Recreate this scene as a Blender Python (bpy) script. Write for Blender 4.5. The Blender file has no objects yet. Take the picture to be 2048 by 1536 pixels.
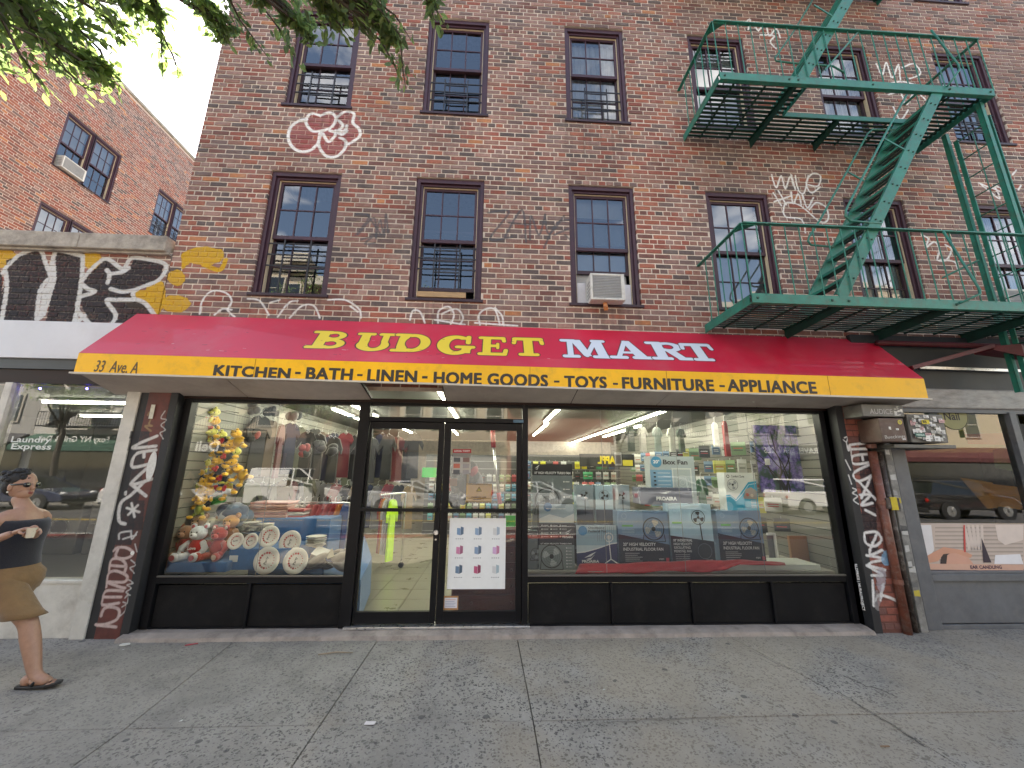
import bpy, bmesh, math, random
import numpy as np
from mathutils import Vector, Matrix, Euler
random.seed(7); rng = np.random.default_rng(7)
scene = bpy.context.scene
COL = scene.collection
# ------------------------------------------------------------------ camera
FPX = 760.7
YAW, PIT, ROL = [math.radians(a) for a in (-2.803, 12.828, 0.6407)]
CD, CH = 4.60, 1.69
CAMP = Vector((0, -CD, CH))
fw = Vector((-math.sin(YAW)*math.cos(PIT), math.cos(YAW)*math.cos(PIT), math.sin(PIT)))
rt = Vector((math.cos(YAW), math.sin(YAW), 0)); up = rt.cross(fw)
rt, up = (math.cos(ROL)*rt + math.sin(ROL)*up), (-math.sin(ROL)*rt + math.cos(ROL)*up)
cam_d = bpy.data.cameras.new('camera'); cam = bpy.data.objects.new('camera', cam_d); COL.objects.link(cam)
cam_d.sensor_width = 36; cam_d.lens = FPX/2048*36; cam_d.clip_start = .05; cam_d.clip_end = 2000
m = Matrix((rt, up, -fw)).transposed().to_4x4(); m.translation = CAMP; cam.matrix_world = m
scene.camera = cam
# ------------------------------------------------------------------ light
SUN = Vector((-.433, .495, .753)).normalized()
sel = math.asin(SUN.z); saz = math.atan2(SUN.x, SUN.y)
world = bpy.data.worlds.new('World'); scene.world = world; world.use_nodes = True
wn = world.node_tree.nodes; wl = world.node_tree.links; wn.clear()
wo = wn.new('ShaderNodeOutputWorld'); wb = wn.new('ShaderNodeBackground'); wl.new(wb.outputs[0], wo.inputs[0])
sky = wn.new('ShaderNodeTexSky'); sky.sky_type = 'NISHITA'; sky.sun_disc = False
sky.sun_elevation = sel; sky.sun_rotation = saz
sky.air_density = 1.0; sky.dust_density = .35; sky.ozone_density = 1.2
tc = wn.new('ShaderNodeTexCoord'); mp = wn.new('ShaderNodeMapping'); mp.inputs['Scale'].default_value = (1.1, 1.1, 2.6)
mp.inputs['Location'].default_value = (5.1, 1.7, 3.2)
nz = wn.new('ShaderNodeTexNoise'); nz.inputs['Scale'].default_value = 2.4; nz.inputs['Detail'].default_value = 9; nz.inputs['Roughness'].default_value = .58
wl.new(tc.outputs['Generated'], mp.inputs[0]); wl.new(mp.outputs[0], nz.inputs[0])
cr = wn.new('ShaderNodeValToRGB'); cr.color_ramp.elements[0].position = .54; cr.color_ramp.elements[1].position = .72
wl.new(nz.outputs[0], cr.inputs[0])
mx = wn.new('ShaderNodeMix'); mx.data_type = 'RGBA'; mx.inputs['B'].default_value = (11, 11.2, 11.8, 1)
mm = wn.new('ShaderNodeMath'); mm.operation = 'MULTIPLY'; mm.inputs[1].default_value = .85
wl.new(cr.outputs[0], mm.inputs[0]); wl.new(mm.outputs[0], mx.inputs['Factor']); wl.new(sky.outputs[0], mx.inputs['A'])
wl.new(mx.outputs['Result'], wb.inputs[0]); wb.inputs[1].default_value = .12
sd = bpy.data.lights.new('sun', 'SUN'); sd.energy = 5.0; sd.angle = math.radians(.5); sd.color = (1, .95, .87)
so = bpy.data.objects.new('sun', sd); COL.objects.link(so); so.rotation_euler = (-SUN).to_track_quat('-Z', 'Y').to_euler()
so.location = (-20, 20, 40)
scene.view_settings.view_transform = 'Standard'; scene.view_settings.look = 'None'
scene.view_settings.exposure = 2.2; scene.view_settings.gamma = 1
scene.view_settings.use_white_balance = True; scene.view_settings.white_balance_temperature = 7700; scene.view_settings.white_balance_tint = 10
scene.render.engine = 'CYCLES'; scene.cycles.max_bounces = 10; scene.cycles.transparent_max_bounces = 24
scene.cycles.glossy_bounces = 4; scene.cycles.diffuse_bounces = 4
# ------------------------------------------------------------------ pixel of the photo -> point on a plane of the place
def ray(u, v): return fw + rt*((u-1024)/FPX) - up*((v-768)/FPX)
def onY(u, v, y=0.0):
    d = ray(u, v); return CAMP + d*((y+CD)/d.y)
def onZ(u, v, z=0.0):
    d = ray(u, v); return CAMP + d*((z-CH)/d.z)
def onX(u, v, x):
    d = ray(u, v); return CAMP + d*(x/d.x)
def refY(u, v, y):                      # a point seen mirrored in the shop glass (y < 0)
    p = onY(u, v, -y); return Vector((p.x, y, p.z))
def topx(p):
    d = Vector(p)-CAMP; w = d.dot(fw); return (1024+FPX*d.dot(rt)/w, 768-FPX*d.dot(up)/w, w)
# ------------------------------------------------------------------ materials
MATS = {}
def M(name, color='attr', rough=.6, metal=0, var=.12, vscale=6, bump=0, bscale=40, spec=.5, emit=None, estr=0, coat=0,
      stretch=(1, 1, 1), dirt=None, dirtamt=0, dscale=1.5, alpha=None, sheen=0, img=None, detail=6, big=0):
    if name in MATS: return MATS[name]
    mt = bpy.data.materials.new(name); MATS[name] = mt; mt.use_nodes = True
    n = mt.node_tree.nodes; l = mt.node_tree.links; b = n['Principled BSDF']
    b.inputs['Roughness'].default_value = rough; b.inputs['Metallic'].default_value = metal
    b.inputs['Specular IOR Level'].default_value = spec; b.inputs['Coat Weight'].default_value = coat
    if sheen: b.inputs['Sheen Weight'].default_value = sheen
    geo = n.new('ShaderNodeNewGeometry')
    mpn = n.new('ShaderNodeMapping'); mpn.inputs['Scale'].default_value = stretch
    l.new(geo.outputs['Position'], mpn.inputs[0])
    if color == 'attr':
        a = n.new('ShaderNodeAttribute'); a.attribute_name = 'Col'; src = a.outputs['Color']
    else:
        a = n.new('ShaderNodeRGB'); a.outputs[0].default_value = (*color, 1); src = a.outputs[0]
    if var:
        t = n.new('ShaderNodeTexNoise'); t.inputs['Scale'].default_value = vscale; t.inputs['Detail'].default_value = detail
        t.inputs['Roughness'].default_value = .65
        l.new(mpn.outputs[0], t.inputs[0])
        mr = n.new('ShaderNodeMapRange'); mr.inputs['From Min'].default_value = .3; mr.inputs['From Max'].default_value = .7
        mr.inputs['To Min'].default_value = 1-var; mr.inputs['To Max'].default_value = 1+var
        l.new(t.outputs[0], mr.inputs[0])
        mu = n.new('ShaderNodeVectorMath'); mu.operation = 'SCALE'; l.new(src, mu.inputs[0]); l.new(mr.outputs[0], mu.inputs['Scale'])
        src = mu.outputs[0]
        rr = n.new('ShaderNodeMapRange'); rr.inputs['To Min'].default_value = max(0.02, rough-.12); rr.inputs['To Max'].default_value = min(1, rough+.12)
        l.new(t.outputs[0], rr.inputs[0]); l.new(rr.outputs[0], b.inputs['Roughness'])
    if big:
        t = n.new('ShaderNodeTexNoise'); t.inputs['Scale'].default_value = .55; t.inputs['Detail'].default_value = 3; l.new(geo.outputs['Position'], t.inputs[0])
        mr = n.new('ShaderNodeMapRange'); mr.inputs['From Min'].default_value = .35; mr.inputs['From Max'].default_value = .65; mr.inputs['To Min'].default_value = 1-big; mr.inputs['To Max'].default_value = 1+big; l.new(t.outputs[0], mr.inputs[0])
        mu = n.new('ShaderNodeVectorMath'); mu.operation = 'SCALE'; l.new(src, mu.inputs[0]); l.new(mr.outputs[0], mu.inputs['Scale']); src = mu.outputs[0]
    if dirt:
        t = n.new('ShaderNodeTexNoise'); t.inputs['Scale'].default_value = dscale; t.inputs['Detail'].default_value = 8; t.inputs['Roughness'].default_value = .7
        l.new(mpn.outputs[0], t.inputs[0])
        r = n.new('ShaderNodeMapRange'); r.inputs['From Min'].default_value = .5; r.inputs['From Max'].default_value = .72; r.inputs['To Max'].default_value = dirtamt
        l.new(t.outputs[0], r.inputs[0])
        x = n.new('ShaderNodeMix'); x.data_type = 'RGBA'; x.inputs['B'].default_value = (*dirt, 1)
        l.new(r.outputs[0], x.inputs['Factor']); l.new(src, x.inputs['A']); src = x.outputs['Result']
    if img:
        im, x0, z0, w, h = img
        sp = n.new('ShaderNodeSeparateXYZ'); l.new(geo.outputs['Position'], sp.inputs[0])
        ux = n.new('ShaderNodeMapRange'); ux.inputs['From Min'].default_value = x0; ux.inputs['From Max'].default_value = x0+w; ux.clamp = False
        uz = n.new('ShaderNodeMapRange'); uz.inputs['From Min'].default_value = z0; uz.inputs['From Max'].default_value = z0+h; uz.clamp = False
        l.new(sp.outputs[0], ux.inputs[0]); l.new(sp.outputs[2], uz.inputs[0])
        cb = n.new('ShaderNodeCombineXYZ'); l.new(ux.outputs[0], cb.inputs[0]); l.new(uz.outputs[0], cb.inputs[1])
        ti = n.new('ShaderNodeTexImage'); ti.image = im; ti.extension = 'CLIP'; l.new(cb.outputs[0], ti.inputs[0])
        t = n.new('ShaderNodeTexNoise'); t.inputs['Scale'].default_value = 38; t.inputs['Detail'].default_value = 5
        l.new(geo.outputs['Position'], t.inputs[0])
        wr = n.new('ShaderNodeMapRange'); wr.inputs['From Min'].default_value = .3; wr.inputs['From Max'].default_value = .55; wr.inputs['To Min'].default_value = .72
        l.new(t.outputs[0], wr.inputs[0])
        m2 = n.new('ShaderNodeMath'); m2.operation = 'MULTIPLY'; l.new(ti.outputs['Alpha'], m2.inputs[0]); l.new(wr.outputs[0], m2.inputs[1])
        x = n.new('ShaderNodeMix'); x.data_type = 'RGBA'; l.new(m2.outputs[0], x.inputs['Factor']); l.new(src, x.inputs['A']); l.new(ti.outputs['Color'], x.inputs['B']); src = x.outputs['Result']
    l.new(src, b.inputs['Base Color'])
    if bump:
        t = n.new('ShaderNodeTexNoise'); t.inputs['Scale'].default_value = bscale; t.inputs['Detail'].default_value = 8
        l.new(mpn.outputs[0], t.inputs[0])
        bp = n.new('ShaderNodeBump'); bp.inputs['Strength'].default_value = bump; bp.inputs['Distance'].default_value = .01
        l.new(t.outputs[0], bp.inputs['Height']); l.new(bp.outputs[0], b.inputs['Normal'])
    if emit:
        b.inputs['Emission Color'].default_value = (*emit, 1); b.inputs['Emission Strength'].default_value = estr
    return mt
def glassmat(name, tint=(.93, .96, .95), ior=1.65, wav=.0, rough=0.0, wscale=.7):
    if name in MATS: return MATS[name]
    mt = bpy.data.materials.new(name); MATS[name] = mt; mt.use_nodes = True
    n = mt.node_tree.nodes; l = mt.node_tree.links; n.clear()
    o = n.new('ShaderNodeOutputMaterial'); mxs = n.new('ShaderNodeMixShader'); tr = n.new('ShaderNodeBsdfTransparent'); tr.inputs[0].default_value = (*tint, 1)
    g = n.new('ShaderNodeBsdfGlossy'); g.inputs['Roughness'].default_value = rough; g.inputs['Color'].default_value = (.95, .97, 1, 1)
    fr = n.new('ShaderNodeFresnel'); fr.inputs[0].default_value = ior
    if wav:
        t = n.new('ShaderNodeTexNoise'); t.inputs['Scale'].default_value = wscale; t.inputs['Detail'].default_value = 1
        ge = n.new('ShaderNodeNewGeometry'); l.new(ge.outputs['Position'], t.inputs[0])
        bp = n.new('ShaderNodeBump'); bp.inputs['Strength'].default_value = wav; bp.inputs['Distance'].default_value = .02
        l.new(t.outputs[0], bp.inputs['Height']); l.new(bp.outputs[0], g.inputs['Normal'])
    l.new(fr.outputs[0], mxs.inputs[0]); l.new(tr.outputs[0], mxs.inputs[1]); l.new(g.outputs[0], mxs.inputs[2]); l.new(mxs.outputs[0], o.inputs[0])
    return mt
# ------------------------------------------------------------------ mesh builder
class MB:
    def __init__(s): s.v = []; s.f = []; s.c = []; s.hasc = False
    def add(s, vs, fs, col=None):
        o = len(s.v); s.v += [tuple(p) for p in vs]
        for f in fs: s.f.append([i+o for i in f]); s.c.append(col)
        if col is not None: s.hasc = True
        return s
    def box(s, x0, x1, y0, y1, z0, z1, col=None):
        if x0 > x1: x0, x1 = x1, x0
        if y0 > y1: y0, y1 = y1, y0
        if z0 > z1: z0, z1 = z1, z0
        return s.add([(x0, y0, z0), (x1, y0, z0), (x1, y1, z0), (x0, y1, z0), (x0, y0, z1), (x1, y0, z1), (x1, y1, z1), (x0, y1, z1)],
                     [(0, 3, 2, 1), (4, 5, 6, 7), (0, 1, 5, 4), (1, 2, 6, 5), (2, 3, 7, 6), (3, 0, 4, 7)], col)
    def hexa(s, p, col=None):           # 8 corners, bottom ring then top ring
        return s.add(p, [(0, 3, 2, 1), (4, 5, 6, 7), (0, 1, 5, 4), (1, 2, 6, 5), (2, 3, 7, 6), (3, 0, 4, 7)], col)
    def bar(s, p, q, w, h, upv=(0, 0, 1), col=None):
        p = Vector(p); q = Vector(q); d = (q-p).normalized(); a = d.cross(Vector(upv))
        if a.length < 1e-4: a = d.cross(Vector((1, 0, 0)))
        a.normalize(); b = a.cross(d).normalized(); a = a*w/2; b = b*h/2
        return s.hexa([p-a-b, p+a-b, q+a-b, q-a-b, p-a+b, p+a+b, q+a+b, q-a+b], col)
    def tube(s, pts, r, n=8, col=None, cap=True):
        pts = [Vector(p) for p in pts]; rs = r if isinstance(r, (list, tuple)) else [r]*len(pts)
        vs = []; fs = []; a = None
        for i, p in enumerate(pts):
            d = (pts[min(i+1, len(pts)-1)]-pts[max(i-1, 0)]).normalized()
            if a is None: a = d.orthogonal().normalized()
            a = (a-d*a.dot(d));  a = a.normalized() if a.length > 1e-6 else d.orthogonal().normalized()
            b = d.cross(a)
            for k in range(n):
                t = 2*math.pi*k/n; vs.append(p+(a*math.cos(t)+b*math.sin(t))*rs[i])
        for i in range(len(pts)-1):
            for k in range(n):
                fs.append((i*n+k, i*n+(k+1) % n, (i+1)*n+(k+1) % n, (i+1)*n+k))
        if cap: fs.append(tuple(range(n))[::-1]); fs.append(tuple((len(pts)-1)*n+k for k in range(n)))
        return s.add(vs, fs, col)
    def ell(s, c, rx, ry=None, rz=None, n=12, m_=8, col=None, rot=None):
        ry = rx if ry is None else ry; rz = rx if rz is None else rz; c = Vector(c)
        R_ = Euler(rot).to_matrix() if rot else Matrix.Identity(3)
        vs = [c+R_ @ Vector((0, 0, rz))]; fs = []
        for i in range(1, m_):
            ph = math.pi*i/m_
            for k in range(n):
                t = 2*math.pi*k/n; vs.append(c+R_ @ Vector((rx*math.sin(ph)*math.cos(t), ry*math.sin(ph)*math.sin(t), rz*math.cos(ph))))
        vs.append(c+R_ @ Vector((0, 0, -rz)))
        for k in range(n): fs.append((0, 1+k, 1+(k+1) % n))
        for i in range(m_-2):
            for k in range(n): fs.append((1+i*n+k, 1+(i+1)*n+k, 1+(i+1)*n+(k+1) % n, 1+i*n+(k+1) % n))
        L = len(vs)-1
        for k in range(n): fs.append((L, 1+(m_-2)*n+(k+1) % n, 1+(m_-2)*n+k))
        return s.add(vs, fs, col)
    def prism(s, pts, d, col=None, tri=False):
        pts = [Vector(p) for p in pts]; d = Vector(d); n = len(pts)
        fs = [(i, (i+1) % n, (i+1) % n+n, i+n) for i in range(n)]+[tuple(range(n))[::-1], tuple(range(n, 2*n))]
        return s.add(pts+[p+d for p in pts], fs, col)
    def disc(s, c, r, nrm=(0, -1, 0), n=20, col=None, r2=None, ry=None):
        c = Vector(c); nv = Vector(nrm).normalized(); a = nv.orthogonal().normalized() if abs(nv.y) < .9 else Vector((1, 0, 0)); b = nv.cross(a)
        ry = ry or r
        vs = [c+a*r*math.cos(2*math.pi*k/n)+b*ry*math.sin(2*math.pi*k/n) for k in range(n)]
        if r2 is None: return s.add(vs, [tuple(range(n))], col)
        vs += [c+a*r2*math.cos(2*math.pi*k/n)+b*r2*ry/r*math.sin(2*math.pi*k/n) for k in range(n)]
        return s.add(vs, [(k, (k+1) % n, n+(k+1) % n, n+k) for k in range(n)], col)
    def build(s, name, mat, parent=None, smooth=False, bevel=0, label=None, kind=None, fixn=False):
        me = bpy.data.meshes.new(name); off = wloc(parent) if parent else Vector((0, 0, 0))
        me.from_pydata([(p[0]-off.x, p[1]-off.y, p[2]-off.z) for p in s.v], [], s.f)
        if s.hasc:
            at = me.color_attributes.new('Col', 'FLOAT_COLOR', 'CORNER'); dat = []
            for f, c in zip(s.f, s.c): dat += [*(c or (.5, .5, .5)), 1.0]*len(f)
            at.data.foreach_set('color', dat)
        if smooth: me.polygons.foreach_set('use_smooth', [True]*len(me.polygons))
        me.materials.append(mat); me.update()
        if fixn:
            bm = bmesh.new(); bm.from_mesh(me); bmesh.ops.recalc_face_normals(bm, faces=bm.faces); bm.to_mesh(me); bm.free()
        o = bpy.data.objects.new(name, me); COL.objects.link(o)
        if parent: o.parent = parent
        if bevel:
            b = o.modifiers.new('bevel', 'BEVEL'); b.width = bevel; b.segments = 2; b.limit_method = 'ANGLE'
        if label: o['label'] = label
        if kind: o['kind'] = kind
        return o
WL = {}
def wloc(o):
    return WL.get(o.name, Vector((0, 0, 0)))
def thing(name, label, cat, loc=(0, 0, 0), group=None):
    o = bpy.data.objects.new(name, None); COL.objects.link(o); o.empty_display_size = .1
    o.location = loc; WL[o.name] = Vector(loc); o['label'] = label; o['category'] = cat
    if group: o['group'] = group
    return o
def sub(o, parent):                     # remember where a part's origin is, so that it can carry sub-parts
    WL[o.name] = wloc(parent); return o
def tag(o, label, cat, group=None):
    o['label'] = label; o['category'] = cat
    if group: o['group'] = group
    return o
def recenter(o):                        # top-level mesh: origin to the base of its own geometry
    me = o.data; co = np.empty(len(me.vertices)*3); me.vertices.foreach_get('co', co); co = co.reshape(-1, 3)
    c = np.array([(co[:, 0].min()+co[:, 0].max())/2, (co[:, 1].min()+co[:, 1].max())/2, co[:, 2].min()])
    me.vertices.foreach_set('co', (co-c).ravel()); o.location = c; me.update(); return o
# ------------------------------------------------------------------ text as flat mesh
_tc = {}
def textmesh(txt, bold=0.0, shear=0.0, space=1.0):
    k = (txt, bold, shear, space)
    if k in _tc: return _tc[k]
    cu = bpy.data.curves.new('t', 'FONT'); cu.body = txt; cu.offset = bold; cu.shear = shear; cu.space_character = space; cu.resolution_u = 3
    ob = bpy.data.objects.new('t', cu); COL.objects.link(ob)
    dg = bpy.context.evaluated_depsgraph_get(); ev = ob.evaluated_get(dg); me = ev.to_mesh()
    vs = [(v.co.x, v.co.y) for v in me.vertices]; fs = [list(p.vertices) for p in me.polygons]
    ev.to_mesh_clear(); bpy.data.objects.remove(ob); bpy.data.curves.remove(cu)
    xs = [v[0] for v in vs] or [0]; ys = [v[1] for v in vs] or [0]
    _tc[k] = (vs, fs, min(xs), max(xs), min(ys), max(ys)); return _tc[k]
def puttext(mb, txt, org, ux, uy, w=None, h=None, col=None, bold=0, shear=0, align='l', lift=(0, 0, 0), space=1.0, fat=0):
    """text whose box starts at org, ux / uy unit vectors; w or h in metres (both = stretch)"""
    vs, fs, x0, x1, y0, y1 = textmesh(txt, bold, shear, space)
    sx = (w/(x1-x0)) if w else None; sy = (h/(y1-y0)) if h else None
    if sx is None: sx = sy
    if sy is None: sy = sx
    org = Vector(org)+Vector(lift); ux = Vector(ux); uy = Vector(uy); dx = 0
    if align == 'c': dx = -(x1-x0)*sx/2
    if align == 'r': dx = -(x1-x0)*sx
    nv = uy.cross(ux)
    for k, (fx, fy) in enumerate([(0, 0)]+([(fat, 0), (-fat, 0), (fat*.7, fat*.7), (-fat*.7, -fat*.7), (fat*.7, -fat*.7), (-fat*.7, fat*.7)] if fat else [])):
        mb.add([org+ux*((a-x0)*sx+dx+fx)+uy*((b-y0)*sy+fy)+nv*(.0002*k) for a, b in vs], fs, col)
# ------------------------------------------------------------------ painted marks: numpy raster on the x-z plane of the walls
class Paint:
    def __init__(s, name, x0, z0, w, h, ppm):
        s.name = name; s.x0, s.z0, s.w, s.h, s.p = x0, z0, w, h, ppm; s.W = int(w*ppm); s.H = int(h*ppm)
        s.a = np.zeros((s.H, s.W, 4), np.float32)
    def _win(s, xs, zs, r):
        i0 = max(0, int((min(xs)-r-s.x0)*s.p)-2); i1 = min(s.W, int((max(xs)+r-s.x0)*s.p)+3)
        j0 = max(0, int((min(zs)-r-s.z0)*s.p)-2); j1 = min(s.H, int((max(zs)+r-s.z0)*s.p)+3)
        if i1 <= i0 or j1 <= j0: return None
        X, Z = np.meshgrid((np.arange(i0, i1)+.5)/s.p+s.x0, (np.arange(j0, j1)+.5)/s.p+s.z0)
        return i0, i1, j0, j1, X, Z
    def over(s, win, cov, col):
        i0, i1, j0, j1 = win[:4]; t = s.a[j0:j1, i0:i1]; c = cov[..., None]
        A = t[..., 3:4]; na = c+A*(1-c)
        rgb = (np.array(col, np.float32)*c + t[..., :3]*A*(1-c))/np.maximum(na, 1e-5)
        t[..., :3] = np.where(na > 1e-5, rgb, t[..., :3]); t[..., 3:4] = na
    @staticmethod
    def seg(X, Z, a, b):
        dx, dz = b[0]-a[0], b[1]-a[1]; L = dx*dx+dz*dz+1e-12
        t = np.clip(((X-a[0])*dx+(Z-a[1])*dz)/L, 0, 1); return np.hypot(X-a[0]-t*dx, Z-a[1]-t*dz)
    def stroke(s, pts, r, col=(.8, .8, .78), alpha=1.0):
        w = s._win([p[0] for p in pts], [p[1] for p in pts], r*1.5)
        if w is None: return
        d = np.full(w[4].shape, 9.0)
        for a, b in zip(pts[:-1], pts[1:]): d = np.minimum(d, s.seg(w[4], w[5], a, b))
        s.over(w, np.clip((r-d)*s.p+.5, 0, 1)*alpha, col)
    def poly(s, pts, col, alpha=1.0):
        w = s._win([p[0] for p in pts], [p[1] for p in pts], 0)
        if w is None: return
        X, Z = w[4], w[5]; ins = np.zeros(X.shape, bool); n = len(pts)
        for i in range(n):
            (xa, za), (xb, zb) = pts[i], pts[(i+1) % n]
            if za == zb: continue
            c = ((za > Z) != (zb > Z)) & (X < (xb-xa)*(Z-za)/(zb-za)+xa); ins ^= c
        s.over(w, ins.astype(np.float32)*alpha, col)
    def image(s):
        im = bpy.data.images.new(s.name, s.W, s.H, alpha=True); im.colorspace_settings.name = 'Non-Color'; im.alpha_mode = 'CHANNEL_PACKED'
        im.pixels.foreach_set(np.clip(s.a, 0, 1).ravel()); im.update(); im.pack(); return im
def smooth(pts, n=6):
    if len(pts) < 3: return pts
    P = [pts[0]]+list(pts)+[pts[-1]]; out = []
    for i in range(1, len(P)-2):
        p0, p1, p2, p3 = P[i-1:i+3]
        for k in range(n):
            t = k/n; out.append(tuple(.5*(2*p1[j]+(p2[j]-p0[j])*t+(2*p0[j]-5*p1[j]+4*p2[j]-p3[j])*t*t+(3*p1[j]-p0[j]-3*p2[j]+p3[j])*t**3) for j in range(2)))
    out.append(tuple(pts[-1])); return out
# ================================================================== painted graffiti (one raster for the street wall)
PW = Paint('wall_paint', -8.0, 0.0, 16.0, 9.6, 120)
WHT = (.85, .84, .81); BLK = (.012, .012, .014); YEL = (.62, .36, .01); GRY = (.07, .075, .085)
def G(pts, w, col=WHT, alpha=1, y=0.0, sm=True):
    q = [onY(u, v, y) for u, v in pts]; q = [(p.x, p.z) for p in q]
    PW.stroke(smooth(q) if sm and len(q) > 2 else q, w, col, alpha)
def GP(pts, col, alpha=1, y=0.0):
    q = [onY(u, v, y) for u, v in pts]; PW.poly([(p.x, p.z) for p in q], col, alpha)
def blob(u, v, ru, rv, col=YEL, alpha=.9, rough=.08, y=0.0):
    pts = []
    for k in range(26):
        t = 2*math.pi*k/26; r = 1+random.uniform(-rough, rough); pts.append((u+ru*r*math.cos(t), v+rv*r*math.sin(t)))
    GP(pts, col, alpha, y)
# pink bubble letters
PK = (.36, .07, .075)
for b in [(615, 275, 38, 30), (645, 245, 34, 24), (690, 255, 32, 34), (668, 285, 36, 30), (625, 300, 30, 12)]: blob(*b, col=PK, alpha=.55)
for st in [[(614, 240), (596, 243), (580, 258), (578, 282), (592, 300), (615, 303), (634, 290), (642, 266)],
           [(640, 232), (622, 228), (612, 244), (624, 262), (643, 262), (664, 254), (672, 236), (660, 226), (640, 232)],
           [(672, 238), (690, 224), (708, 228), (706, 246), (718, 258), (720, 272), (706, 284), (692, 290)],
           [(640, 268), (638, 292), (652, 312), (672, 314), (688, 300), (692, 284), (680, 276)],
           [(646, 268), (658, 284), (672, 268), (660, 262)], [(678, 242), (686, 252), (678, 262), (690, 262), (694, 252)],
           [(672, 262), (684, 270), (694, 262)]]:
    G(st, .022)
# dark scrawls between the second floor windows
for st in [[(714, 428), (738, 434), (712, 470)], [(716, 470), (748, 436), (752, 478)], [(735, 430), (762, 470)], [(752, 476), (760, 440), (768, 470), (772, 428), (776, 466)], [(722, 480), (744, 474), (730, 488), (750, 486)]]:
    G(st, .013, GRY, .75)
for st in [[(976, 426), (1018, 424), (980, 478), (1024, 474)], [(1010, 474), (1044, 420), (1052, 484)], [(1018, 446), (1060, 450)], [(1060, 480), (1062, 432), (1078, 470), (1090, 430)],
           [(1090, 430), (1098, 468), (1128, 432)], [(1088, 496), (1112, 448), (1138, 440)], [(1108, 470), (1136, 458)], [(1130, 470), (1150, 486), (1172, 492), (1186, 506), (1166, 518), (1158, 528), (1182, 545)]]:
    G(st, .015, GRY, .8)
# white tag right of the third column
for st in [[(1543, 350), (1552, 376), (1562, 352), (1570, 378), (1580, 354), (1590, 380), (1582, 350)], [(1590, 352), (1596, 380), (1608, 386), (1616, 352)], [(1616, 370), (1636, 372), (1640, 352), (1624, 348), (1612, 366), (1622, 386), (1640, 374)],
           [(1546, 386), (1562, 412)], [(1556, 382), (1572, 410)], [(1548, 404), (1582, 392)], [(1582, 384), (1586, 408), (1596, 388), (1602, 410)], [(1604, 388), (1614, 416), (1626, 396)],
           [(1566, 424), (1572, 406), (1600, 412), (1640, 444), (1656, 438), (1652, 416), (1632, 406), (1618, 420)], [(1566, 424), (1572, 434), (1600, 438), (1608, 452), (1610, 466)]]:
    G(st, .012)
for st in [[(1486, 48), (1500, 40), (1496, 60)], [(1508, 44), (1516, 62), (1530, 46), (1538, 72), (1552, 58), (1560, 76)], [(1520, 70), (1548, 72), (1540, 84), (1552, 98)],
           [(1752, 128), (1764, 150), (1772, 126), (1784, 156), (1796, 130), (1800, 160)], [(1804, 136), (1828, 128), (1840, 148), (1818, 158)], [(1770, 170), (1804, 164), (1846, 176)], [(1776, 190), (1800, 186), (1812, 210), (1830, 184), (1850, 200)], [(1786, 214), (1800, 240), (1816, 220)],
           [(1842, 470), (1856, 478), (1850, 496), (1868, 484), (1878, 500), (1874, 520), (1892, 520), (1902, 500), (1890, 490)], [(1880, 520), (1908, 524), (1916, 544)],
           [(1958, 366), (1998, 398), (1990, 372), (2030, 396)], [(1958, 366), (2000, 384)], [(2024, 350), (2040, 336), (2046, 360), (2036, 380)]]:
    G(st, .014)
# white line writing just above the shop awning
for st in [[(400, 628), (406, 600), (426, 582), (452, 586), (464, 602), (456, 620), (470, 634)], [(430, 630), (446, 618), (464, 620)], [(496, 598), (520, 602), (538, 630)], [(540, 606), (560, 600)], [(556, 634), (578, 606), (596, 602)], [(580, 636), (604, 612), (628, 612), (640, 636)],
           [(656, 600), (690, 600), (718, 618), (722, 636)], [(700, 612), (716, 624)], [(820, 640), (826, 622), (840, 624), (850, 646)], [(876, 646), (878, 622), (898, 614), (908, 630), (902, 648)],
           [(884, 628), (912, 618), (926, 634), (920, 650)], [(960, 650), (958, 630), (972, 618), (990, 620), (1000, 650)], [(990, 616), (1004, 632), (1006, 648)], [(870, 640), (930, 650)], [(950, 646), (1035, 652)]]:
    G(st, .012, alpha=.85)
# yellow bubbles by the corner
for b in [(408, 512, 44, 19), (372, 518, 10, 14), (353, 556, 18, 16), (312, 592, 20, 36), (352, 608, 30, 18), (280, 600, 30, 20), (185, 520, 18, 22), (8, 516, 26, 22)]: blob(*b)
G([(372, 514), (366, 536), (374, 524)], .02, YEL); G([(408, 530), (440, 540), (452, 520)], .03, YEL)
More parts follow.
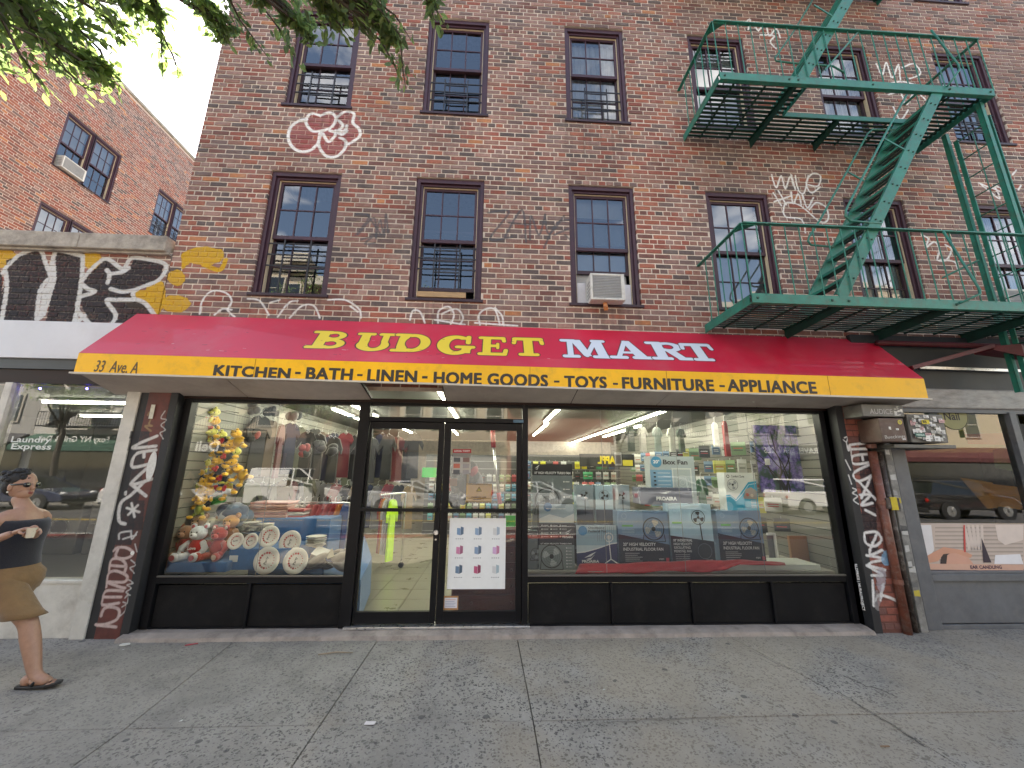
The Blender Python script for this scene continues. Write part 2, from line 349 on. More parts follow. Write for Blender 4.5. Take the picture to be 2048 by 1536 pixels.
# black letters with white outline on the low building
L1 = [(-10, 640), (12, 560), (14, 520), (60, 506), (82, 498), (92, 520), (104, 552), (86, 578), (76, 640), (50, 650), (-10, 650)]
L2 = [(112, 500), (160, 505), (166, 512), (160, 560), (154, 600), (148, 645), (92, 645), (104, 590), (112, 540)]
L3 = [(162, 565), (210, 520), (258, 540), (270, 516), (330, 526), (318, 560), (272, 580), (266, 598), (290, 610), (320, 645), (180, 645), (158, 600)]
for L in (L1, L2, L3): GP(L, BLK, .96)
GP([(-10, 500), (6, 560), (0, 650), (-10, 650)], BLK, .96)
for st in [[(6, 546), (20, 528), (44, 508), (80, 500), (90, 520), (102, 552)], [(12, 546), (14, 580), (2, 650)], [(102, 552), (110, 508), (122, 502), (164, 512)], [(166, 512), (164, 560), (150, 650)], [(104, 552), (96, 590), (84, 630), (80, 636), (74, 634), (82, 580), (100, 556)],
           [(162, 566), (186, 536), (214, 518), (246, 538), (262, 518), (290, 518), (332, 530), (318, 560), (272, 580), (268, 598)], [(162, 566), (176, 578), (190, 584), (160, 594)], [(214, 540), (220, 550), (216, 566)], [(222, 548), (246, 544), (258, 536)],
           [(222, 578), (246, 584), (272, 580)], [(268, 598), (292, 608), (316, 640)], [(268, 600), (232, 600), (214, 602), (232, 630), (222, 650)], [(160, 594), (156, 620), (182, 650)], [(156, 620), (148, 650), (170, 632)]]:
    G(st, .026, (.62, .62, .6))
for L in [[(104, 556), (112, 520), (114, 560), (92, 632), (78, 636), (86, 580)]]: GP(L, (.62, .62, .6))
# pilaster writing (left pier, front face at y=-.12)
yp = -.12
WP = (.55, .54, .52); PNKW = (.52, .4, .37)
GP([(262, 862), (300, 862), (262, 1090), (224, 1090)], BLK, .9, yp); GP([(240, 1000), (290, 1000), (285, 1060), (232, 1060)], BLK, .85, yp)
for st in [[(314, 872), (276, 888), (266, 896), (312, 892)], [(312, 900), (272, 908), (264, 934), (306, 926)], [(288, 904), (288, 914)], [(306, 926), (262, 968), (304, 958)], [(262, 968), (292, 992)], [(290, 962), (262, 990), (240, 1006), (236, 1040), (250, 1048)], [(250, 985), (250, 988)]]:
    G(st, .017, WP, y=yp)
for k in range(3):
    a = math.pi*k/3+.3; G([(266-13*math.cos(a), 1020-14*math.sin(a)), (266+13*math.cos(a), 1020+14*math.sin(a))], .012, WP, y=yp)
for st in [[(262, 1062), (240, 1066), (238, 1078)], [(246, 1078), (272, 1070)], [(262, 1062), (264, 1078), (274, 1064)]]: G(st, .008, WP, y=yp)
for st in [[(226, 1102), (236, 1095), (254, 1096), (266, 1106), (254, 1116), (232, 1114), (237, 1096)], [(217, 1142), (222, 1120), (240, 1118), (252, 1130), (248, 1148)], [(221, 1131), (250, 1133)], [(212, 1174), (216, 1148), (232, 1142), (254, 1152), (248, 1164), (216, 1164), (240, 1174), (250, 1176)],
           [(246, 1182), (212, 1182), (204, 1200), (206, 1210), (238, 1206)], [(206, 1194), (242, 1194)], [(202, 1232), (208, 1218), (222, 1214), (238, 1220), (234, 1238), (212, 1248), (190, 1250)], [(190, 1250), (232, 1254)]]:
    G(st, .014, PNKW, y=yp)
for st in [[(270, 1088), (274, 1104)], [(262, 1120), (272, 1130), (260, 1136), (270, 1146)], [(258, 1160), (268, 1166), (254, 1170), (264, 1176), (252, 1184), (262, 1190)], [(250, 1196), (256, 1190), (256, 1206), (246, 1204)], [(244, 1214), (252, 1210), (250, 1222), (240, 1232)],
           [(330, 822), (322, 836), (334, 840), (322, 850), (332, 860), (320, 866), (328, 878)]]:
    G(st, .006, WP, .9, y=yp)
G([(296, 830), (300, 824), (302, 836), (298, 848), (304, 852), (290, 852), (302, 862)], .01, (.3, .2, .09), .8, y=yp)
# right pier (front face at y=-.15)
yq = -.15
GP([(1716, 868), (1745, 868), (1756, 1110), (1726, 1110)], BLK, .9, yq)
BW = (.72, .72, .7)
for st in [[(1736, 886), (1700, 890), (1696, 898), (1736, 898), (1740, 906)], [(1742, 908), (1706, 912), (1708, 928), (1746, 922), (1744, 906)], [(1724, 912), (1725, 920)], [(1746, 926), (1712, 942), (1704, 952), (1716, 962), (1734, 956), (1752, 944), (1748, 940)], [(1716, 962), (1752, 1000)], [(1722, 996), (1742, 952)],
           [(1720, 990), (1740, 990), (1722, 1010), (1744, 1006)], [(1730, 1020), (1750, 1030)], [(1726, 1066), (1752, 1064), (1762, 1080), (1748, 1092), (1728, 1084), (1726, 1066)], [(1754, 1066), (1738, 1108), (1764, 1100)], [(1730, 1110), (1766, 1118), (1734, 1128), (1770, 1140)], [(1730, 1130), (1764, 1150), (1740, 1150)],
           [(1746, 1200), (1760, 1190), (1790, 1200), (1800, 1208)], [(1742, 1160), (1744, 1210)], [(1766, 1168), (1760, 1200)]]:
    G(st, .015, BW, y=yq)
blob(1772, 1116, 10, 16, (.2, .42, .6), .8, y=yq); blob(1762, 1160, 10, 26, (.42, .42, .47), .6, y=yq); blob(1752, 1200, 8, 22, (.3, .28, .28), .6, y=yq)
for st in [[(1686, 876), (1692, 874), (1690, 884), (1684, 880)], [(1690, 886), (1694, 902), (1700, 894), (1702, 912)], [(1702, 976), (1710, 980), (1702, 986), (1712, 992), (1704, 1000), (1714, 1008)], [(1688, 920), (1698, 940)], [(1694, 950), (1700, 968)]]: G(st, .007, BW, y=yq)
q = [onY(1722, 1125, yq), onY(1748, 1218, yq)]
rs_ = random.Random(8)
for c_ in (-.6738, -.2464, .217, .6502, 1.1014, 1.5558):        # rain-washed soot below the sills
    for zz in (CH+.468*4.6, CH+1.1075*4.6):
        for k in range(26):
            x = c_*4.6+rs_.uniform(-.04, .98); L = rs_.uniform(.08, .75); PW.stroke([(x, zz-.04), (x+rs_.uniform(-.02, .02), zz-.04-L)], rs_.uniform(.008, .03), (.05, .045, .04), rs_.uniform(.06, .16))
IMG = (PW.image(), PW.x0, PW.z0, PW.w, PW.h)
# ================================================================== materials of the setting
M_brick = M('brick_clay', 'attr', .85, var=.22, vscale=26, bump=.6, bscale=60, dirt=(.33, .27, .24), dirtamt=.45, dscale=2.2, img=IMG, big=.14)
M_mort = M('mortar', (.58, .49, .41), .92, var=.2, vscale=9, bump=.5, bscale=90, img=IMG, big=.25)
M_brick2 = M('brick_clay_wing', 'attr', .85, var=.2, vscale=20, bump=.4, bscale=50)
M_mort2 = M('mortar_wing', (.55, .44, .38), .92, var=.15)
M_frame = M('window_paint', (.052, .018, .03), .5, var=.25, vscale=5, bump=.12, bscale=30)
M_frame_d = M('sash_paint', (.035, .014, .022), .5, var=.2)
M_cream = M('cream_track', (.62, .52, .36), .6)
M_glass = glassmat('window_glass', (.7, .75, .78), 2.25, wav=.2)
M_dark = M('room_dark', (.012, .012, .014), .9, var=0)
M_blind = M('blind_slat', (.5, .52, .55), .7, var=.05)
M_curt = M('curtain', (.62, .62, .64), .9, var=.1, sheen=.3)
M_iron = M('guard_iron', (.02, .02, .025), .5)
M_stone = M('coping_stone', (.36, .32, .27), .85, var=.35, vscale=7, bump=.5, bscale=30, dirt=(.09, .08, .07), dirtamt=.8, dscale=3)
def lin(*c): return tuple(((x/255)/12.92 if x/255 < .04045 else ((x/255+.055)/1.055)**2.4) for x in c)
PAL = [(.22, .125, .105), (.155, .10, .09), (.26, .13, .10), (.27, .085, .06), (.32, .11, .07), (.105, .078, .072), (.27, .165, .14), (.44, .18, .08), (.18, .08, .066), (.33, .19, .155)]
PWT = np.array([.2, .18, .16, .10, .06, .12, .1, .012, .08, .06]); PWT /= PWT.sum()
PWR = np.array([.06, .04, .2, .3, .2, .04, .03, .03, .1, .02]); PWR /= PWR.sum()
VAR = []
for k, c in enumerate(PAL):
    for j in range(2):
        f = random.uniform(.92, 1.08); VAR.append((k, tuple(x*f for x in c)))
UNIT = {}
def unit_brick(vi, mat):
    """a 1x1x1 brick with rounded-off front arrises, shared by every brick of the same clay"""
    key = (vi, mat.name)
    if key in UNIT: return UNIT[key]
    mb = MB(); c = VAR[vi][1]; e = .02; g = .05
    vs = [(0, 0, 0), (1, 0, 0), (1, 0, 1), (0, 0, 1), (0, 1, 0), (1, 1, 0), (1, 1, 1), (0, 1, 1)]
    vs = [(e, 0, g), (1-e, 0, g), (1-e, 0, 1-g), (e, 0, 1-g), (0, .12, 0), (1, .12, 0), (1, .12, 1), (0, .12, 1), (0, 1, 0), (1, 1, 0), (1, 1, 1), (0, 1, 1)]
    fs = [(0, 1, 2, 3), (0, 4, 5, 1), (1, 5, 6, 2), (2, 6, 7, 3), (3, 7, 4, 0), (4, 8, 9, 5), (5, 9, 10, 6), (6, 10, 11, 7), (7, 11, 8, 4)]
    mb.add(vs, fs, c); me = bpy.data.meshes.new('brick'); me.from_pydata(mb.v, [], mb.f)
    at = me.color_attributes.new('Col', 'FLOAT_COLOR', 'CORNER'); at.data.foreach_set('color', [*c, 1.0]*sum(len(f) for f in mb.f))
    me.materials.append(mat); UNIT[key] = (me, vs, fs, c); return UNIT[key]
def brick_rows(x0, x1, z0, z1, holes, course=.0753, L=.228, zref=0.0, redf=None, hdr_every=6):
    out = []; k0 = int(math.floor((z0-zref)/course)); k1 = int(math.ceil((z1-zref)/course))
    for k in range(k0, k1):
        za = zref+k*course; zb = za+course
        if za < z0-.01 or zb > z1+.02: continue
        zm = (za+zb)/2; iv = [(x0, x1)]
        for hx0, hx1, hz0, hz1 in holes:
            if hz0 < zm < hz1:
                nv = []
                for a, b in iv:
                    if hx1 <= a or hx0 >= b: nv.append((a, b)); continue
                    if hx0 > a: nv.append((a, hx0))
                    if hx1 < b: nv.append((hx1, b))
                iv = nv
        hdr = (k % hdr_every == 0); l = L/2 if hdr else L; off = (L/2 if k % 2 else 0)+(L/4 if hdr else 0)
        for a, b in iv:
            i = math.floor((a-off)/l); x = off+i*l
            while x < b-1e-4:
                p, q_ = max(x, a), min(x+l, b); x += l
                if q_-p < .035: continue
                edge = p-a < .02 or b-q_ < .02
                out.append((p+.006 if p > a else p, q_-.006 if q_ < b else q_, za+.0075, zb-.0075, edge))
    return out
def lay_bricks(parent, rows, mapf, mat, visible=lambda p: True, redness=lambda a, z: 0, nsingle=300):
    ent = []
    for (a, b, za, zb, edge) in rows:
        d = .006+random.gauss(0, .0014); c = mapf((a+b)/2, (za+zb)/2, 0)
        w = redness((a+b)/2, (za+zb)/2); pr = PWT*(1-w)+PWR*w
        k = int(rng.choice(len(PAL), p=pr/pr.sum())); vi = k*2+random.randint(0, 1)
        u, v, dist = topx(c); size = 0
        if dist > 0 and 10 < u < 2038 and 10 < v < 1526 and visible((u, v)): size = (zb-za)*(b-a)/dist**2
        ent.append([size, a+random.uniform(0, .003), b-random.uniform(0, .003), za+random.uniform(0, .0015), zb-random.uniform(0, .0015), d, edge, vi])
    ent.sort(key=lambda e: -e[0]); big = MB(); n = 0
    for e in ent:
        size, a, b, za, zb, d, edge, vi = e; dep = .11 if edge else .03
        me, vs, fs, c = unit_brick(vi, mat)
        if n < nsingle and size > 0:
            o = bpy.data.objects.new('brick', me); COL.objects.link(o); o.parent = parent
            P0 = mapf(a, za, d); PX = mapf(b, za, d)-P0; PY = mapf(a, za, d-dep)-P0; PZ = mapf(a, zb, d)-P0
            mt = Matrix((PX, PY, PZ)).transposed().to_4x4(); mt.translation = P0-wloc(parent); o.matrix_local = mt; n += 1
        else:
            f = random.uniform(.9, 1.1)
            big.add([mapf(a+(b-a)*p[0], za+(zb-za)*p[2], d-dep*p[1]) for p in vs], fs, tuple(x*f for x in c))
    big.build('brickwork', mat, parent, kind='stuff', fixn=False)
def wall_sheet(x0, x1, z0, z1, holes, mapf, depth=.12, g=.004):
    mb = MB(); xs = sorted({x0, x1, *[h for H in holes for h in (H[0]-g, H[1]+g)]}); zs = sorted({z0, z1, *[h for H in holes for h in (H[2]-g, H[3]+g)]})
    xs = [x for x in xs if x0 <= x <= x1]; zs = [z for z in zs if z0 <= z <= z1]
    for i in range(len(xs)-1):
        for j in range(len(zs)-1):
            cx, cz = (xs[i]+xs[i+1])/2, (zs[j]+zs[j+1])/2
            if any(H[0]-g < cx < H[1]+g and H[2]-g < cz < H[3]+g for H in holes): continue
            mb.add([mapf(xs[i], zs[j], 0), mapf(xs[i+1], zs[j], 0), mapf(xs[i+1], zs[j+1], 0), mapf(xs[i], zs[j+1], 0)], [(0, 1, 2, 3)])
    for H in holes:
        a, b, c, d = H[0]-g, H[1]+g, max(z0, H[2]-g), min(z1, H[3]+g)
        for p, q_ in (((a, c), (a, d)), ((b, c), (b, d)), ((a, d), (b, d)), ((a, c), (b, c))):
            mb.add([mapf(*p, 0), mapf(*q_, 0), mapf(*q_, -depth), mapf(*p, -depth)], [(0, 1, 2, 3)])
    return mb
# ================================================================== sash windows
def mbox(mb, mapf, a0, a1, z0, z1, d0, d1, col=None):
    mb.hexa([mapf(a0, z0, d1), mapf(a1, z0, d1), mapf(a1, z0, d0), mapf(a0, z0, d0), mapf(a0, z1, d1), mapf(a1, z1, d1), mapf(a1, z1, d0), mapf(a0, z1, d0)], col)
def sash_window(parent, mapf, a0, a1, z0, z1, split=.5, lift=0.0, blind=None, guard=False, gh=.62, lower=True, label=None, rows2=2, dark=False, mull=False):
    f = MB(); w1, w2 = .05, .035
    for (A0, A1, Z0, Z1) in ((a0, a0+w1, z0, z1), (a1-w1, a1, z0, z1), (a0+w1, a1-w1, z1-w1*1.3, z1)): mbox(f, mapf, A0, A1, Z0, Z1, -.11, -.022)
    b0, b1, t1 = a0+w1, a1-w1, z1-w1*1.3
    for (A0, A1, Z0, Z1) in ((b0, b0+w2, z0, t1), (b1-w2, b1, z0, t1), (b0+w2, b1-w2, t1-w2, t1)): mbox(f, mapf, A0, A1, Z0, Z1, -.12, -.05)
    win = sub(f.build('window', M_frame, parent, fixn=True, bevel=.004, label=label), parent)
    c0, c1, ct = b0+w2, b1-w2, t1-w2
    tr = MB()
    for (A0, A1, Z0, Z1) in ((c0, c0+.009, z0, ct), (c1-.009, c1, z0, ct), (c0+.009, c1-.009, ct-.009, ct)): mbox(tr, mapf, A0, A1, Z0, Z1, -.125, -.075)
    tr.build('track', M_cream, win, fixn=True)
    s = MB(); mbox(s, mapf, a0-.03, a1+.03, z0-.035, z0+.004, -.12, .028); s.build('sill', M_frame_d, win, fixn=True, bevel=.004)
    c0 += .009; c1 -= .009; ct -= .009; zm = z0+(ct-z0)*split
    def sash(zb, zt, d, nm):
        r = .035; mb = MB(); br = .05
        for (A0, A1, Z0, Z1) in ((c0, c0+r, zb, zt), (c1-r, c1, zb, zt), (c0+r, c1-r, zb, zb+br), (c0+r, c1-r, zt-r, zt)): mbox(mb, mapf, A0, A1, Z0, Z1, d-.032, d)
        A, B, Cz, Dz = c0+r, c1-r, zb+br, zt-r; wz = (B-A)/3
        for k in (1, 2): mbox(mb, mapf, A+wz*k-.008, A+wz*k+.008, Cz, Dz, d-.026, d-.006)
        for k in range(1, 2): mbox(mb, mapf, A, B, (Cz+Dz)/2-.008, (Cz+Dz)/2+.008, d-.024, d-.008)
        mb.build(nm, M_frame_d if nm == 'lower_sash' else M_frame, win, fixn=True)
        for k in range(3):
            for j in range(2):
                p0, p1 = A+wz*k, A+wz*(k+1); q0 = Cz if j == 0 else (Cz+Dz)/2; q1 = (Cz+Dz)/2 if j == 0 else Dz
                t = random.uniform(-.003, .003); t2 = random.uniform(-.002, .002)
                MB().add([mapf(p0, q0, d-.016+t), mapf(p1, q0, d-.016+t2), mapf(p1, q1, d-.016-t), mapf(p0, q1, d-.016-t2)], [(0, 1, 2, 3)]).build('pane', M_glass, win)
    sash(zm-.02, ct, -.09, 'upper_sash')
    lo = z0+.004+lift; sash(lo, min(zm+.02+lift, ct), -.128, 'lower_sash')
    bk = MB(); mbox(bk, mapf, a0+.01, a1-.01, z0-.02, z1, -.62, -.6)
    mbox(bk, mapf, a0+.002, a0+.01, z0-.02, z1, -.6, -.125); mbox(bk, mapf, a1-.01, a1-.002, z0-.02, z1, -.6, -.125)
    bk.build('room_shade_backing', M_dark, win, fixn=True)  # near-black backing puts the unlit room's shade into colour, no interior behind
    if blind:
        kind, frac, mt = blind; mb = MB(); zt = ct-.01; zb = z0+.02+(ct-z0)*(1-frac)
        if kind == 'slats':
            n = int((zt-zb)/.028)
            for k in range(n):
                z = zt-k*.028; mb.add([mapf(c0+.02, z, -.185), mapf(c1-.02, z, -.185), mapf(c1-.02, z-.025, -.20), mapf(c0+.02, z-.025, -.20)], [(0, 1, 2, 3)])
        else:
            n = 40
            for k in range(n):
                x = c0+.01+(c1-c0-.02)*k/n; x2 = c0+.01+(c1-c0-.02)*(k+1)/n; e = .012*math.sin(k*1.3+a0*7); e2 = .012*math.sin((k+1)*1.3+a0*7)
                mb.add([mapf(x, zb, -.2+e), mapf(x2, zb, -.2+e2), mapf(x2, zt, -.2+e), mapf(x, zt, -.2+e)], [(0, 1, 2, 3)])
        mb.build('blind' if kind == 'slats' else 'curtain', mt, win)
    if guard:
        mb = MB(); gz = z0+gh; d = -.055; ga, gb = c0-.012, c1+.012; wd = gb-ga
        for z in (gz, gz-.16, gz-.32): mbox(mb, mapf, ga, gb, z-.008, z+.008, d-.012, d)
        for z in (gz-.05, gz-.21, gz-.37): mbox(mb, mapf, ga+wd*.28, gb-wd*.28, z-.008, z+.008, d, d+.012)
        for x in (ga+wd*.28, gb-wd*.28): mbox(mb, mapf, x-.008, x+.008, z0+.01, gz+.05, d+.002, d+.018)
        mb.build('guard_bars', M_iron, win, fixn=True)
    return win
# ================================================================== the brick apartment building
XL = [v*4.6 for v in (-.6738, -.2464, .217, .6502, 1.1014, 1.5558)]; WW = .2037*4.6
def zc(z): return CH+4.6*(z-1.50/4.08) if False else CH+z*4.6
FT = [CH+.8656*4.6, CH+1.5042*4.6]; FB = [CH+.468*4.6, CH+1.1075*4.6]
FT.append(FT[1]+(FT[1]-FT[0])); FB.append(FB[1]+(FB[1]-FB[0]))
main = thing('brick_apartment_building', 'brick apartment building with green fire escape and the red awning shop at street level', 'building', (2.6, 0, 0))
mapM = lambda a, z, d: Vector((a, -d, z))
BX0, BX1, BZ0, BZ1 = -4.14, 10.2, 2.62, 13.9
holes = []
for x in XL:
    for i in range(3): holes.append((x, x+WW, FB[i], FT[i]))
    holes.append((x, x+WW, FB[2]+2.937, min(FT[2]+2.937, BZ1-.2))) if False else None
holes.append((9.25, 9.25+WW, FB[0], FT[0])); holes.append((9.25, 9.25+WW, FB[1], FT[1]))
wall_sheet(BX0, BX1, BZ0, BZ1, holes, mapM).build('wall', M_mort, main, fixn=False)
sd_ = MB(); sd_.add([(BX0+.004, 0.02, 0), (BX0+.004, 9, 0), (BX0+.004, 9, BZ1), (BX0+.004, 0.02, BZ1)], [(0, 1, 2, 3)]); sd_.add([(BX1, 0.02, 0), (BX1, 9, 0), (BX1, 9, BZ1), (BX1, 0.02, BZ1)], [(0, 1, 2, 3)])
sd_.add([(BX0, 9, 0), (BX1, 9, 0), (BX1, 9, BZ1), (BX0, 9, BZ1)], [(0, 1, 2, 3)]); sd_.add([(BX0, 0, BZ1), (BX1, 0, BZ1), (BX1, 9, BZ1), (BX0, 9, BZ1)], [(0, 1, 2, 3)])
sd_.build('rear_wall', M_mort, main)
def redz(a, z):
    r = 0
    r += 1.0*math.exp(-((a-2.3)/.45)**2-((z-6.2)/.9)**2)+.8*math.exp(-((a-2.0)/.3)**2-((z-4.8)/1.3)**2)
    r += .6*math.exp(-((a+3.9)/.6)**2-((z-4.7)/1.6)**2)+.5*math.exp(-((a-1.6)/.5)**2-((z-9.3)/.5)**2)
    r += .45*max(0, math.sin(a*2.1+z*1.7)*math.sin(a*.9-z*2.3))
    return min(1, r)
def vis_main(p):
    u, v = p; return v < 628+(u-275)*.0355-4 and not (u > 1400 and 30+(u-1400)*.02 < v)
rows = brick_rows(BX0, BX1, BZ0, BZ1-.1, holes, zref=FT[0], redf=redz)
lay_bricks(main, rows, mapM, M_brick, vis_main, redz)
W_opts = {
 (0, 0): dict(dark=True, guard=True, gh=.75, blind=None, split=.5), (1, 0): dict(guard=True, gh=.78, lift=.17, split=.52),
 (2, 0): dict(blind=('slats', 1, M_blind), lift=.5, split=.5), (3, 0): dict(blind=('slats', 1, M_blind), split=.52), (4, 0): dict(blind=('cloth', 1, M_curt)), (5, 0): dict(blind=('cloth', .8, M_curt), lift=.3),
 (0, 1): dict(guard=True), (1, 1): dict(guard=True, split=.54), (2, 1): dict(blind=('cloth', .9, M_curt), guard=True, split=.56), (3, 1): dict(blind=('slats', .9, M_blind)), (4, 1): dict(blind=('cloth', .7, M_curt)), (5, 1): dict(blind=('slats', .8, M_blind), guard=True),
 (0, 2): dict(), (1, 2): dict(), (2, 2): dict(blind=('slats', .6, M_blind)), (3, 2): dict(), (4, 2): dict(blind=('cloth', .9, M_curt)), (5, 2): dict()}
for (i, j), op in W_opts.items():
    sash_window(main, mapM, XL[i], XL[i]+WW, FB[j], FT[j], **op)
for j in (0, 1): sash_window(main, mapM, 9.25, 9.25+WW, FB[j], FT[j])
# ================================================================== neighbouring wing seen over the low roof
WX = -12.3; YS = 4.6/4.08
wing = thing('brick_wing_building', 'sunless red brick apartment wing behind the low graffiti parapet on the left', 'building', (WX, 6, 0))
mapW = lambda a, z, d: Vector((WX+d, a, z))
def wy(u, v): p = onX(u, v, WX); return p.y, p.z
tl, bl = wy(134.8, 218.6), wy(106.4, 327); brr = wy(216.8, 407); tr_ = wy(245, 315)
ya, yb = (tl[0]+bl[0])/2, (brr[0]+tr_[0])/2; zt, zb = tl[1], (bl[1]+brr[1])/2
y2a = wy(317.4, 382.6)[0]; dy = yb-ya
ztop = wy(385, 318)[1]
fl = 2.937
wh = [(ya, yb, zb, zt), (y2a, y2a+dy, zb, zt), (ya-4.2, ya-4.2+dy, zb, zt), (y2a+3.9, y2a+3.9+dy, zb, zt)]
y3 = wy(80, 408)[0]
wh += [(y3, y3+dy, zb-fl, zt-fl), (y2a, y2a+dy, zb-fl, zt-fl)]
ztop = max(ztop, zt+1.2)
wall_sheet(0.05, 14, 0, ztop, wh, mapW).build('wall', M_mort2, wing)
MB().box(WX-6, WX-.8, .06, 14, 0.01, ztop-.01).build('rear_wall', M_mort2, wing)
rw = brick_rows(0.05, 14, zb-fl-1, ztop-.08, wh, zref=zt)
def redw(a, z): return min(1, .95+.4*math.sin(a*1.3+z*2.2)*math.sin(z*1.9-a*.7)) if z < zt+.6 else .15
lay_bricks(wing, rw, mapW, M_brick2, lambda p: p[1] < 468 and p[0] < 380, redw)
cp_ = MB(); cp_.box(WX-.25, WX+.06, 0.03, 14, ztop, ztop+.1); cp_.build('coping', M_stone, wing, bevel=.01)
for k, (a, b, c, d) in enumerate(wh):
    mid = (a+b)/2
    for (p, q_) in ((a, mid+.02), (mid-.02, b)):
        sash_window(wing, mapW, p, q_, c, d, blind=('cloth', .55, M_curt) if k % 2 else ('slats', .5, M_blind), guard=(k == 1))
# ================================================================== window air conditioners
M_acw = M('ac_paint', (.62, .61, .56), .5, var=.1, dirt=(.25, .22, .18), dirtamt=.5, dscale=8)
M_acg = M('ac_grille', (.30, .30, .29), .5)
M_wood = M('raw_wood', (.42, .27, .14), .75, var=.25, vscale=8, stretch=(1, 1, 12), bump=.2)
M_rustw = M('weathered_wood_prop', (.45, .16, .05), .8, var=.5, vscale=14)
def ac_unit(mapf, a0, a1, z0, z1, d1, label, nslat=14):
    o = mapf((a0+a1)/2, z0, d1/2); t = thing('window_air_conditioner', label, 'air conditioner', o, 'window air conditioners')
    b = MB(); mbox(b, mapf, a0, a1, z0, z1, -.2, d1-.006); e = .028
    for (A0, A1, Z0, Z1) in ((a0, a0+e, z0, z1), (a1-e*1.6, a1, z0, z1), (a0+e, a1-e*1.6, z0, z0+e), (a0+e, a1-e*1.6, z1-e, z1)): mbox(b, mapf, A0, A1, Z0, Z1, d1-.006, d1+.008)
    b.build('casing', M_acw, t, fixn=True, bevel=.004)
    for k in range(nslat):
        z = z0+e+(z1-z0-2*e)*(k+.5)/nslat; g = MB(); h = (z1-z0-2*e)/nslat*.34
        mbox(g, mapf, a0+e+.004, a1-e*1.6-.004, z-h, z+h, d1-.006, d1+.004); g.build('louvre', M_acg, t, fixn=True)
    for s_ in (-1, 1):
        g = MB(); x = a0-.001 if s_ < 0 else a1+.001
        for k in range(5): mbox(g, mapf, x-.003 if s_ < 0 else x, x if s_ < 0 else x+.003, z0+.05+k*.05, z0+.075+k*.05, d1-.16, d1-.03)
        g.build('side_vent', M_acg, t, fixn=True)
    return t
P = lambda u, v, y=0: onY(u, v, y)
ac_y = -.16
a_, b_ = P(1180, 545, ac_y), P(1251, 601, ac_y)
ac_unit(mapM, a_.x, b_.x, b_.z, a_.z-.01, .16, 'boxy white air conditioner with rusty wooden prop in the window over the shop lettering')
w2x = XL[2]
for s_, A0, A1 in (('left', w2x+.1, a_.x-.003), ('right', b_.x+.003, w2x+WW-.1)): tag(recenter(MB().box(A0, A1, .08, .1, FB[0]+.01, FB[0]+.34).build('accordion_panel', M_curt)), 'pale accordion panel on the '+s_+' of the white window air conditioner', 'panel')
pr = MB(); p0, p1 = P(1218, 592, -.17), P(1212, 617, -.24)
pr.bar((p0.x, .02, p0.z), (p1.x, -.24, p1.z), .05, .05); tag(recenter(pr.build('wooden_prop', M_rustw, bevel=.003)), 'rusty orange wooden stub propping up the air conditioner over the awning', 'prop')
bd = MB(); q0, q1 = P(833, 580, -.03), P(931, 594, -.03)
bd.box(q0.x, q1.x, -.005, .03, q1.z, q0.z); tag(recenter(bd.build('wooden_board', M_wood, bevel=.003)), 'bare wooden board wedged along the bottom of the open second floor window', 'board')
a_, b_ = P(2008, 590, -.12), P(2048, 640, -.12)
ac_unit(mapM, a_.x, a_.x+.52, FB[0]+.02, FB[0]+.36, .14, 'air conditioner at the right edge half hidden behind the green ladder')
mx_ = (wy(120, 330)[0], wy(162, 350)[0])
ac_unit(mapW, ya+.12, ya+.72, zb+.02, zb+.38, .12, 'dented air conditioner in the double window of the far brick wing')
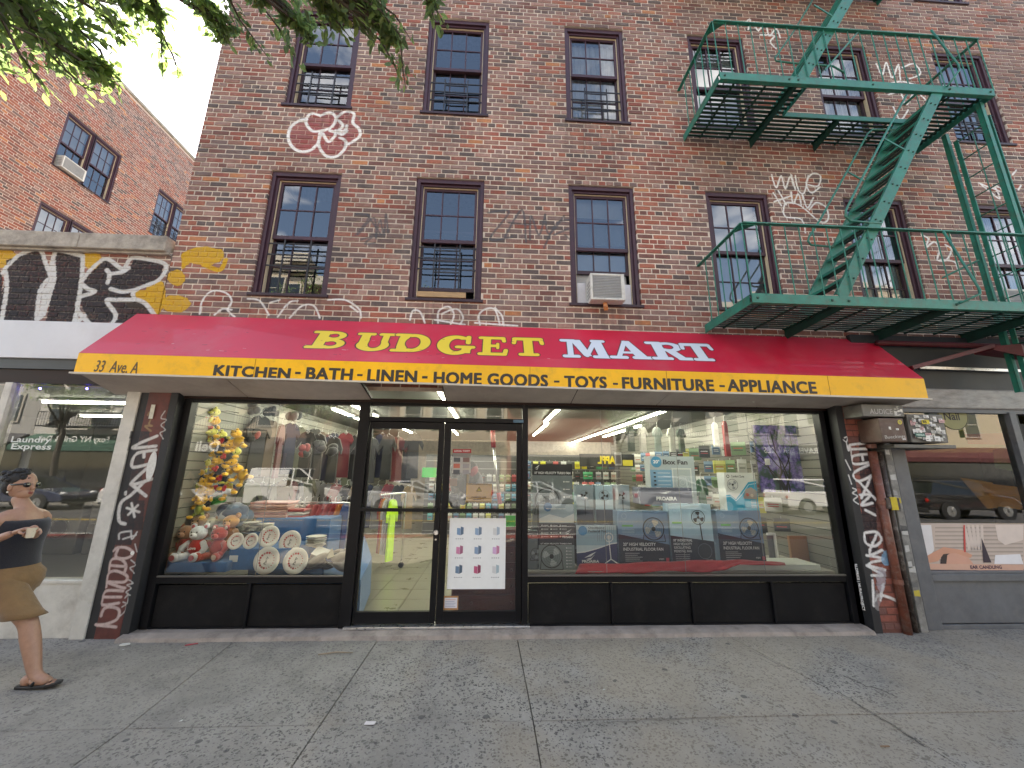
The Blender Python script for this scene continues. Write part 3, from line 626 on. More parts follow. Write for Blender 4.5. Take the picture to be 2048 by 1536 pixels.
# ================================================================== ground
M_walk = M('sidewalk_concrete', (.25, .23, .20), .82, var=.2, vscale=3, bump=.25, bscale=120, dirt=(.11, .10, .095), dirtamt=.45, dscale=2.3, big=.1)
def walk_material():
    mt = M_walk; n = mt.node_tree.nodes; l = mt.node_tree.links; b = n['Principled BSDF']
    src = b.inputs['Base Color'].links[0].from_socket
    geo = n.new('ShaderNodeNewGeometry')
    # exposed dark aggregate, strongest to the right of the door
    sp = n.new('ShaderNodeSeparateXYZ'); l.new(geo.outputs['Position'], sp.inputs[0])
    zn = n.new('ShaderNodeTexNoise'); zn.inputs['Scale'].default_value = .55; zn.inputs['Detail'].default_value = 4; l.new(geo.outputs['Position'], zn.inputs[0])
    rx = n.new('ShaderNodeMapRange'); rx.inputs['From Min'].default_value = -3.6; rx.inputs['From Max'].default_value = 1.2; rx.inputs['To Min'].default_value = -.16; rx.inputs['To Max'].default_value = .10; l.new(sp.outputs[0], rx.inputs[0])
    ad = n.new('ShaderNodeMath'); l.new(zn.outputs[0], ad.inputs[0]); l.new(rx.outputs[0], ad.inputs[1])
    zr = n.new('ShaderNodeMapRange'); zr.inputs['From Min'].default_value = .34; zr.inputs['From Max'].default_value = .60; zr.inputs['To Min'].default_value = .42; l.new(ad.outputs[0], zr.inputs[0])
    wn_ = n.new('ShaderNodeTexNoise'); wn_.inputs['Scale'].default_value = 30; l.new(geo.outputs['Position'], wn_.inputs[0])
    wv = n.new('ShaderNodeMix'); wv.data_type = 'RGBA'; wv.blend_type = 'LINEAR_LIGHT'; wv.inputs['Factor'].default_value = .025; l.new(geo.outputs['Position'], wv.inputs['A']); l.new(wn_.outputs['Color'], wv.inputs['B'])
    for sc, th, colr, amt in ((58, .35, (.040, .036, .036), .88), (36, .30, (.042, .038, .038), .85), (22, .13, (.03, .03, .03), .9), (110, .26, (.42, .40, .37), .5)):
        v = n.new('ShaderNodeTexVoronoi'); v.inputs['Scale'].default_value = sc; l.new(wv.outputs['Result'], v.inputs[0])
        hs = n.new('ShaderNodeSeparateColor'); l.new(v.outputs['Color'], hs.inputs[0])
        sz = n.new('ShaderNodeMath'); sz.operation = 'MULTIPLY'; sz.inputs[1].default_value = th*1.6; l.new(hs.outputs[0], sz.inputs[0])
        r = n.new('ShaderNodeMath'); r.operation = 'LESS_THAN'; l.new(v.outputs['Distance'], r.inputs[0]); l.new(sz.outputs[0], r.inputs[1])
        g = n.new('ShaderNodeMath'); g.operation = 'LESS_THAN'; g.inputs[1].default_value = .72; l.new(hs.outputs[1], g.inputs[0])
        m1 = n.new('ShaderNodeMath'); m1.operation = 'MULTIPLY'; l.new(r.outputs[0], m1.inputs[0]); l.new(g.outputs[0], m1.inputs[1])
        m2 = n.new('ShaderNodeMath'); m2.operation = 'MULTIPLY'; l.new(m1.outputs[0], m2.inputs[0]); l.new(zr.outputs[0], m2.inputs[1])
        m3 = n.new('ShaderNodeMath'); m3.operation = 'MULTIPLY'; m3.inputs[1].default_value = amt; l.new(m2.outputs[0], m3.inputs[0])
        x = n.new('ShaderNodeMix'); x.data_type = 'RGBA'; x.inputs['B'].default_value = (*colr, 1); l.new(m3.outputs[0], x.inputs['Factor']); l.new(src, x.inputs['A']); src = x.outputs['Result']
    tz = n.new('ShaderNodeMath'); tz.operation = 'MULTIPLY'; tz.inputs[1].default_value = .5; tn = n.new('ShaderNodeTexNoise'); tn.inputs['Scale'].default_value = 1.1; tn.inputs['Detail'].default_value = 5; l.new(geo.outputs['Position'], tn.inputs[0])
    ta = n.new('ShaderNodeMath'); l.new(tn.outputs[0], ta.inputs[0]); l.new(rx.outputs[0], ta.inputs[1]); tr_ = n.new('ShaderNodeMapRange'); tr_.inputs['From Min'].default_value = .5; tr_.inputs['From Max'].default_value = .64; l.new(ta.outputs[0], tr_.inputs[0]); l.new(tr_.outputs[0], tz.inputs[0])
    x = n.new('ShaderNodeMix'); x.data_type = 'RGBA'; x.inputs['B'].default_value = (.30, .25, .185, 1); l.new(tz.outputs[0], x.inputs['Factor']); l.new(src, x.inputs['A']); src = x.outputs['Result']
    # chewing gum spots
    v = n.new('ShaderNodeTexVoronoi'); v.inputs['Scale'].default_value = 4.5; l.new(geo.outputs['Position'], v.inputs[0])
    hs = n.new('ShaderNodeSeparateColor'); l.new(v.outputs['Color'], hs.inputs[0])
    sz = n.new('ShaderNodeMath'); sz.operation = 'MULTIPLY'; sz.inputs[1].default_value = .11; l.new(hs.outputs[0], sz.inputs[0])
    r = n.new('ShaderNodeMath'); r.operation = 'LESS_THAN'; l.new(v.outputs['Distance'], r.inputs[0]); l.new(sz.outputs[0], r.inputs[1])
    g = n.new('ShaderNodeMath'); g.operation = 'MULTIPLY'; g.inputs[1].default_value = .7; l.new(r.outputs[0], g.inputs[0])
    x = n.new('ShaderNodeMix'); x.data_type = 'RGBA'; x.inputs['B'].default_value = (.045, .044, .045, 1); l.new(g.outputs[0], x.inputs['Factor']); l.new(src, x.inputs['A']); src = x.outputs['Result']
    l.new(src, b.inputs['Base Color'])
walk_material()
M_joint = M('joint_dirt', (.10, .09, .08), .95)
base = MB().box(-40, 40, -5.55, .6, -.2, -.03).build('sidewalk', M_joint, None); base['kind'] = 'structure'
jx = sorted([-9.5, -7.9, -6.3, -4.7] + [onZ(u, v).x for u, v in ((470, 1282),)] + [onZ(752, 1282).x, onZ(1036, 1282).x, onZ(1490, 1290).x, 4.2, 5.7, 7.2, 8.7, 10.2, 11.7])
jy = [-5.5, -4.15, onZ(640, 1450).y, -.02]
def slab(x0, x1, y0, y1, dz=0, skew=(0, 0, 0, 0), mat=M_walk):
    g = .006; b = MB()
    b.hexa([(x0+g+skew[0], y0+g, -.1), (x1-g+skew[1], y0+g, -.1), (x1-g+skew[2], y1-g, -.1), (x0+g+skew[3], y1-g, -.1), (x0+g+skew[0], y0+g, dz), (x1-g+skew[1], y0+g, dz), (x1-g+skew[2], y1-g, dz), (x0+g+skew[3], y1-g, dz)])
    return b.build('sidewalk_slab', mat, base, bevel=.005, fixn=True)
yj = jy[2]
def jl(u1, v1, u2, v2):      # x of a joint line on three cross joints
    a, b = onZ(u1, v1), onZ(u2, v2); f = lambda y: a.x+(b.x-a.x)*(y-a.y)/(b.y-a.y); return f
lines = [lambda y: -9.6, lambda y: -8.0, lambda y: -6.4, lambda y: -4.9, jl(470, 1282, 260, 1450), jl(752, 1285, 640, 1450), jl(1036, 1285, 1068, 1450), jl(1490, 1290, 1850, 1480), lambda y: 4.4, lambda y: 6.0, lambda y: 7.6, lambda y: 9.2, lambda y: 10.8]
for i in range(len(lines)-1):
    for j in range(3):
        y0, y1 = jy[j], jy[j+1]; f, g_ = lines[i], lines[i+1]; cl = lambda F_: (lambda y: F_(max(y, yj-.4)))
        f, g_ = cl(f), cl(g_)
        if i == 4 and j < 2 or i == 6 and j == 0: pass
        b = MB(); e = .0035; z = random.uniform(-.003, .003)
        if j == 1 and i == 7: y0 = y0
        b.hexa([(f(y0)+e, y0+e, -.1), (g_(y0)-e, y0+e, -.1), (g_(y1)-e, y1-e, -.1), (f(y1)+e, y1-e, -.1), (f(y0)+e, y0+e, z), (g_(y0)-e, y0+e, z), (g_(y1)-e, y1-e, z), (f(y1)+e, y1-e, z)])
        b.build('sidewalk_slab', M_walk, base, bevel=.004, fixn=True)
MB().box(-40, -9.62, -5.5, -.02, -.1, 0).build('sidewalk_slab', M_walk, base); MB().box(10.82, 40, -5.5, -.02, -.1, 0).build('sidewalk_slab', M_walk, base)
def crack(pts, w=.007):
    mb = MB(); P_ = [onZ(u, v, .0045) for u, v in pts]; Q = []
    for a, b in zip(P_[:-1], P_[1:]):
        for k in range(8): Q.append(a.lerp(b, k/8)+Vector((random.uniform(-.012, .012), random.uniform(-.012, .012), 0)))
    vs = []; fs = []
    for i, p in enumerate(Q):
        d = (Q[min(i+1, len(Q)-1)]-Q[max(i-1, 0)]).normalized(); n_ = Vector((-d.y, d.x, 0))*w*random.uniform(.3, 1); vs += [p-n_, p+n_]
    for i in range(len(Q)-1): fs.append((2*i, 2*i+2, 2*i+3, 2*i+1))
    mb.add(vs, fs); mb.build('crack', M_joint, base)
crack([(1676, 1384), (1700, 1396), (1716, 1408), (1746, 1428), (1790, 1452), (1850, 1494)]); crack([(1690, 1352), (1730, 1372), (1760, 1378), (1798, 1396)], .012); crack([(1200, 1444), (1330, 1440), (1460, 1436)], .004); crack([(1500, 1300), (1560, 1330), (1640, 1352)], .004)
M_kerb = M('kerb_stone', (.30, .29, .27), .8, var=.2, bump=.3)
kb = MB().box(-40, 40, -5.72, -5.56, -.3, .005).build('kerb', M_kerb, None, bevel=.01); kb['kind'] = 'structure'
# ================================================================== storefront geometry helpers
M_blk = M('black_aluminium', (.006, .006, .0075), .42, var=.2, vscale=7, spec=.22, bump=.03, bscale=20)
M_blkp = M('black_panel', (.009, .009, .010), .5, var=.25, vscale=3, spec=.15, dirt=(.03, .028, .025), dirtamt=.35, dscale=5)
M_glassS = glassmat('shop_glass', (.93, .95, .94), 2.05, wav=.035, wscale=.6)
M_brn = M('brown_header', (.025, .012, .009), .5, spec=.25, var=.3, vscale=8, stretch=(.3, 1, 2))
M_alu = M('bare_aluminium', (.62, .62, .62), .3, metal=.9, var=.2, vscale=20)
M_ledge = M('ledge_cement', (.30, .255, .22), .85, var=.22, vscale=6, bump=.35, bscale=50, dirt=(.10, .08, .07), dirtamt=.7, dscale=5)
M_sil = M('silicone', (.20, .20, .19), .5, var=0)
X = lambda u, v=1000, y=0: onY(u, v, y).x
Z = lambda v, u=1000, y=0: onY(u, v, y).z
zt_l, zt_r = Z(800, 388), Z(828, 1640); zg = (zt_l+zt_r)/2        # head of the glass
zs = Z(1149, 900)                                               # top of bulkhead
zb0 = .055
xL0, xL1, xP1 = X(336), X(351), X(705)                          # left frame, glass, post
xP2, xD1, xD2, xDm, xD3, xQ1, xQ2 = X(727), X(732), X(871), X(883), X(897), X(1042), X(1055)
xR1, xR2 = X(1660), X(1671)
shop = thing('glass_storefront', 'black framed glass shop front under the red and yellow awning', 'storefront', ((xL0+xR2)/2, 0, 0))
fr = []
def post(x0, x1, z0, z1, y0=-.045, y1=.06, nm='frame_post'): return MB().box(x0, x1, y0, y1, z0, z1).build(nm, M_blk, shop, bevel=.003)
post(xL0, xL1, zb0, zg+.02); post(xR1, xR2, zb0, zg+.02)
post(xP1, xP2, zb0, zg+.02, -.06); post(xQ1+.01, xQ2, zb0, zg+.02, -.06)
yg = .0
def rail(x0, x1, z0, z1, y0=-.04, y1=.055, nm='frame_rail'): return MB().box(x0, x1, y0, y1, z0, z1).build(nm, M_blk, shop, bevel=.003)
for a, b in ((xL1, xP1), (xQ2, xR1)):
    rail(a, b, zs-.075, zs-.012); MB().box(a, b, -.052, -.02, zs-.011, zs+.004).build('frame_sill', M_alu if False else M('dull_metal', (.16, .15, .14), .35, metal=.6), shop, bevel=.002)
    rail(a, b, zg-.012, zg+.02)
    MB().add([(a, yg, zs), (b, yg, zs), (b, yg, zg), (a, yg, zg)], [(0, 1, 2, 3)]) if False else None
def pane(x0, x1, z0, z1, par=shop, nm='glass_pane', y=0.0):
    return MB().add([(x0, y, z0), (x1, y, z0), (x1, y, z1), (x0, y, z1)], [(0, 1, 2, 3)]).build(nm, M_glassS, par)
seamsL = [X(533, 1000)]; seamsR = [X(1208), X(1360), X(1513)]
def panes(a, b, seams):
    xs = [a]+seams+[b]
    for i in range(len(xs)-1):
        pane(xs[i]+.003, xs[i+1]-.003, zs, zg-.01)
        if i: MB().box(xs[i]-.002, xs[i]+.002, -.002, .003, zs, zg-.01).build('glass_seam', M_sil, shop)
panes(xL1, xP1, seamsL); panes(xQ2, xR1, seamsR)
# bulkhead panels
def bulk(a, b):
    MB().box(a+.012, b-.012, -.012, .03, zb0+.01, zs-.095).build('bulkhead_panel', M_blkp, shop, bevel=.004)
def bulkpost(x): MB().box(x-.012, x+.012, -.045, .04, zb0, zs-.076).build('bulkhead_mullion', M_blk, shop, bevel=.003)
for xs in ([xL1, X(500, 1200), xP1], [xQ2, X(1222, 1200), X(1382, 1200), X(1543, 1200), xR1]):
    for i in range(len(xs)-1):
        bulk(xs[i], xs[i+1])
        if i: bulkpost(xs[i])
    rail(xs[0], xs[-1], zb0-.02, zb0+.012, -.035)
# transom and doors
ztr = Z(845, 890); zdt = ztr-.02
rail(xP2, xQ1+.01, ztr+.0, ztr+.05, -.055); pane(xP2, xQ1, ztr+.05, zg-.01)
rail(xP2, xQ1+.01, zg-.012, zg+.02)
MB().box(xP2-.06, xQ2+.02, -.10, .05, .055, .078).build('threshold', M_alu, shop, bevel=.004)
MB().box(X(700, 838), X(720, 838), -.064, -.061, ztr+.03, ztr+.05).build('tape', M('blue_tape', (.10, .19, .28), .7), shop)
MB().box(X(1026, 848), X(1046, 848), -.066, -.062, ztr+.005, ztr+.04).build('tape', MATS['blue_tape'], shop)
zd0 = .085
def door(x0, x1, g0, g1, label, right):
    d = MB(); zr0, zr1 = Z(1222, 800), Z(858, 800)
    d.box(x0, g0, -.03, .02, zd0, ztr-.004); d.box(g1, x1, -.03, .02, zd0, ztr-.004)
    d.box(g0, g1, -.029, .019, zd0, zr0); d.box(g0, g1, -.029, .019, zr1, ztr-.004)
    o = sub(d.build('door', M_blk, shop, bevel=.003, label=label), shop)
    pane(g0, g1, zr0, zr1, o, 'door_glass')
    zp = Z(1019, 880); b = MB(); b.box(g0-.03, g1+.03, -.085, -.06, zp-.018, zp+.018); b.box(g0-.04, g0-.005, -.06, -.028, zp-.022, zp+.022); b.box(g1+.005, g1+.04, -.06, -.028, zp-.022, zp+.022)
    b.build('push_bar', M_blk, o, bevel=.003)
    if not right:
        k = MB(); c = (X(873, 1064), 0, Z(1064, 873)); k.tube([(c[0], -.03, c[2]), (c[0], -.05, c[2])], [.028, .024], 18); k.tube([(c[0], -.03, c[2]-.075), (c[0], -.036, c[2]-.075)], .01, 10)
        k.build('door_lock', M_alu, o, smooth=False)
door(xP2+.006, xDm-.005, xD1+.005, xD2, 'left glass door with clear view of the tiled floor', False)
door(xDm+.002, xQ1+.006, xD3, X(1032), 'right glass door covered by a paper poster', True)
# header over the glass and the cement ledge below
zsf = Z(792, 700)
MB().box(xL0-.06, xR2+.12, -.045, .08, zg+.022, 2.515).build('header', M_brn, shop, bevel=.004)
lg = MB(); xa, xb = X(250, 1275, -.1), X(1735, 1272, -.1)
n = 40; pr_ = [(-.22, -.01), (-.20, .035), (-.12, .052), (.02, .056)]
vs = []; fs = []
for i in range(n+1):
    x = xa+(xb-xa)*i/n
    for (y, z) in pr_: vs.append((x, y+random.uniform(-.006, .006)*(y < -.1), z+random.uniform(-.003, .003)))
for i in range(n):
    for k in range(3): fs.append((i*4+k, (i+1)*4+k, (i+1)*4+k+1, i*4+k+1))
lg.add(vs, fs); lg.build('ledge', M_ledge, shop, fixn=True)
# ================================================================== pilasters left and right of the shop
M_mar = M('maroon_panel', (.115, .03, .024), .55, var=.35, vscale=7, bump=.15, img=IMG, dirt=(.05, .03, .025), dirtamt=.6)
M_gst = M('grey_strip', (.018, .018, .02), .6, var=.3, img=IMG, bump=.1)
M_wht = M('white_painted_frame', (.56, .54, .49), .5, var=.12, dirt=(.25, .22, .19), dirtamt=.5, dscale=4, img=IMG)
M_brkP = M('reveal_brick', (.10, .055, .042), .8, var=.35, vscale=14, bump=.4)
zpt = 2.52
pl = thing('graffiti_pilaster', 'maroon pilaster with white paint tags between the white frame and the shop window', 'pilaster', (X(270, 1000, yp), -.05, 0))
MB().box(X(232, 1000, yp), X(250, 1000, yp), yp+.01, .1, 0, zpt).build('dark_edge', M_gst, pl, bevel=.004)
MB().box(X(250, 1000, yp), X(297, 1000, yp), yp, .1, 0, zpt).build('maroon_panel', M_mar, pl, bevel=.004)
MB().box(X(297, 1000, yp-.01), X(313, 1000, yp-.01), yp-.01, .1, 0, zpt).build('steel_strip', M_gst, pl, bevel=.004)
st = MB(); c = onY(297, 932, yp-.012); st.disc((c.x+.03, yp-.012, c.z), .045, n=24, col=(.6, .6, .58), ry=.16); st.build('sticker', M('sticker_print', 'attr', .5, var=.15, vscale=30), pl)
st = MB(); c = onY(303, 825, yp-.012); st.add([(c.x-.02, yp-.0115, c.z-.07), (c.x+.025, yp-.0115, c.z-.07), (c.x+.025, yp-.0115, c.z+.09), (c.x-.02, yp-.0115, c.z+.09)], [(0, 1, 2, 3)], (.6, .58, .5)); st.build('sticker', MATS['sticker_print'], pl)
st = MB(); c = onY(265, 1106, yp-.002); st.disc((c.x, yp-.003, c.z), .02, n=18, col=(.75, .75, .72)); st.build('sticker', MATS['sticker_print'], pl)
def reveal(x0, x1, nm, lab):
    t = thing('brick_reveal', lab, 'brick pier', ((x0+x1)/2, .05, 0))
    MB().box(x0, x1, .02, .12, 0, zpt).build('mortar_bed', M_mort, t)
    z = .04; k = 0
    while z < zpt-.07:
        me, vs, fs, c = unit_brick(random.choice([0, 2, 4, 6, 10, 8]), M_brick)
        o = bpy.data.objects.new('brick', me); COL.objects.link(o); o.parent = t
        w = x1-x0-.006; o.matrix_local = Matrix.Translation(Vector((x0+.003, .012, z))-wloc(t)) @ Matrix.Diagonal((w, .05, .064, 1)); z += .0753; k += 1
reveal(X(315), X(335), 'l', 'narrow dim strip of bricks left of the window with the plush toys')
reveal(X(1673), X(1684), 'r', 'narrow dim strip of bricks right of the window with the fan boxes')
pr2 = thing('graffiti_pier', 'brick pier with bold white painted letters under the stickered meter boxes', 'pier', (X(1730, 1000, yq), -.05, 0))
MB().box(X(1685), X(1700, 1000, yq), yq+.09, .1, 0, zpt).build('dark_edge', M_blk, pr2)
MB().box(X(1700, 1000, yq), X(1715, 1000, yq), yq-.02, .1, 0, zpt).build('steel_strip', M_gst, pr2, bevel=.004)
xa_, xb_ = X(1715, 1000, yq), X(1754, 1000, yq)
MB().box(xa_, xb_, yq, .1, 0, zpt).build('mortar_bed', M('painted_mortar', (.14, .055, .042), .8, var=.3, bump=.3, img=IMG), pr2)
M_brkp = M('painted_brick', 'attr', .75, var=.25, vscale=18, bump=.4, img=IMG)
rws = brick_rows(xa_, xb_, .03, zpt, [], zref=.03, L=.22)
for (a, b, za, zb_, e) in rws:
    k = random.choice([6, 7, 16, 17, 6]); me, vs, fs, c = unit_brick(k, M_brkp)
    o = bpy.data.objects.new('brick', me); COL.objects.link(o); o.parent = pr2
    o.matrix_local = Matrix.Translation(Vector((a, yq-.005, za))-wloc(pr2)) @ Matrix.Diagonal((b-a, .05, zb_-za, 1))
tx = MB(); a = onY(1722, 1128, yq-.022); puttext(tx, 'RLDPRICE | MURALPROJECT', (X(1704, 1120, yq-.022)+.012, yq-.0225, a.z), (0, 0, -1), (1, 0, 0), w=a.z-onY(1740, 1220, yq).z, h=.038, col=(.7, .7, .68), bold=.02)
tx.build('lettering', MATS['sticker_print'], pr2)
cd = thing('conduit_pipe', 'rusty brown riser pipe beside the brick pier with painted letters', 'pipe', (X(1764, 1000, -.16), -.16, 0))
M_pipe = M('rust_pipe', (.16, .05, .03), .5, var=.35, vscale=12, dirt=(.3, .28, .25), dirtamt=.4, dscale=14)
M_pipe2 = M('dark_pipe', (.05, .035, .03), .55, var=.3, dirt=(.4, .38, .33), dirtamt=.6, dscale=9)
px_ = X(1763, 1000, -.18); cd_top = Z(905, 1760)
MB().tube([(px_, -.18, 0), (px_, -.18, cd_top)], .043, 16).build('pipe', M_pipe, cd, smooth=True)
for z in (.5, 1.35, 2.0): MB().tube([(px_, -.18, z), (px_, -.18, z+.05)], .05, 16).build('coupling', M_pipe, cd, smooth=False)
px2 = X(1778, 1000, -.14); MB().tube([(px2, -.14, 0), (px2, -.14, cd_top)], .03, 14).build('thin_pipe', M_pipe2, cd, smooth=True)
MB().box(X(1786, 1000, -.14), X(1800, 1000, -.14), -.16, .1, 0, 2.45).build('grey_post', M('weathered_post', (.22, .215, .2), .6, var=.4, vscale=9, dirt=(.06, .05, .05), dirtamt=.8, dscale=7), cd, bevel=.006)
jb = thing('junction_box', 'small dark junction box with yellow tape on the rusty pipe', 'junction box', (onY(1785, 1005, -.24).x, -.24, onY(1785, 1018, -.24).z))
a, b = onY(1772, 996, -.24), onY(1803, 1018, -.24)
MB().box(a.x, b.x, -.24, -.12, b.z, a.z).build('box', M_pipe2, jb, bevel=.006)
y_ = MB().box(a.x+.05, b.x-.035, -.243, -.23, b.z-.012, a.z+.01, (.55, .42, .02)); y_.build('yellow_tape', MATS['sticker_print'], jb)
# meter boxes with stickers
M_mbox = M('meter_box_paint', (.10, .055, .04), .5, var=.3, dirt=(.25, .22, .18), dirtamt=.3, dscale=9)
M_gbox = M('grey_box_paint', (.14, .135, .12), .5, var=.25, dirt=(.3, .28, .26), dirtamt=.3)
def box_thing(nm, label, cat, u0, v0, u1, v1, yf, yb, mat):
    a, b = onY(u0, v0, yf), onY(u1, v1, yf); t = thing(nm, label, cat, ((a.x+b.x)/2, yf/2, b.z))
    MB().box(a.x, b.x, yf, yb, b.z, a.z).build('casing', mat, t, bevel=.008); return t, a, b
def stickers(t, a, b, yf, n, seed, pal=((.7, .7, .68), (.55, .55, .5), (.6, .35, .35), (.15, .15, .15), (.75, .74, .7)), s=(.03, .08)):
    r = random.Random(seed)
    for k in range(n):
        w, h = r.uniform(*s), r.uniform(*s)*.8; x = r.uniform(a.x+.01, b.x-w-.01); z = r.uniform(b.z+.01, a.z-h-.01); c = r.choice(pal)
        m_ = MB(); y = yf-.0012-.0006*k; m_.add([(x, y, z), (x+w, y, z+r.uniform(-.01, .01)), (x+w, y, z+h), (x, y, z+h)], [(0, 1, 2, 3)], c)
        for q in range(r.randint(1, 3)):
            zz = z+h*(.2+.25*q); m_.add([(x+w*.15, y-.0003, zz), (x+w*r.uniform(.5, .85), y-.0003, zz), (x+w*r.uniform(.5, .85), y-.0003, zz+h*.12), (x+w*.15, y-.0003, zz+h*.12)], [(0, 1, 2, 3)], (.08, .08, .08) if sum(c) > 1 else (.6, .6, .5))
        m_.build('sticker', MATS['sticker_print'], t)
t, a, b = box_thing('meter_box', 'brown meter box scrawled with handwriting beside the sticker covered grey one', 'meter box', 1756, 836, 1816, 884, -.42, -.05, M_mbox)
stickers(t, a, b, -.42, 3, 3, s=(.02, .045)); tx = MB(); puttext(tx, 'Bueckings', (a.x+.03, -.4265, b.z+.02), (1, 0, .06), (0, 0, 1), w=(b.x-a.x)*.82, h=.05, col=(.5, .49, .45)); tx.build('scrawl', MATS['sticker_print'], t)
st = MB(); st.disc((b.x-.05, -.4225, a.z-.045), .026, col=(.6, .5, .05)); st.disc((b.x-.05, -.4232, a.z-.045), .014, col=(.1, .1, .1), r2=.008); st.build('round_sticker', MATS['sticker_print'], t)
t, a, b = box_thing('meter_box', 'grey meter box plastered all over with paper stickers under the awning corner', 'meter box', 1812, 828, 1898, 886, -.36, -.04, M_gbox)
stickers(t, a, b, -.36, 46, 5); tx = MB(); tx.box(a.x+.14, a.x+.235, -.3905, -.39, a.z-.12, a.z-.07, (.62, .48, .02)); puttext(tx, 'JDL', (a.x+.147, -.392, a.z-.112), (1, 0, 0), (0, 0, 1), h=.034, col=(.02, .02, .02), bold=.04)
tx.box(a.x+.02, a.x+.15, -.3905, -.39, b.z+.06, b.z+.11, (.03, .10, .08)); puttext(tx, 'YERBA', (a.x+.03, -.392, b.z+.075), (1, 0, 0), (0, 0, 1), w=.11, h=.022, col=(.5, .7, .6), bold=.03); tx.build('printed_sticker', MATS['sticker_print'], t)
t, a, b = box_thing('junction_trough', 'flat grey trough box reading AUDICE just below the awning corner', 'utility box', 1722, 808, 1810, 834, -.40, -.05, M_gbox)
tx = MB(); puttext(tx, 'AUDICE', (a.x+.09, -.4012, b.z+.03), (1, 0, 0), (0, 0, 1), w=.28, h=.06, col=(.45, .44, .42)); tx.build('scrawl', MATS['sticker_print'], t)
xw = b.x-.14; stickers(t, Vector((xw, 0, a.z)), b, -.40, 8, 11, s=(.04, .07))
sp_ = MB(); a, b = onY(1780, 884, -.3), onY(1905, 894, -.3); sp_.box(a.x, b.x, -.34, .0, b.z-.02, b.z+.02); tag(recenter(sp_.build('steel_shelf', M_gbox, bevel=.004)), 'dark steel shelf carrying the two stickered meter boxes', 'shelf')
rr = random.Random(9)
for k in range(13):
    v = 905+k*24+rr.uniform(-9, 9); x = X(1786, 1000, -.14); w_ = X(1800, 1000, -.14)-x; z = onY(1790+(v-1000)*.16, v, -.163).z; c = rr.choice([(.45, .45, .43), (.5, .4, .05), (.2, .3, .34), (.3, .1, .08), (.08, .08, .08), (.55, .55, .53), (.3, .3, .29), (.12, .12, .12)]); w_ = x+(w_-x)*rr.uniform(.6, 1) if False else w_*rr.uniform(.55, 1)
    stk = MB(); stk.add([(x+.002, -.162, z-rr.uniform(.02, .05)), (x+w_-.004, -.162, z-.03), (x+w_-.004, -.162, z+rr.uniform(.01, .04)), (x+.002, -.162, z+.03)], [(0, 1, 2, 3)], c)
    stk.build('sticker', MATS['sticker_print'], cd)
# ================================================================== awning
aw = thing('shop_awning', 'long red and yellow metal awning lettered BUDGET MART above the shop window', 'awning', (.35, -.25, 2.6))
TL, TR = onY(275, 628), onY(1740, 680)
xl_, xr_ = TL.x, TR.x
FL, FR = onX(162, 707, xl_), onX(1850, 757, xr_); yf_ = (FL.y+FR.y)/2
BL_, BR_ = onX(148, 745, xl_), onX(1860, 797, xr_)
A = Vector((xl_, -.002, TL.z)); B = Vector((xr_, -.002, TR.z)); C_ = Vector((xl_, yf_, FL.z)); D_ = Vector((xr_, yf_, FR.z)); E_ = Vector((xl_, yf_, BL_.z)); F_ = Vector((xr_, yf_, BR_.z))
RED = (.58, .012, .042); YLW = (.95, .50, .006)
PA = Paint('awning_print', xl_, min(C_.z, D_.z)-.02, xr_-xl_, max(A.z, B.z)-min(C_.z, D_.z)+.04, 330)
def slopeP(u, v):   # intersection with sloped plane
    nrm = (B-A).cross(C_-A).normalized(); d = ray(u, v); t_ = (A-CAMP).dot(nrm)/d.dot(nrm); return CAMP+d*t_
LET = {}
# letters as unions / cuts: ('c',x0,y0,x1,y1,r) capsule, ('e',cx,cy,rx,ry) ellipse, ('-e',...) cut, ('-c',...) cut
LET['B'] = [('e', .60, .74, .34, .25), ('e', .62, .28, .38, .28), ('b', .2, .02, .55, .98), ('-e', .62, .735, .13, .115), ('-e', .64, .275, .15, .13), ('-b', .48, .66, .62, .81), ('-b', .48, .18, .64, .37), ('c', .08, .07, .5, .07, .075), ('c', .08, .93, .5, .93, .075)]
LET['U'] = [('e', .52, .32, .42, .33), ('b', .13, .32, .37, .95), ('b', .70, .32, .88, .95), ('-e', .55, .40, .17, .25), ('-b', .385, .4, .70, 1.0), ('c', .06, .93, .44, .93, .075), ('c', .64, .93, .98, .93, .075)]
LET['D'] = [('e', .52, .5, .46, .5), ('b', .14, .02, .5, .98), ('-e', .52, .5, .2, .33), ('-b', .4, .18, .5, .82), ('c', .06, .07, .4, .07, .075), ('c', .06, .93, .4, .93, .075), ('-b', -.1, .16, .13, .84)]
LET['G'] = [('e', .5, .5, .48, .5), ('-e', .54, .5, .2, .32), ('-b', .55, .42, 1.1, .78), ('c', .84, .62, .84, .92, .075), ('b', .68, .10, .92, .42), ('c', .56, .40, .98, .40, .07)]
LET['E'] = [('b', .16, .02, .42, .98), ('c', .08, .07, .86, .07, .075), ('c', .08, .93, .82, .93, .075), ('c', .4, .5, .62, .5, .07), ('c', .64, .38, .64, .62, .05), ('c', .86, .07, .9, .28, .07), ('c', .82, .93, .85, .76, .065)]
LET['T'] = [('b', .36, .02, .64, .98), ('c', .10, .92, .90, .92, .085), ('c', .10, .92, .07, .68, .07), ('c', .90, .92, .93, .68, .07), ('c', .26, .07, .74, .07, .075)]
LET['M'] = [('c', .17, .1, .21, .9, .09), ('q', .22, .98, .44, .98, .60, .1, .44, .1), ('c', .5, .12, .74, .88, .075), ('q', .68, .98, .88, .98, .94, .02, .74, .02), ('c', .05, .07, .32, .07, .075), ('c', .05, .93, .3, .93, .075), ('c', .66, .07, 1.0, .07, .075), ('c', .7, .93, .92, .93, .075)]
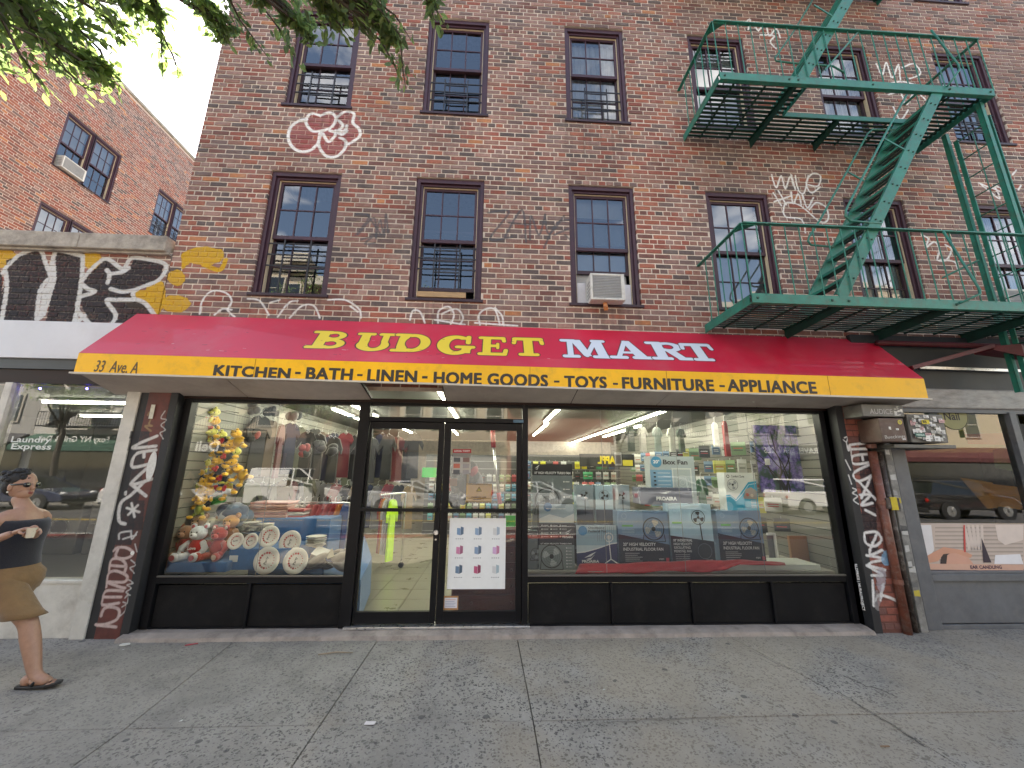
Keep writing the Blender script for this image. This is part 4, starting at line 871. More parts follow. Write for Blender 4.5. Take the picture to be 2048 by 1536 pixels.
LET['A'] = [('q', .40, .98, .58, .98, .88, .02, .60, .02), ('c', .2, .08, .46, .92, .075), ('c', .28, .33, .66, .33, .055), ('c', .04, .07, .36, .07, .075), ('c', .55, .07, .98, .07, .075)]
LET['R'] = [('e', .58, .72, .34, .27), ('b', .18, .02, .44, .98), ('-e', .58, .72, .14, .13), ('-b', .45, .62, .6, .83), ('b', .2, .02, .44, .98), ('q', .46, .48, .70, .52, .92, .04, .68, .04), ('c', .08, .07, .5, .07, .075), ('c', .08, .93, .4, .93, .075), ('c', .72, .07, 1.0, .07, .075)]
def sdf_letter(ch, X_, Y_, asp):
    """signed distance in units of letter height; X_ in 0..1 of width"""
    d = np.full(X_.shape, 9.0)
    for s_ in LET[ch]:
        k = s_[0]
        if k in ('c', '-c'):
            q = Paint.seg(X_*asp, Y_, (s_[1]*asp, s_[2]), (s_[3]*asp, s_[4]))-s_[5]
        elif k in ('e', '-e'):
            rx, ry = s_[3]*asp, s_[4]; q = (np.hypot((X_-s_[1])*asp/rx, (Y_-s_[2])/ry)-1)*min(rx, ry)
        elif k in ('b', '-b'):
            q = np.maximum(np.maximum(s_[1]-X_, X_-s_[3])*asp, np.maximum(s_[2]-Y_, Y_-s_[4]))
        elif k == 'q':
            p = [(s_[1], s_[2]), (s_[3], s_[4]), (s_[5], s_[6]), (s_[7], s_[8])]; q = np.full(X_.shape, -9.0)
            for i in range(4):
                a, b = p[i], p[(i+1) % 4]; ex, ey = (b[0]-a[0])*asp, b[1]-a[1]; L = math.hypot(ex, ey); q = np.maximum(q, -(((X_-a[0])*asp)*(-ey)-(Y_-a[1])*(-ex))/L if False else (((X_-a[0])*asp)*(-ey)+(Y_-a[1])*ex)/L)
        d = np.maximum(d, -q) if k[0] == '-' else np.minimum(d, q)
    return d
def big_letter(ch, u0, vt0, u1, vb, col):
    a = slopeP(u0, vb); b = slopeP(u1, vb); tpt = slopeP((u0+u1)/2, vt0)
    x0, x1, z0, z1 = a.x, b.x, (a.z+b.z)/2, tpt.z
    w = PA._win([x0, x1], [z0, z1], .06); X_, Z_ = w[4], w[5]
    H = (z1-z0); k = math.hypot(z1-z0, (A.y-C_.y)*(z1-z0)/(A.z-C_.z))/H   # true height along the slope
    asp = (x1-x0)/(H*k); d = sdf_letter(ch, (X_-x0)/(x1-x0), (Z_-z0)/H, asp)*H*k
    PA.over(w, np.clip((.011-d)*PA.p/2+.5, 0, 1), (.03, .012, .012)); PA.over(w, np.clip((0-d)*PA.p/2+.5, 0, 1), col)
LY = (.80, .58, .035); LW = (.62, .68, .74)
for ch, u0, u1, vt, vb in (('B', 604, 684, 662, 697), ('U', 698, 778, 666, 702), ('D', 778, 858, 668, 704), ('G', 868, 946, 671, 710), ('E', 954, 1018, 674, 711), ('T', 1024, 1092, 676, 712)):
    big_letter(ch, u0, vt, u1, vb, LY)
for ch, u0, u1, vt, vb in (('M', 1126, 1224, 680, 716), ('A', 1222, 1310, 682, 718), ('R', 1304, 1384, 685, 720), ('T', 1376, 1444, 688, 722)):
    big_letter(ch, u0, vt, u1, vb, LW)
rr_ = random.Random(5)
for k in range(60):      # scuffs and bird stains on the vinyl, thickest at the left
    u = 260+abs(rr_.gauss(0, 1))*520; v = 640+u*.033+rr_.uniform(0, 50)
    if u > 1700: continue
    p = slopeP(u, v); L = rr_.uniform(.008, .05); a_ = rr_.uniform(-.6, .6); PA.stroke([(p.x, p.z), (p.x+L*math.cos(a_), p.z+L*math.sin(a_)*.5)], rr_.uniform(.002, .006), rr_.choice([(.16, .01, .02), (.2, .02, .03), (.6, .35, .35)]), .6)
IA = (PA.image(), PA.x0, PA.z0, PA.w, PA.h)
M_awr = M('awning_red', RED, .42, var=.08, vscale=2, dirt=(.5, .12, .13), dirtamt=.4, dscale=1.3, img=IA, big=.07, coat=.15, spec=.5)
# replace the paint wear of the wall by clean vinyl on the awning
for nd in M_awr.node_tree.nodes:
    if nd.type == 'MAP_RANGE' and abs(nd.inputs['To Min'].default_value-.72) < 1e-4: nd.inputs['To Min'].default_value = 1.0
M_awy = M('awning_yellow', YLW, .45, var=.08, vscale=3, dirt=(.5, .27, .03), dirtamt=.55, dscale=6, big=.06)
M_soff = M('soffit_sheet', (.40, .35, .31), .6, var=.12, vscale=4, dirt=(.2, .16, .13), dirtamt=.5)
def sheet(pts, nm, mat, par=aw, th=.004): 
    mb = MB(); nv = (Vector(pts[1])-Vector(pts[0])).cross(Vector(pts[2])-Vector(pts[0])).normalized(); mb.prism(pts, nv*th); return mb.build(nm, mat, par, fixn=True)
sheet([C_, D_, B, A], 'red_slope', M_awr); sheet([E_, F_, D_, C_], 'yellow_valance', M_awy)
for P0, P1, P2, P3 in ((A, C_, E_, Vector((xl_, -.002, BL_.z))), (B, D_, F_, Vector((xr_, -.002, BR_.z)))):
    sheet([P0, P1, Vector((P0.x, -.002, P1.z))], 'side_gable', M('awning_red_plain', RED, .42, var=.1)); sheet([P1, P2, P3, Vector((P0.x, -.002, P1.z))], 'side_valance', M_awy)
tr = MB(); tr.bar(E_+Vector((-.03, -.006, -.006)), F_+Vector((.03, -.006, -.006)), .03, .02); tr.build('drip_trim', M('cream_trim', (.55, .5, .42), .5), aw, bevel=.002)
def lt(txt, u0, u1, vb0, vb1, vt0, nm='lettering'):
    """text on the valance between two pixels of its baseline"""
    p, q_ = onY(u0, vb0, yf_-.006), onY(u1, vb1, yf_-.006); tp = onY(u0, vt0, yf_-.006)
    ux = (q_-p).normalized(); mb = MB(); puttext(mb, txt, p, ux, (0, 0, 1), w=(q_-p).length, h=tp.z-p.z, col=(.035, .028, .02), space=1.06, fat=.0085 if len(txt) > 1 else 0)
    mb.build('letter_row', M('valance_letter', 'attr', .5, var=.1), aw)
lt('KITCHEN', 427, 578, 750, 757, 730); lt('-', 590, 601, 748, 748.3, 743.5); lt('BATH', 612, 703, 758, 761, 735); lt('-', 714, 725, 752, 752.3, 748)
lt('LINEN', 735, 832, 762, 765, 739); lt('-', 844, 855, 757, 757.2, 752); lt('HOME GOODS', 868, 1095, 767, 773, 744); lt('-', 1108, 1119, 765, 765.2, 761)
lt('TOYS', 1130, 1213, 774, 776, 752); lt('-', 1226, 1236, 769.5, 769.8, 765.5); lt('FURNITURE', 1246, 1428, 777, 782, 755); lt('-', 1439, 1450, 774, 774.3, 770); lt('APPLIANCE', 1457, 1634, 782, 787, 759)
mb = MB(); p, q_ = onY(187, 743, yf_-.006), onY(273, 747, yf_-.006)
puttext(mb, '33  Ave. A', p, (q_-p).normalized(), (0, 0, 1), w=(q_-p).length, h=onY(187, 720, yf_-.006).z-p.z, col=(.10, .065, .02), shear=.2, fat=.002); mb.build('letter_row', MATS['valance_letter'], aw)
for u in (505, 1060, 1335, 1660):
    c = onY(u, 760+(u-500)*.02, yf_-.004); MB().box(c.x-.002, c.x+.002, yf_-.0062, yf_-.0045, E_.z+(F_.z-E_.z)*(c.x-xl_)/(xr_-xl_)+.003, C_.z+(D_.z-C_.z)*(c.x-xl_)/(xr_-xl_)-.003).build('sheet_seam', M('seam_dark', (.30, .14, .01), .6), aw)
# soffit sheets, one missing, one sagging
_sa, _sb = onY(330, 791, -.05), onY(1640, 817, -.05)
def zsf_at(x, y):
    t_ = (x-xl_)/(xr_-xl_); zf = E_.z+(F_.z-E_.z)*t_+.004; zb = _sa.z+(_sb.z-_sa.z)*(x-_sa.x)/(_sb.x-_sa.x); return zf+(zb-zf)*(y-yf_)/(-.05-yf_)
cuts = [xl_+.02, X(470, 770, -.3), X(730, 775, -.3), X(888, 780, -.3), X(1150, 790, -.3), X(1330, 795, -.3), X(1540, 800, -.3), xr_-.02]
for i in range(len(cuts)-1):
    a, b = cuts[i]+.006, cuts[i+1]-.006
    if i == 2: continue
    mb = MB(); N = 14; vs = []; fs = []
    for k in range(N+1):
        x = a+(b-a)*k/N; sag = (.07*math.sin(math.pi*k/N) if i == 1 else 0)
        yf2 = yf_+.012+(.05*math.sin(math.pi*k/N) if i == 1 else 0)
        vs += [(x, yf2, zsf_at(x, yf_)-sag*.25), (x, -.055, zsf_at(x, -.05)-sag*.2)]
    for k in range(N): fs.append((2*k, 2*k+2, 2*k+3, 2*k+1))
    n0 = len(vs); vs += [(x, y, z+.006) for x, y, z in vs]; fs += [tuple(q+n0 for q in f[::-1]) for f in fs]
    for k in range(N): fs += [(2*k, 2*k+2, 2*k+2+n0, 2*k+n0), (2*k+1, 2*k+3, 2*k+3+n0, 2*k+1+n0)]
    mb.add(vs, fs)
    if i == 3:
        x = a+.02
        while x < b-.02: mb.box(x, x+.008, yf_+.02, -.06, zsf_at(x, yf_)-.010, zsf_at(x, yf_)-.001); x += .022
    mb.build('soffit_panel', M_soff, aw, fixn=True)
for i in range(1, len(cuts)-1):
    if True: MB().bar((cuts[i], yf_+.01, zsf_at(cuts[i], yf_)+.03), (cuts[i], -.03, zsf_at(cuts[i], 0)+.03), .02, .03).build('soffit_bearer', M_blk, aw)
hk = MB(); c = onY(1508, 788, -.25); hk.tube([(c.x, -.25, c.z+.03), (c.x, -.25, c.z-.05), (c.x-.01, -.25, c.z-.10), (c.x-.025, -.25, c.z-.10), (c.x-.03, -.25, c.z-.07)], .003, 6)
tag(recenter(hk.build('wire_hook', M_alu)), 'small wire hook hanging under the awning soffit', 'hook')
# ================================================================== laundromat on the left
la = thing('laundromat', 'low corner laundromat with blank white sign band and black graffiti lettering on its parapet', 'building', (-5.5, 0, 0))
zc0, zc1 = Z(500, 100), Z(470, 100); lx1 = BX0-.01; zsb = Z(648, 100); zsb0 = Z(720, 60)
lh = []
wall_sheet(-16, lx1, zsb0-.2, zc0+.02, [], mapM).build('parapet_wall', M_mort, la)
lr = brick_rows(-16, lx1, zsb-.05, zc0, [], zref=zc0)
lay_bricks(la, lr, lambda a, z, d: Vector((a, -d, z)), M_brick, lambda p: p[0] < 380 and 490 < p[1] < 650, lambda a, z: .35)
x = lx1-.03
while x > -12:
    w_ = 1.05; c = MB(); c.box(x-w_+.006, x, -.09, .30, zc0+.0, zc1); c.build('coping_stone', M_stone, la, bevel=.012); x -= w_
MB().box(-16, lx1, -.05, .3, zc0-.03, zc0-.002).build('cornice_drip', M_stone, la)
MB().box(-16, lx1, .3, 14, 0, zc1-.25).build('roof', M('roof_felt', (.12, .12, .12), .9), la) if False else MB().add([(-16, .3, zc1-.3), (lx1, .3, zc1-.3), (lx1, 14, zc1-.3), (-16, 14, zc1-.3)], [(0, 1, 2, 3)]).build('roof', M('roof_felt', (.12, .12, .12), .9), la)
M_sign = M('sign_sheet', (.66, .67, .70), .55, var=.05, vscale=2, dirt=(.3, .28, .25), dirtamt=.2)
MB().box(-16, X(262, 690, -.1), -.10, -.01, zsb0, zsb).build('sign_band', M_sign, la, bevel=.004)
zs1, zs2 = Z(740, 60), Z(768, 60)
MB().box(-16, lx1+.3, -.07, .0, zs1, zsb0-.003).build('steel_trim', M('dark_trim', (.06, .065, .07), .4, metal=.3), la)
MB().box(-16, lx1+.3, -.05, .05, zs2, zs1-.003).build('header', M_brn, la)
xw0, xw1 = X(204, 1000, -.12), X(232, 1000, -.12)
wp = MB(); wp.box(xw0, xw1, -.125, .1, 0, 2.53); wp.build('white_pilaster', M_wht, la, bevel=.005)
zwl = Z(1160, 100, -.08); xg0, xg1 = onY(22, 800, -.06).x, xw0
MB().box(-9, xw0, -.09, .05, 0, zwl-.03).build('white_bulkhead', M_wht, la, bevel=.005)
MB().box(-9, xw0, -.10, .04, zwl-.03, zwl).build('window_ledge', M_wht, la, bevel=.003)
xm = onY(14, 800, -.06).x
MB().box(xm-.05, xm+.03, -.08, .03, zwl, zs2).build('window_mullion', M_wht, la, bevel=.003)
MB().add([(xm+.03, -.04, zwl), (xw0, -.04, zwl), (xw0, -.04, zs2), (xm+.03, -.04, zs2)], [(0, 1, 2, 3)]).build('glass_pane', M_glassS, la)
MB().add([(-9, -.04, zwl), (xm-.05, -.04, zwl), (xm-.05, -.04, zs2), (-9, -.04, zs2)], [(0, 1, 2, 3)]).build('glass_pane', M_glassS, la)
M_ltx = M('window_vinyl', 'attr', .6, var=.05)
mb = MB()
for s_, u, v, w_ in (('Laundry', 20, 888, .42), ('Express', 20, 902, .42)):
    p = onY(u, v, -.043); puttext(mb, s_, p, (1, 0, 0), (0, 0, 1), w=w_, h=.085, col=(.62, .64, .62), bold=.02)
mb.build('window_lettering', M_ltx, la)
for k, u in enumerate((30, 77, 171)):
    c = onY(u, 773+k*.5, -.02); o = MB().ell((c.x, .0, c.z-.015), .009).build('blue_led', M('blue_led', (.02, .02, .4), .3, emit=(.05, .05, 1), estr=30), la, smooth=True)
# inside of the laundromat
M_lwall = M('laundry_wall', (.2, .2, .19), .8, var=.05); M_tubeL = M('lit_tube', (1, 1, 1), .3, emit=(.92, 1, .92), estr=7)
MB().add([(-9, 4.5, 0), (lx1, 4.5, 0), (lx1, 4.5, 2.6), (-9, 4.5, 2.6)], [(0, 1, 2, 3)]).build('back_wall', M_lwall, la)
MB().add([(-9, 0.05, .02), (lx1, 0.05, .02), (lx1, 4.5, .02), (-9, 4.5, .02)], [(0, 1, 2, 3)]).build('floor', M('laundry_floor', (.2, .19, .18), .4), la)
MB().add([(-9, 0.05, 2.6), (-9, 4.5, 2.6), (lx1, 4.5, 2.6), (lx1, 0.05, 2.6)], [(0, 1, 2, 3)]).build('ceiling', M_lwall, la)
MB().add([(-9, .05, 0), (-9, 4.5, 0), (-9, 4.5, 2.6), (-9, .05, 2.6)], [(0, 1, 2, 3)]).build('side_wall', M_lwall, la)
for (xx, yy, pl_) in ((-5.6, .9, 'nearest the glass'), (-5.0, 2.0, 'rightmost'), (-6.6, 2.4, 'leftmost'), (-5.8, 3.4, 'farthest back')):
    t = thing('ceiling_light', 'lit fluorescent tube on the laundromat ceiling, '+pl_, 'ceiling light', (xx, yy, 2.5), 'tubes on the laundromat ceiling')
    MB().box(xx-.6, xx+.6, yy-.02, yy+.02, 2.53, 2.56).build('tube', M_tubeL, t); MB().box(xx-.62, xx+.62, yy-.05, yy+.05, 2.562, 2.59).build('housing', M_curt, t)
for k in range(5):
    xx = -8.4+k*.85; t = thing('washing_machine', 'white front loading washing machine deep inside the laundromat', 'washing machine', (xx, 4, .02), 'washing machines along the laundromat back wall')
    MB().box(xx-.35, xx+.35, 3.7, 4.4, .02, 1.0).build('body', M_lwall, t, bevel=.02); MB().disc((xx, 3.69, .5), .2, n=24, r2=.15).build('door_ring', M_alu, t); MB().disc((xx, 3.692, .5), .15, n=24).build('porthole', M_dark, t)
# red sofa-like folding table seen low in the window
MB()
# ================================================================== nail salon on the right
sa = thing('nail_salon', 'grey shop front with an ear candling poster in its window, right of the brick pier', 'shop front', (5.6, 0, 0))
M_sg = M('salon_grey', (.115, .12, .13), .5, var=.2, vscale=5, dirt=(.2, .19, .18), dirtamt=.35, dscale=6)
x0s = X(1800, 1000, -.08); x1s = X(1828, 1000, -.08); xE = 10.2
MB().box(x0s, x1s, -.10, .08, 0, 2.6).build('left_post', M_sg, sa, bevel=.005)
zph0, zph1, zsl = Z(1139, 1900, -.06), Z(1047, 1900, -.06), Z(1146, 1900, -.08)
MB().box(x1s, xE, -.08, .06, 0, .05).build('base_rail', M_sg, sa, bevel=.004); MB().box(x1s, xE, -.07, .05, .06, zsl-.09).build('bulkhead_panel', M_sg, sa, bevel=.004)
MB().box(x1s, xE, -.10, .06, zsl-.085, zsl-.01).build('window_ledge', M_sg, sa, bevel=.006); MB().box(x1s, xE, -.085, .06, zsl-.0095, zsl+.02).build('lower_rail', M_sg, sa, bevel=.004)
zgt = Z(826, 1900, -.06)
for (u, w_) in ((2030, .05),):
    xx = onY(2012, 826, -.06).x; MB().box(xx, xx+.09, -.09, .05, zsl+.021, zgt+.02).build('window_post', M_sg, sa, bevel=.004)
xx2 = xx+.09
MB().box(xx2, xx2+.06, -.06, .05, .06, zgt).build('door_stile', M_blk, sa); MB().box(xx2+.06, xE, -.03, -.02, .1, zgt-.12).build('door_leaf', M_blkp, sa)
pane(x1s, xx, zsl+.021, zgt, sa, 'glass_pane', -.03)
MB().box(x0s, xE, -.07, .06, zgt+.003, zgt+.05).build('head_rail', M_sg, sa)
zf0 = zgt+.052; zf1, zf2 = Z(778, 1950, -.1), Z(705, 1950, -.1)
MB().box(X(1720, 790, -.04), xE, -.09, .03, zf0, zf1).build('shutter_box', M('silver_fabric', (.27, .26, .25), .4, var=.35, vscale=3, stretch=(2, 1, 6), bump=.4, bscale=6), sa, bevel=.02)
MB().box(X(1720, 790, -.04), xE, -.06, .03, zf1+.003, 3.5).build('fascia', M('black_fascia', (.022, .024, .026), .55, var=.3), sa)
al = MB(); a, b = onY(1838, 735, -.12), onY(2040, 742, -.12); al.bar(a, b, .03, .035); al.build('rail_strip', M_alu, sa)
# round nail sign, salon poster
mb = MB(); c = onY(1905, 832, -.028); mb.disc((c.x, -.034, c.z+.02), .205, n=40, col=(.28, .27, .12)); mb.disc((c.x, -.0345, c.z+.02), .2, n=40, col=(.03, .02, .02), r2=.193)
puttext(mb, 'Nail', (c.x-.13, -.0355, c.z-.055), (1, 0, 0), (0, 0, 1), h=.1, col=(.03, .02, .02), bold=.02)
mb.build('window_lettering', M_ltx, sa)
MB().add([(x1s, .12, zph1+.02), (xx, .12, zph1+.02), (xx, .12, zgt), (x1s, .12, zgt)], [(0, 1, 2, 3)]) if False else None
po = thing('salon_poster', 'wide photo poster captioned EAR CANDLING along the bottom of the salon window', 'poster', ((x1s+xx)/2, -.036, zph0))
def quad(mb, u0, v0, u1, v1, y, col): a, b = onY(u0, v0, y), onY(u1, v1, y); mb.add([(a.x, y, b.z), (b.x, y, b.z), (b.x, y, a.z), (a.x, y, a.z)], [(0, 1, 2, 3)], col)
yy = -.036; mb = MB(); zmid = Z(1128, 1950, yy)
mb.add([(x1s+.005, yy, zph0), (xx, yy, zph0), (xx, yy, zph1), (x1s+.005, yy, zph1)], [(0, 1, 2, 3)], (.52, .42, .36))
def polyp(mb, pts, col, k): mb.add([Vector((onY(u, v, yy).x, yy-.0006*k, onY(u, v, yy).z)) for u, v in pts], [tuple(range(len(pts)))], col)
for i in range(9): polyp(mb, [(1870, 1054+i*8), (2046, 1054+i*8), (2046, 1057+i*8), (1870, 1057+i*8)], (.36, .30, .26), 1)
for i in range(5): polyp(mb, [(1925+i*9, 1050), (1930+i*9, 1050), (1944+i*6, 1100), (1936+i*6, 1100)], (.62, .52, .46), 2)
polyp(mb, [(1990, 1050), (2046, 1050), (2046, 1080), (2010, 1090), (1996, 1080)], (.66, .56, .5), 3); polyp(mb, [(1835, 1050), (1862, 1050), (1868, 1100), (1850, 1126), (1838, 1110)], (.68, .66, .66), 3)
polyp(mb, [(1990, 1110), (2040, 1108), (2046, 1128), (1988, 1128)], (.75, .74, .76), 4)
polyp(mb, [(1882, 1112), (1896, 1100), (1906, 1106), (1900, 1128), (1880, 1128)], (.035, .02, .02), 5); polyp(mb, [(1892, 1128), (1894, 1110), (1910, 1100), (1930, 1106), (1946, 1128)], (.62, .33, .24), 6)
polyp(mb, [(1846, 1128), (1852, 1112), (1886, 1094), (1924, 1100), (1944, 1110), (1940, 1116), (1910, 1106), (1886, 1108), (1876, 1122)], (.60, .30, .2), 7)
polyp(mb, [(1926, 1050), (1929, 1050), (1931, 1104), (1927, 1104)], (.55, .06, .05), 8); polyp(mb, [(1962, 1075), (1982, 1125), (1966, 1125)], (.03, .015, .03), 8)
polyp(mb, [(1846, 1127), (2046, 1129), (2046, 1141), (1850, 1139)], (.60, .36, .27), 9)
p = Vector((onY(1940, 1137.5, yy).x, yy-.007, onY(1940, 1137.5, yy).z)); puttext(mb, 'EAR CANDLING', p, (1, 0, 0), (0, 0, 1), w=onY(2003, 1138, yy).x-p.x, h=.038, col=(.05, .02, .05), bold=.03)
mb.build('printed_sheet', M('poster_print', 'attr', .55, var=.05, vscale=8), po)
fl_ = MB()
rp = thing('folded_awning', 'folded dark red shop awning with slanted arm over the salon', 'awning', (6.2, -.2, 3.2))
M_dred = M('dark_red_paint', (.10, .012, .018), .5, var=.3)
a, b = onY(1755, 690, -.12), onY(2046, 690, -.12); a.z = b.z = (a.z+b.z)/2
rb = MB(); rb.tube([a, (10.2, -.12, a.z)], .035, 10); rb.build('roller', M_dred, rp, smooth=True)
rb = MB(); rb.bar(onY(1822, 736, -.35), onY(1985, 692, -.35), .05, .05); rb.build('arm', M_dred, rp, bevel=.003)
rb = MB(); p0, p1 = onY(1985, 692, -.35), onY(2046, 700, -.5); rb.hexa([p0+Vector((0, 0, -.05)), p1+Vector((0, 0, -.08)), p1+Vector((.4, .2, -.08)), p0+Vector((0, .2, -.05)), p0, p1+Vector((0, 0, .08)), p1+Vector((.4, .2, .08)), p0+Vector((0, .2, .02))]); rb.build('folded_cloth', M_dred, rp, fixn=True)
# salon interior
MB().add([(x1s-.2, 3, 0), (xE, 3, 0), (xE, 3, 2.6), (x1s-.2, 3, 2.6)], [(0, 1, 2, 3)]).build('back_wall', M('salon_wall', (.30, .27, .10), .8, var=.1), sa)
MB().add([(x1s-.2, .06, 0.02), (xE, .06, .02), (xE, 3, .02), (x1s-.2, 3, .02)], [(0, 1, 2, 3)]).build('floor', M('salon_floor', (.12, .10, .08), .4), sa)
MB().add([(x1s-.2, .06, 2.6), (xE, .06, 2.6), (xE, 3, 2.6), (x1s-.2, 3, 2.6)], [(0, 1, 2, 3)]).build('ceiling', MATS['salon_wall'], sa)
MB().add([(x1s-.2, .06, 0), (x1s-.2, 3, 0), (x1s-.2, 3, 2.6), (x1s-.2, .06, 2.6)], [(0, 1, 2, 3)]).build('side_wall', MATS['salon_wall'], sa)
# curtain-like draped orange and cream poster high in the salon window
mb = MB(); yy = -.0
def pp(pts, col, k): mb.add([Vector((onY(u, v, .03).x, .03-.0008*k, onY(u, v, .03).z)) for u, v in pts], [tuple(range(len(pts)))], col)
pp([(1812, 826), (2000, 826), (2024, 905), (1820, 905)], (.33, .31, .10), 0); pp([(1930, 868), (2008, 866), (2014, 890), (1936, 888)], (.42, .13, .02), 1)
pp([(1985, 900), (2020, 890), (2036, 945), (1990, 935)], (.10, .16, .05), 1)
pp([(1960, 965), (2046, 975), (2046, 1020), (1990, 1012)], (.48, .23, .03), 2); pp([(1920, 955), (1985, 965), (1996, 1015), (1975, 1018)], (.5, .27, .05), 1)
ho = mb.build('salon_banner', MATS['poster_print']); tag(recenter(ho), 'olive and orange printed banner hanging behind the salon glass', 'banner')
# ================================================================== fire escape
M_grn = M('green_iron_paint', (.013, .180, .128), .42, var=.25, vscale=6, dirt=(.10, .06, .03), dirtamt=.55, dscale=13, bump=.1, bscale=40)
M_rust = M('iron_bolt', (.02, .07, .05), .6)
fe = thing('fire_escape', 'green iron fire escape with stairs and railed landings on the brick facade', 'fire escape', (5, -.5, 3.4))
YF = -.94
def part(nm, fn, bevel=0, mat=None, smooth_=False):
    mb = MB(); fn(mb); return mb.build(nm, mat or M_grn, fe, bevel=bevel, fixn=True, smooth=smooth_)
SLATME = {}
M_grn_shade = M('green_iron_shaded', (.005, .045, .03), .5, var=.3, vscale=6, dirt=(.01, .012, .01), dirtamt=.7, dscale=9)  # the green paint darkened for underside shade, with grime blotches over it
def slat(x0, x1, y, z, w=.036, t=.008):
    part('platform_slat', lambda m_: m_.box(x0, x1, y-w/2, y+w/2, z-t, z), mat=M_grn_shade)
zp2 = (onX(1500, 588, 2.766).z); zp2b = zp2-.105
zp3 = onX(1440, 142, 2.753).z; xF = 2.76
x3r = onY(1990, 186, YF).x; x2r = 8.9
fh = zp3-zp2; zp4 = zp3+fh
def platform(x0, x1, z, hole=None, brk=()):
    part('front_channel', lambda m_: (m_.box(x0, x1, YF, YF+.012, z-.11, z), m_.box(x0, x1, YF+.012, YF+.05, z-.11, z-.098), m_.box(x0, x1, YF+.012, YF+.05, z-.012, z)), bevel=.002)
    for x in (x0, x1-.012): part('end_channel', lambda m_: m_.box(x, x+.012, YF+.051, 0, z-.11, z))
    ys = [YF+.10+k*.062 for k in range(14)]
    for y in ys:
        if hole and y < hole[2]:
            if hole[0]-x0 > .1: slat(x0+.013, hole[0], y, z-.02)
            if x1-hole[1] > .1: slat(hole[1], x1-.013, y, z-.02)
        else: slat(x0+.013, x1-.013, y, z-.02)
    for x in brk:
        inh = hole and hole[0] < x < hole[1]; ya_ = hole[2] if inh else YF+.051
        part('bracket', lambda m_: (m_.prism([(x-.005, ya_, z-.03), (x-.005, 0, z-.03), (x-.005, 0, z-.17), (x-.005, ya_, z-.11)], (.01, 0, 0)), m_.box(x-.03, x+.03, ya_, 0, z-.037, z-.0285)), mat=M_grn_shade)
    x = x0+.25
    while x < x1:
        if not any(abs(x-b) < .1 for b in brk):
            ya_ = hole[2] if hole and hole[0] < x < hole[1] else YF+.051
            part('cross_bar', lambda m_: m_.box(x-.012, x+.012, ya_, -.01, z-.045, z-.0285), mat=M_grn_shade)
        x += .42
    if hole:
        part('hole_edge', lambda m_: m_.box(hole[0], hole[1], hole[2]-.02, hole[2]-.008, z-.07, z-.0)); part('hole_edge', lambda m_: m_.box(hole[0], hole[0]+.012, YF+.051, hole[2]-.021, z-.07, z))
        part('hole_edge', lambda m_: m_.box(hole[1]-.012, hole[1], YF+.051, hole[2]-.021, z-.07, z))
    for x in [x0+.06, x0+.9, *brk, x1-.06]: part('bolt', lambda m_: m_.tube([(x, YF-.012, z-.055), (x, YF, z-.055)], [.010, .016], 8), mat=M_rust)
def railing(x0, x1, z, left=True, right=True, gaps=(), h=.925):
    zr = z+h
    part('top_rail', lambda m_: m_.bar((x0, YF, zr), (x1, YF, zr), .045, .016), bevel=.002)
    if left: part('top_rail', lambda m_: m_.bar((x0, YF, zr), (x0, 0, zr), .045, .016), bevel=.002)
    if right: part('top_rail', lambda m_: m_.bar((x1, YF, zr), (x1, 0, zr), .045, .016), bevel=.002)
    n = int(round((x1-x0)/.165))
    for k in range(1, n):
        x = x0+(x1-x0)*k/n
        part('baluster', lambda m_: m_.tube([(x, YF+.004, z-.02), (x, YF+.004, zr)], .0072, 6, cap=False))
    for xs, on in ((x0, left), (x1, right)):
        if on:
            for k in range(6):
                y = YF+.004+(-YF-.03)*k/6; part('baluster', lambda m_: m_.tube([(xs, y, z-.02), (xs, y, zr)], .0072, 6, cap=False))
    if left: part('corner_gusset', lambda m_: m_.prism([(x0, YF, zr-.009), (x0+.16, YF, zr-.009), (x0, YF+.16, zr-.009)], (0, 0, -.012)))
# where the hatch lies
hyb = -.44; pA = onZ(1600, 290, zp3-.02); hx0 = onY(1608, 165, YF).x+.10; hx1 = onY(1895, 175, YF).x
b3 = [onY(u, v, 0).x for u, v in ((1500, 292), (1627, 300), (1757, 306))]+[onY(1900, 300).x if False else hx1+.02]
platform(2.753, x3r, zp3, hole=(hx0, hx1, hyb), brk=b3)
b2 = [onY(1570, 670).x, onY(1750, 682).x, onY(1925, 690).x, onY(1925, 690).x+1.3]
platform(2.766, x2r, zp2, brk=b2)
platform(2.76, x3r, zp4, hole=(hx0-1.7, hx1-1.9, hyb), brk=b3)
railing(2.753, onY(1952, 72, YF).x, zp3, h=onX(1432, 38, 2.78).z-zp3)
railing(2.766, x2r, zp2, right=False, h=onX(1486, 446, 2.78).z-zp2)
railing(2.76, x3r, zp4)
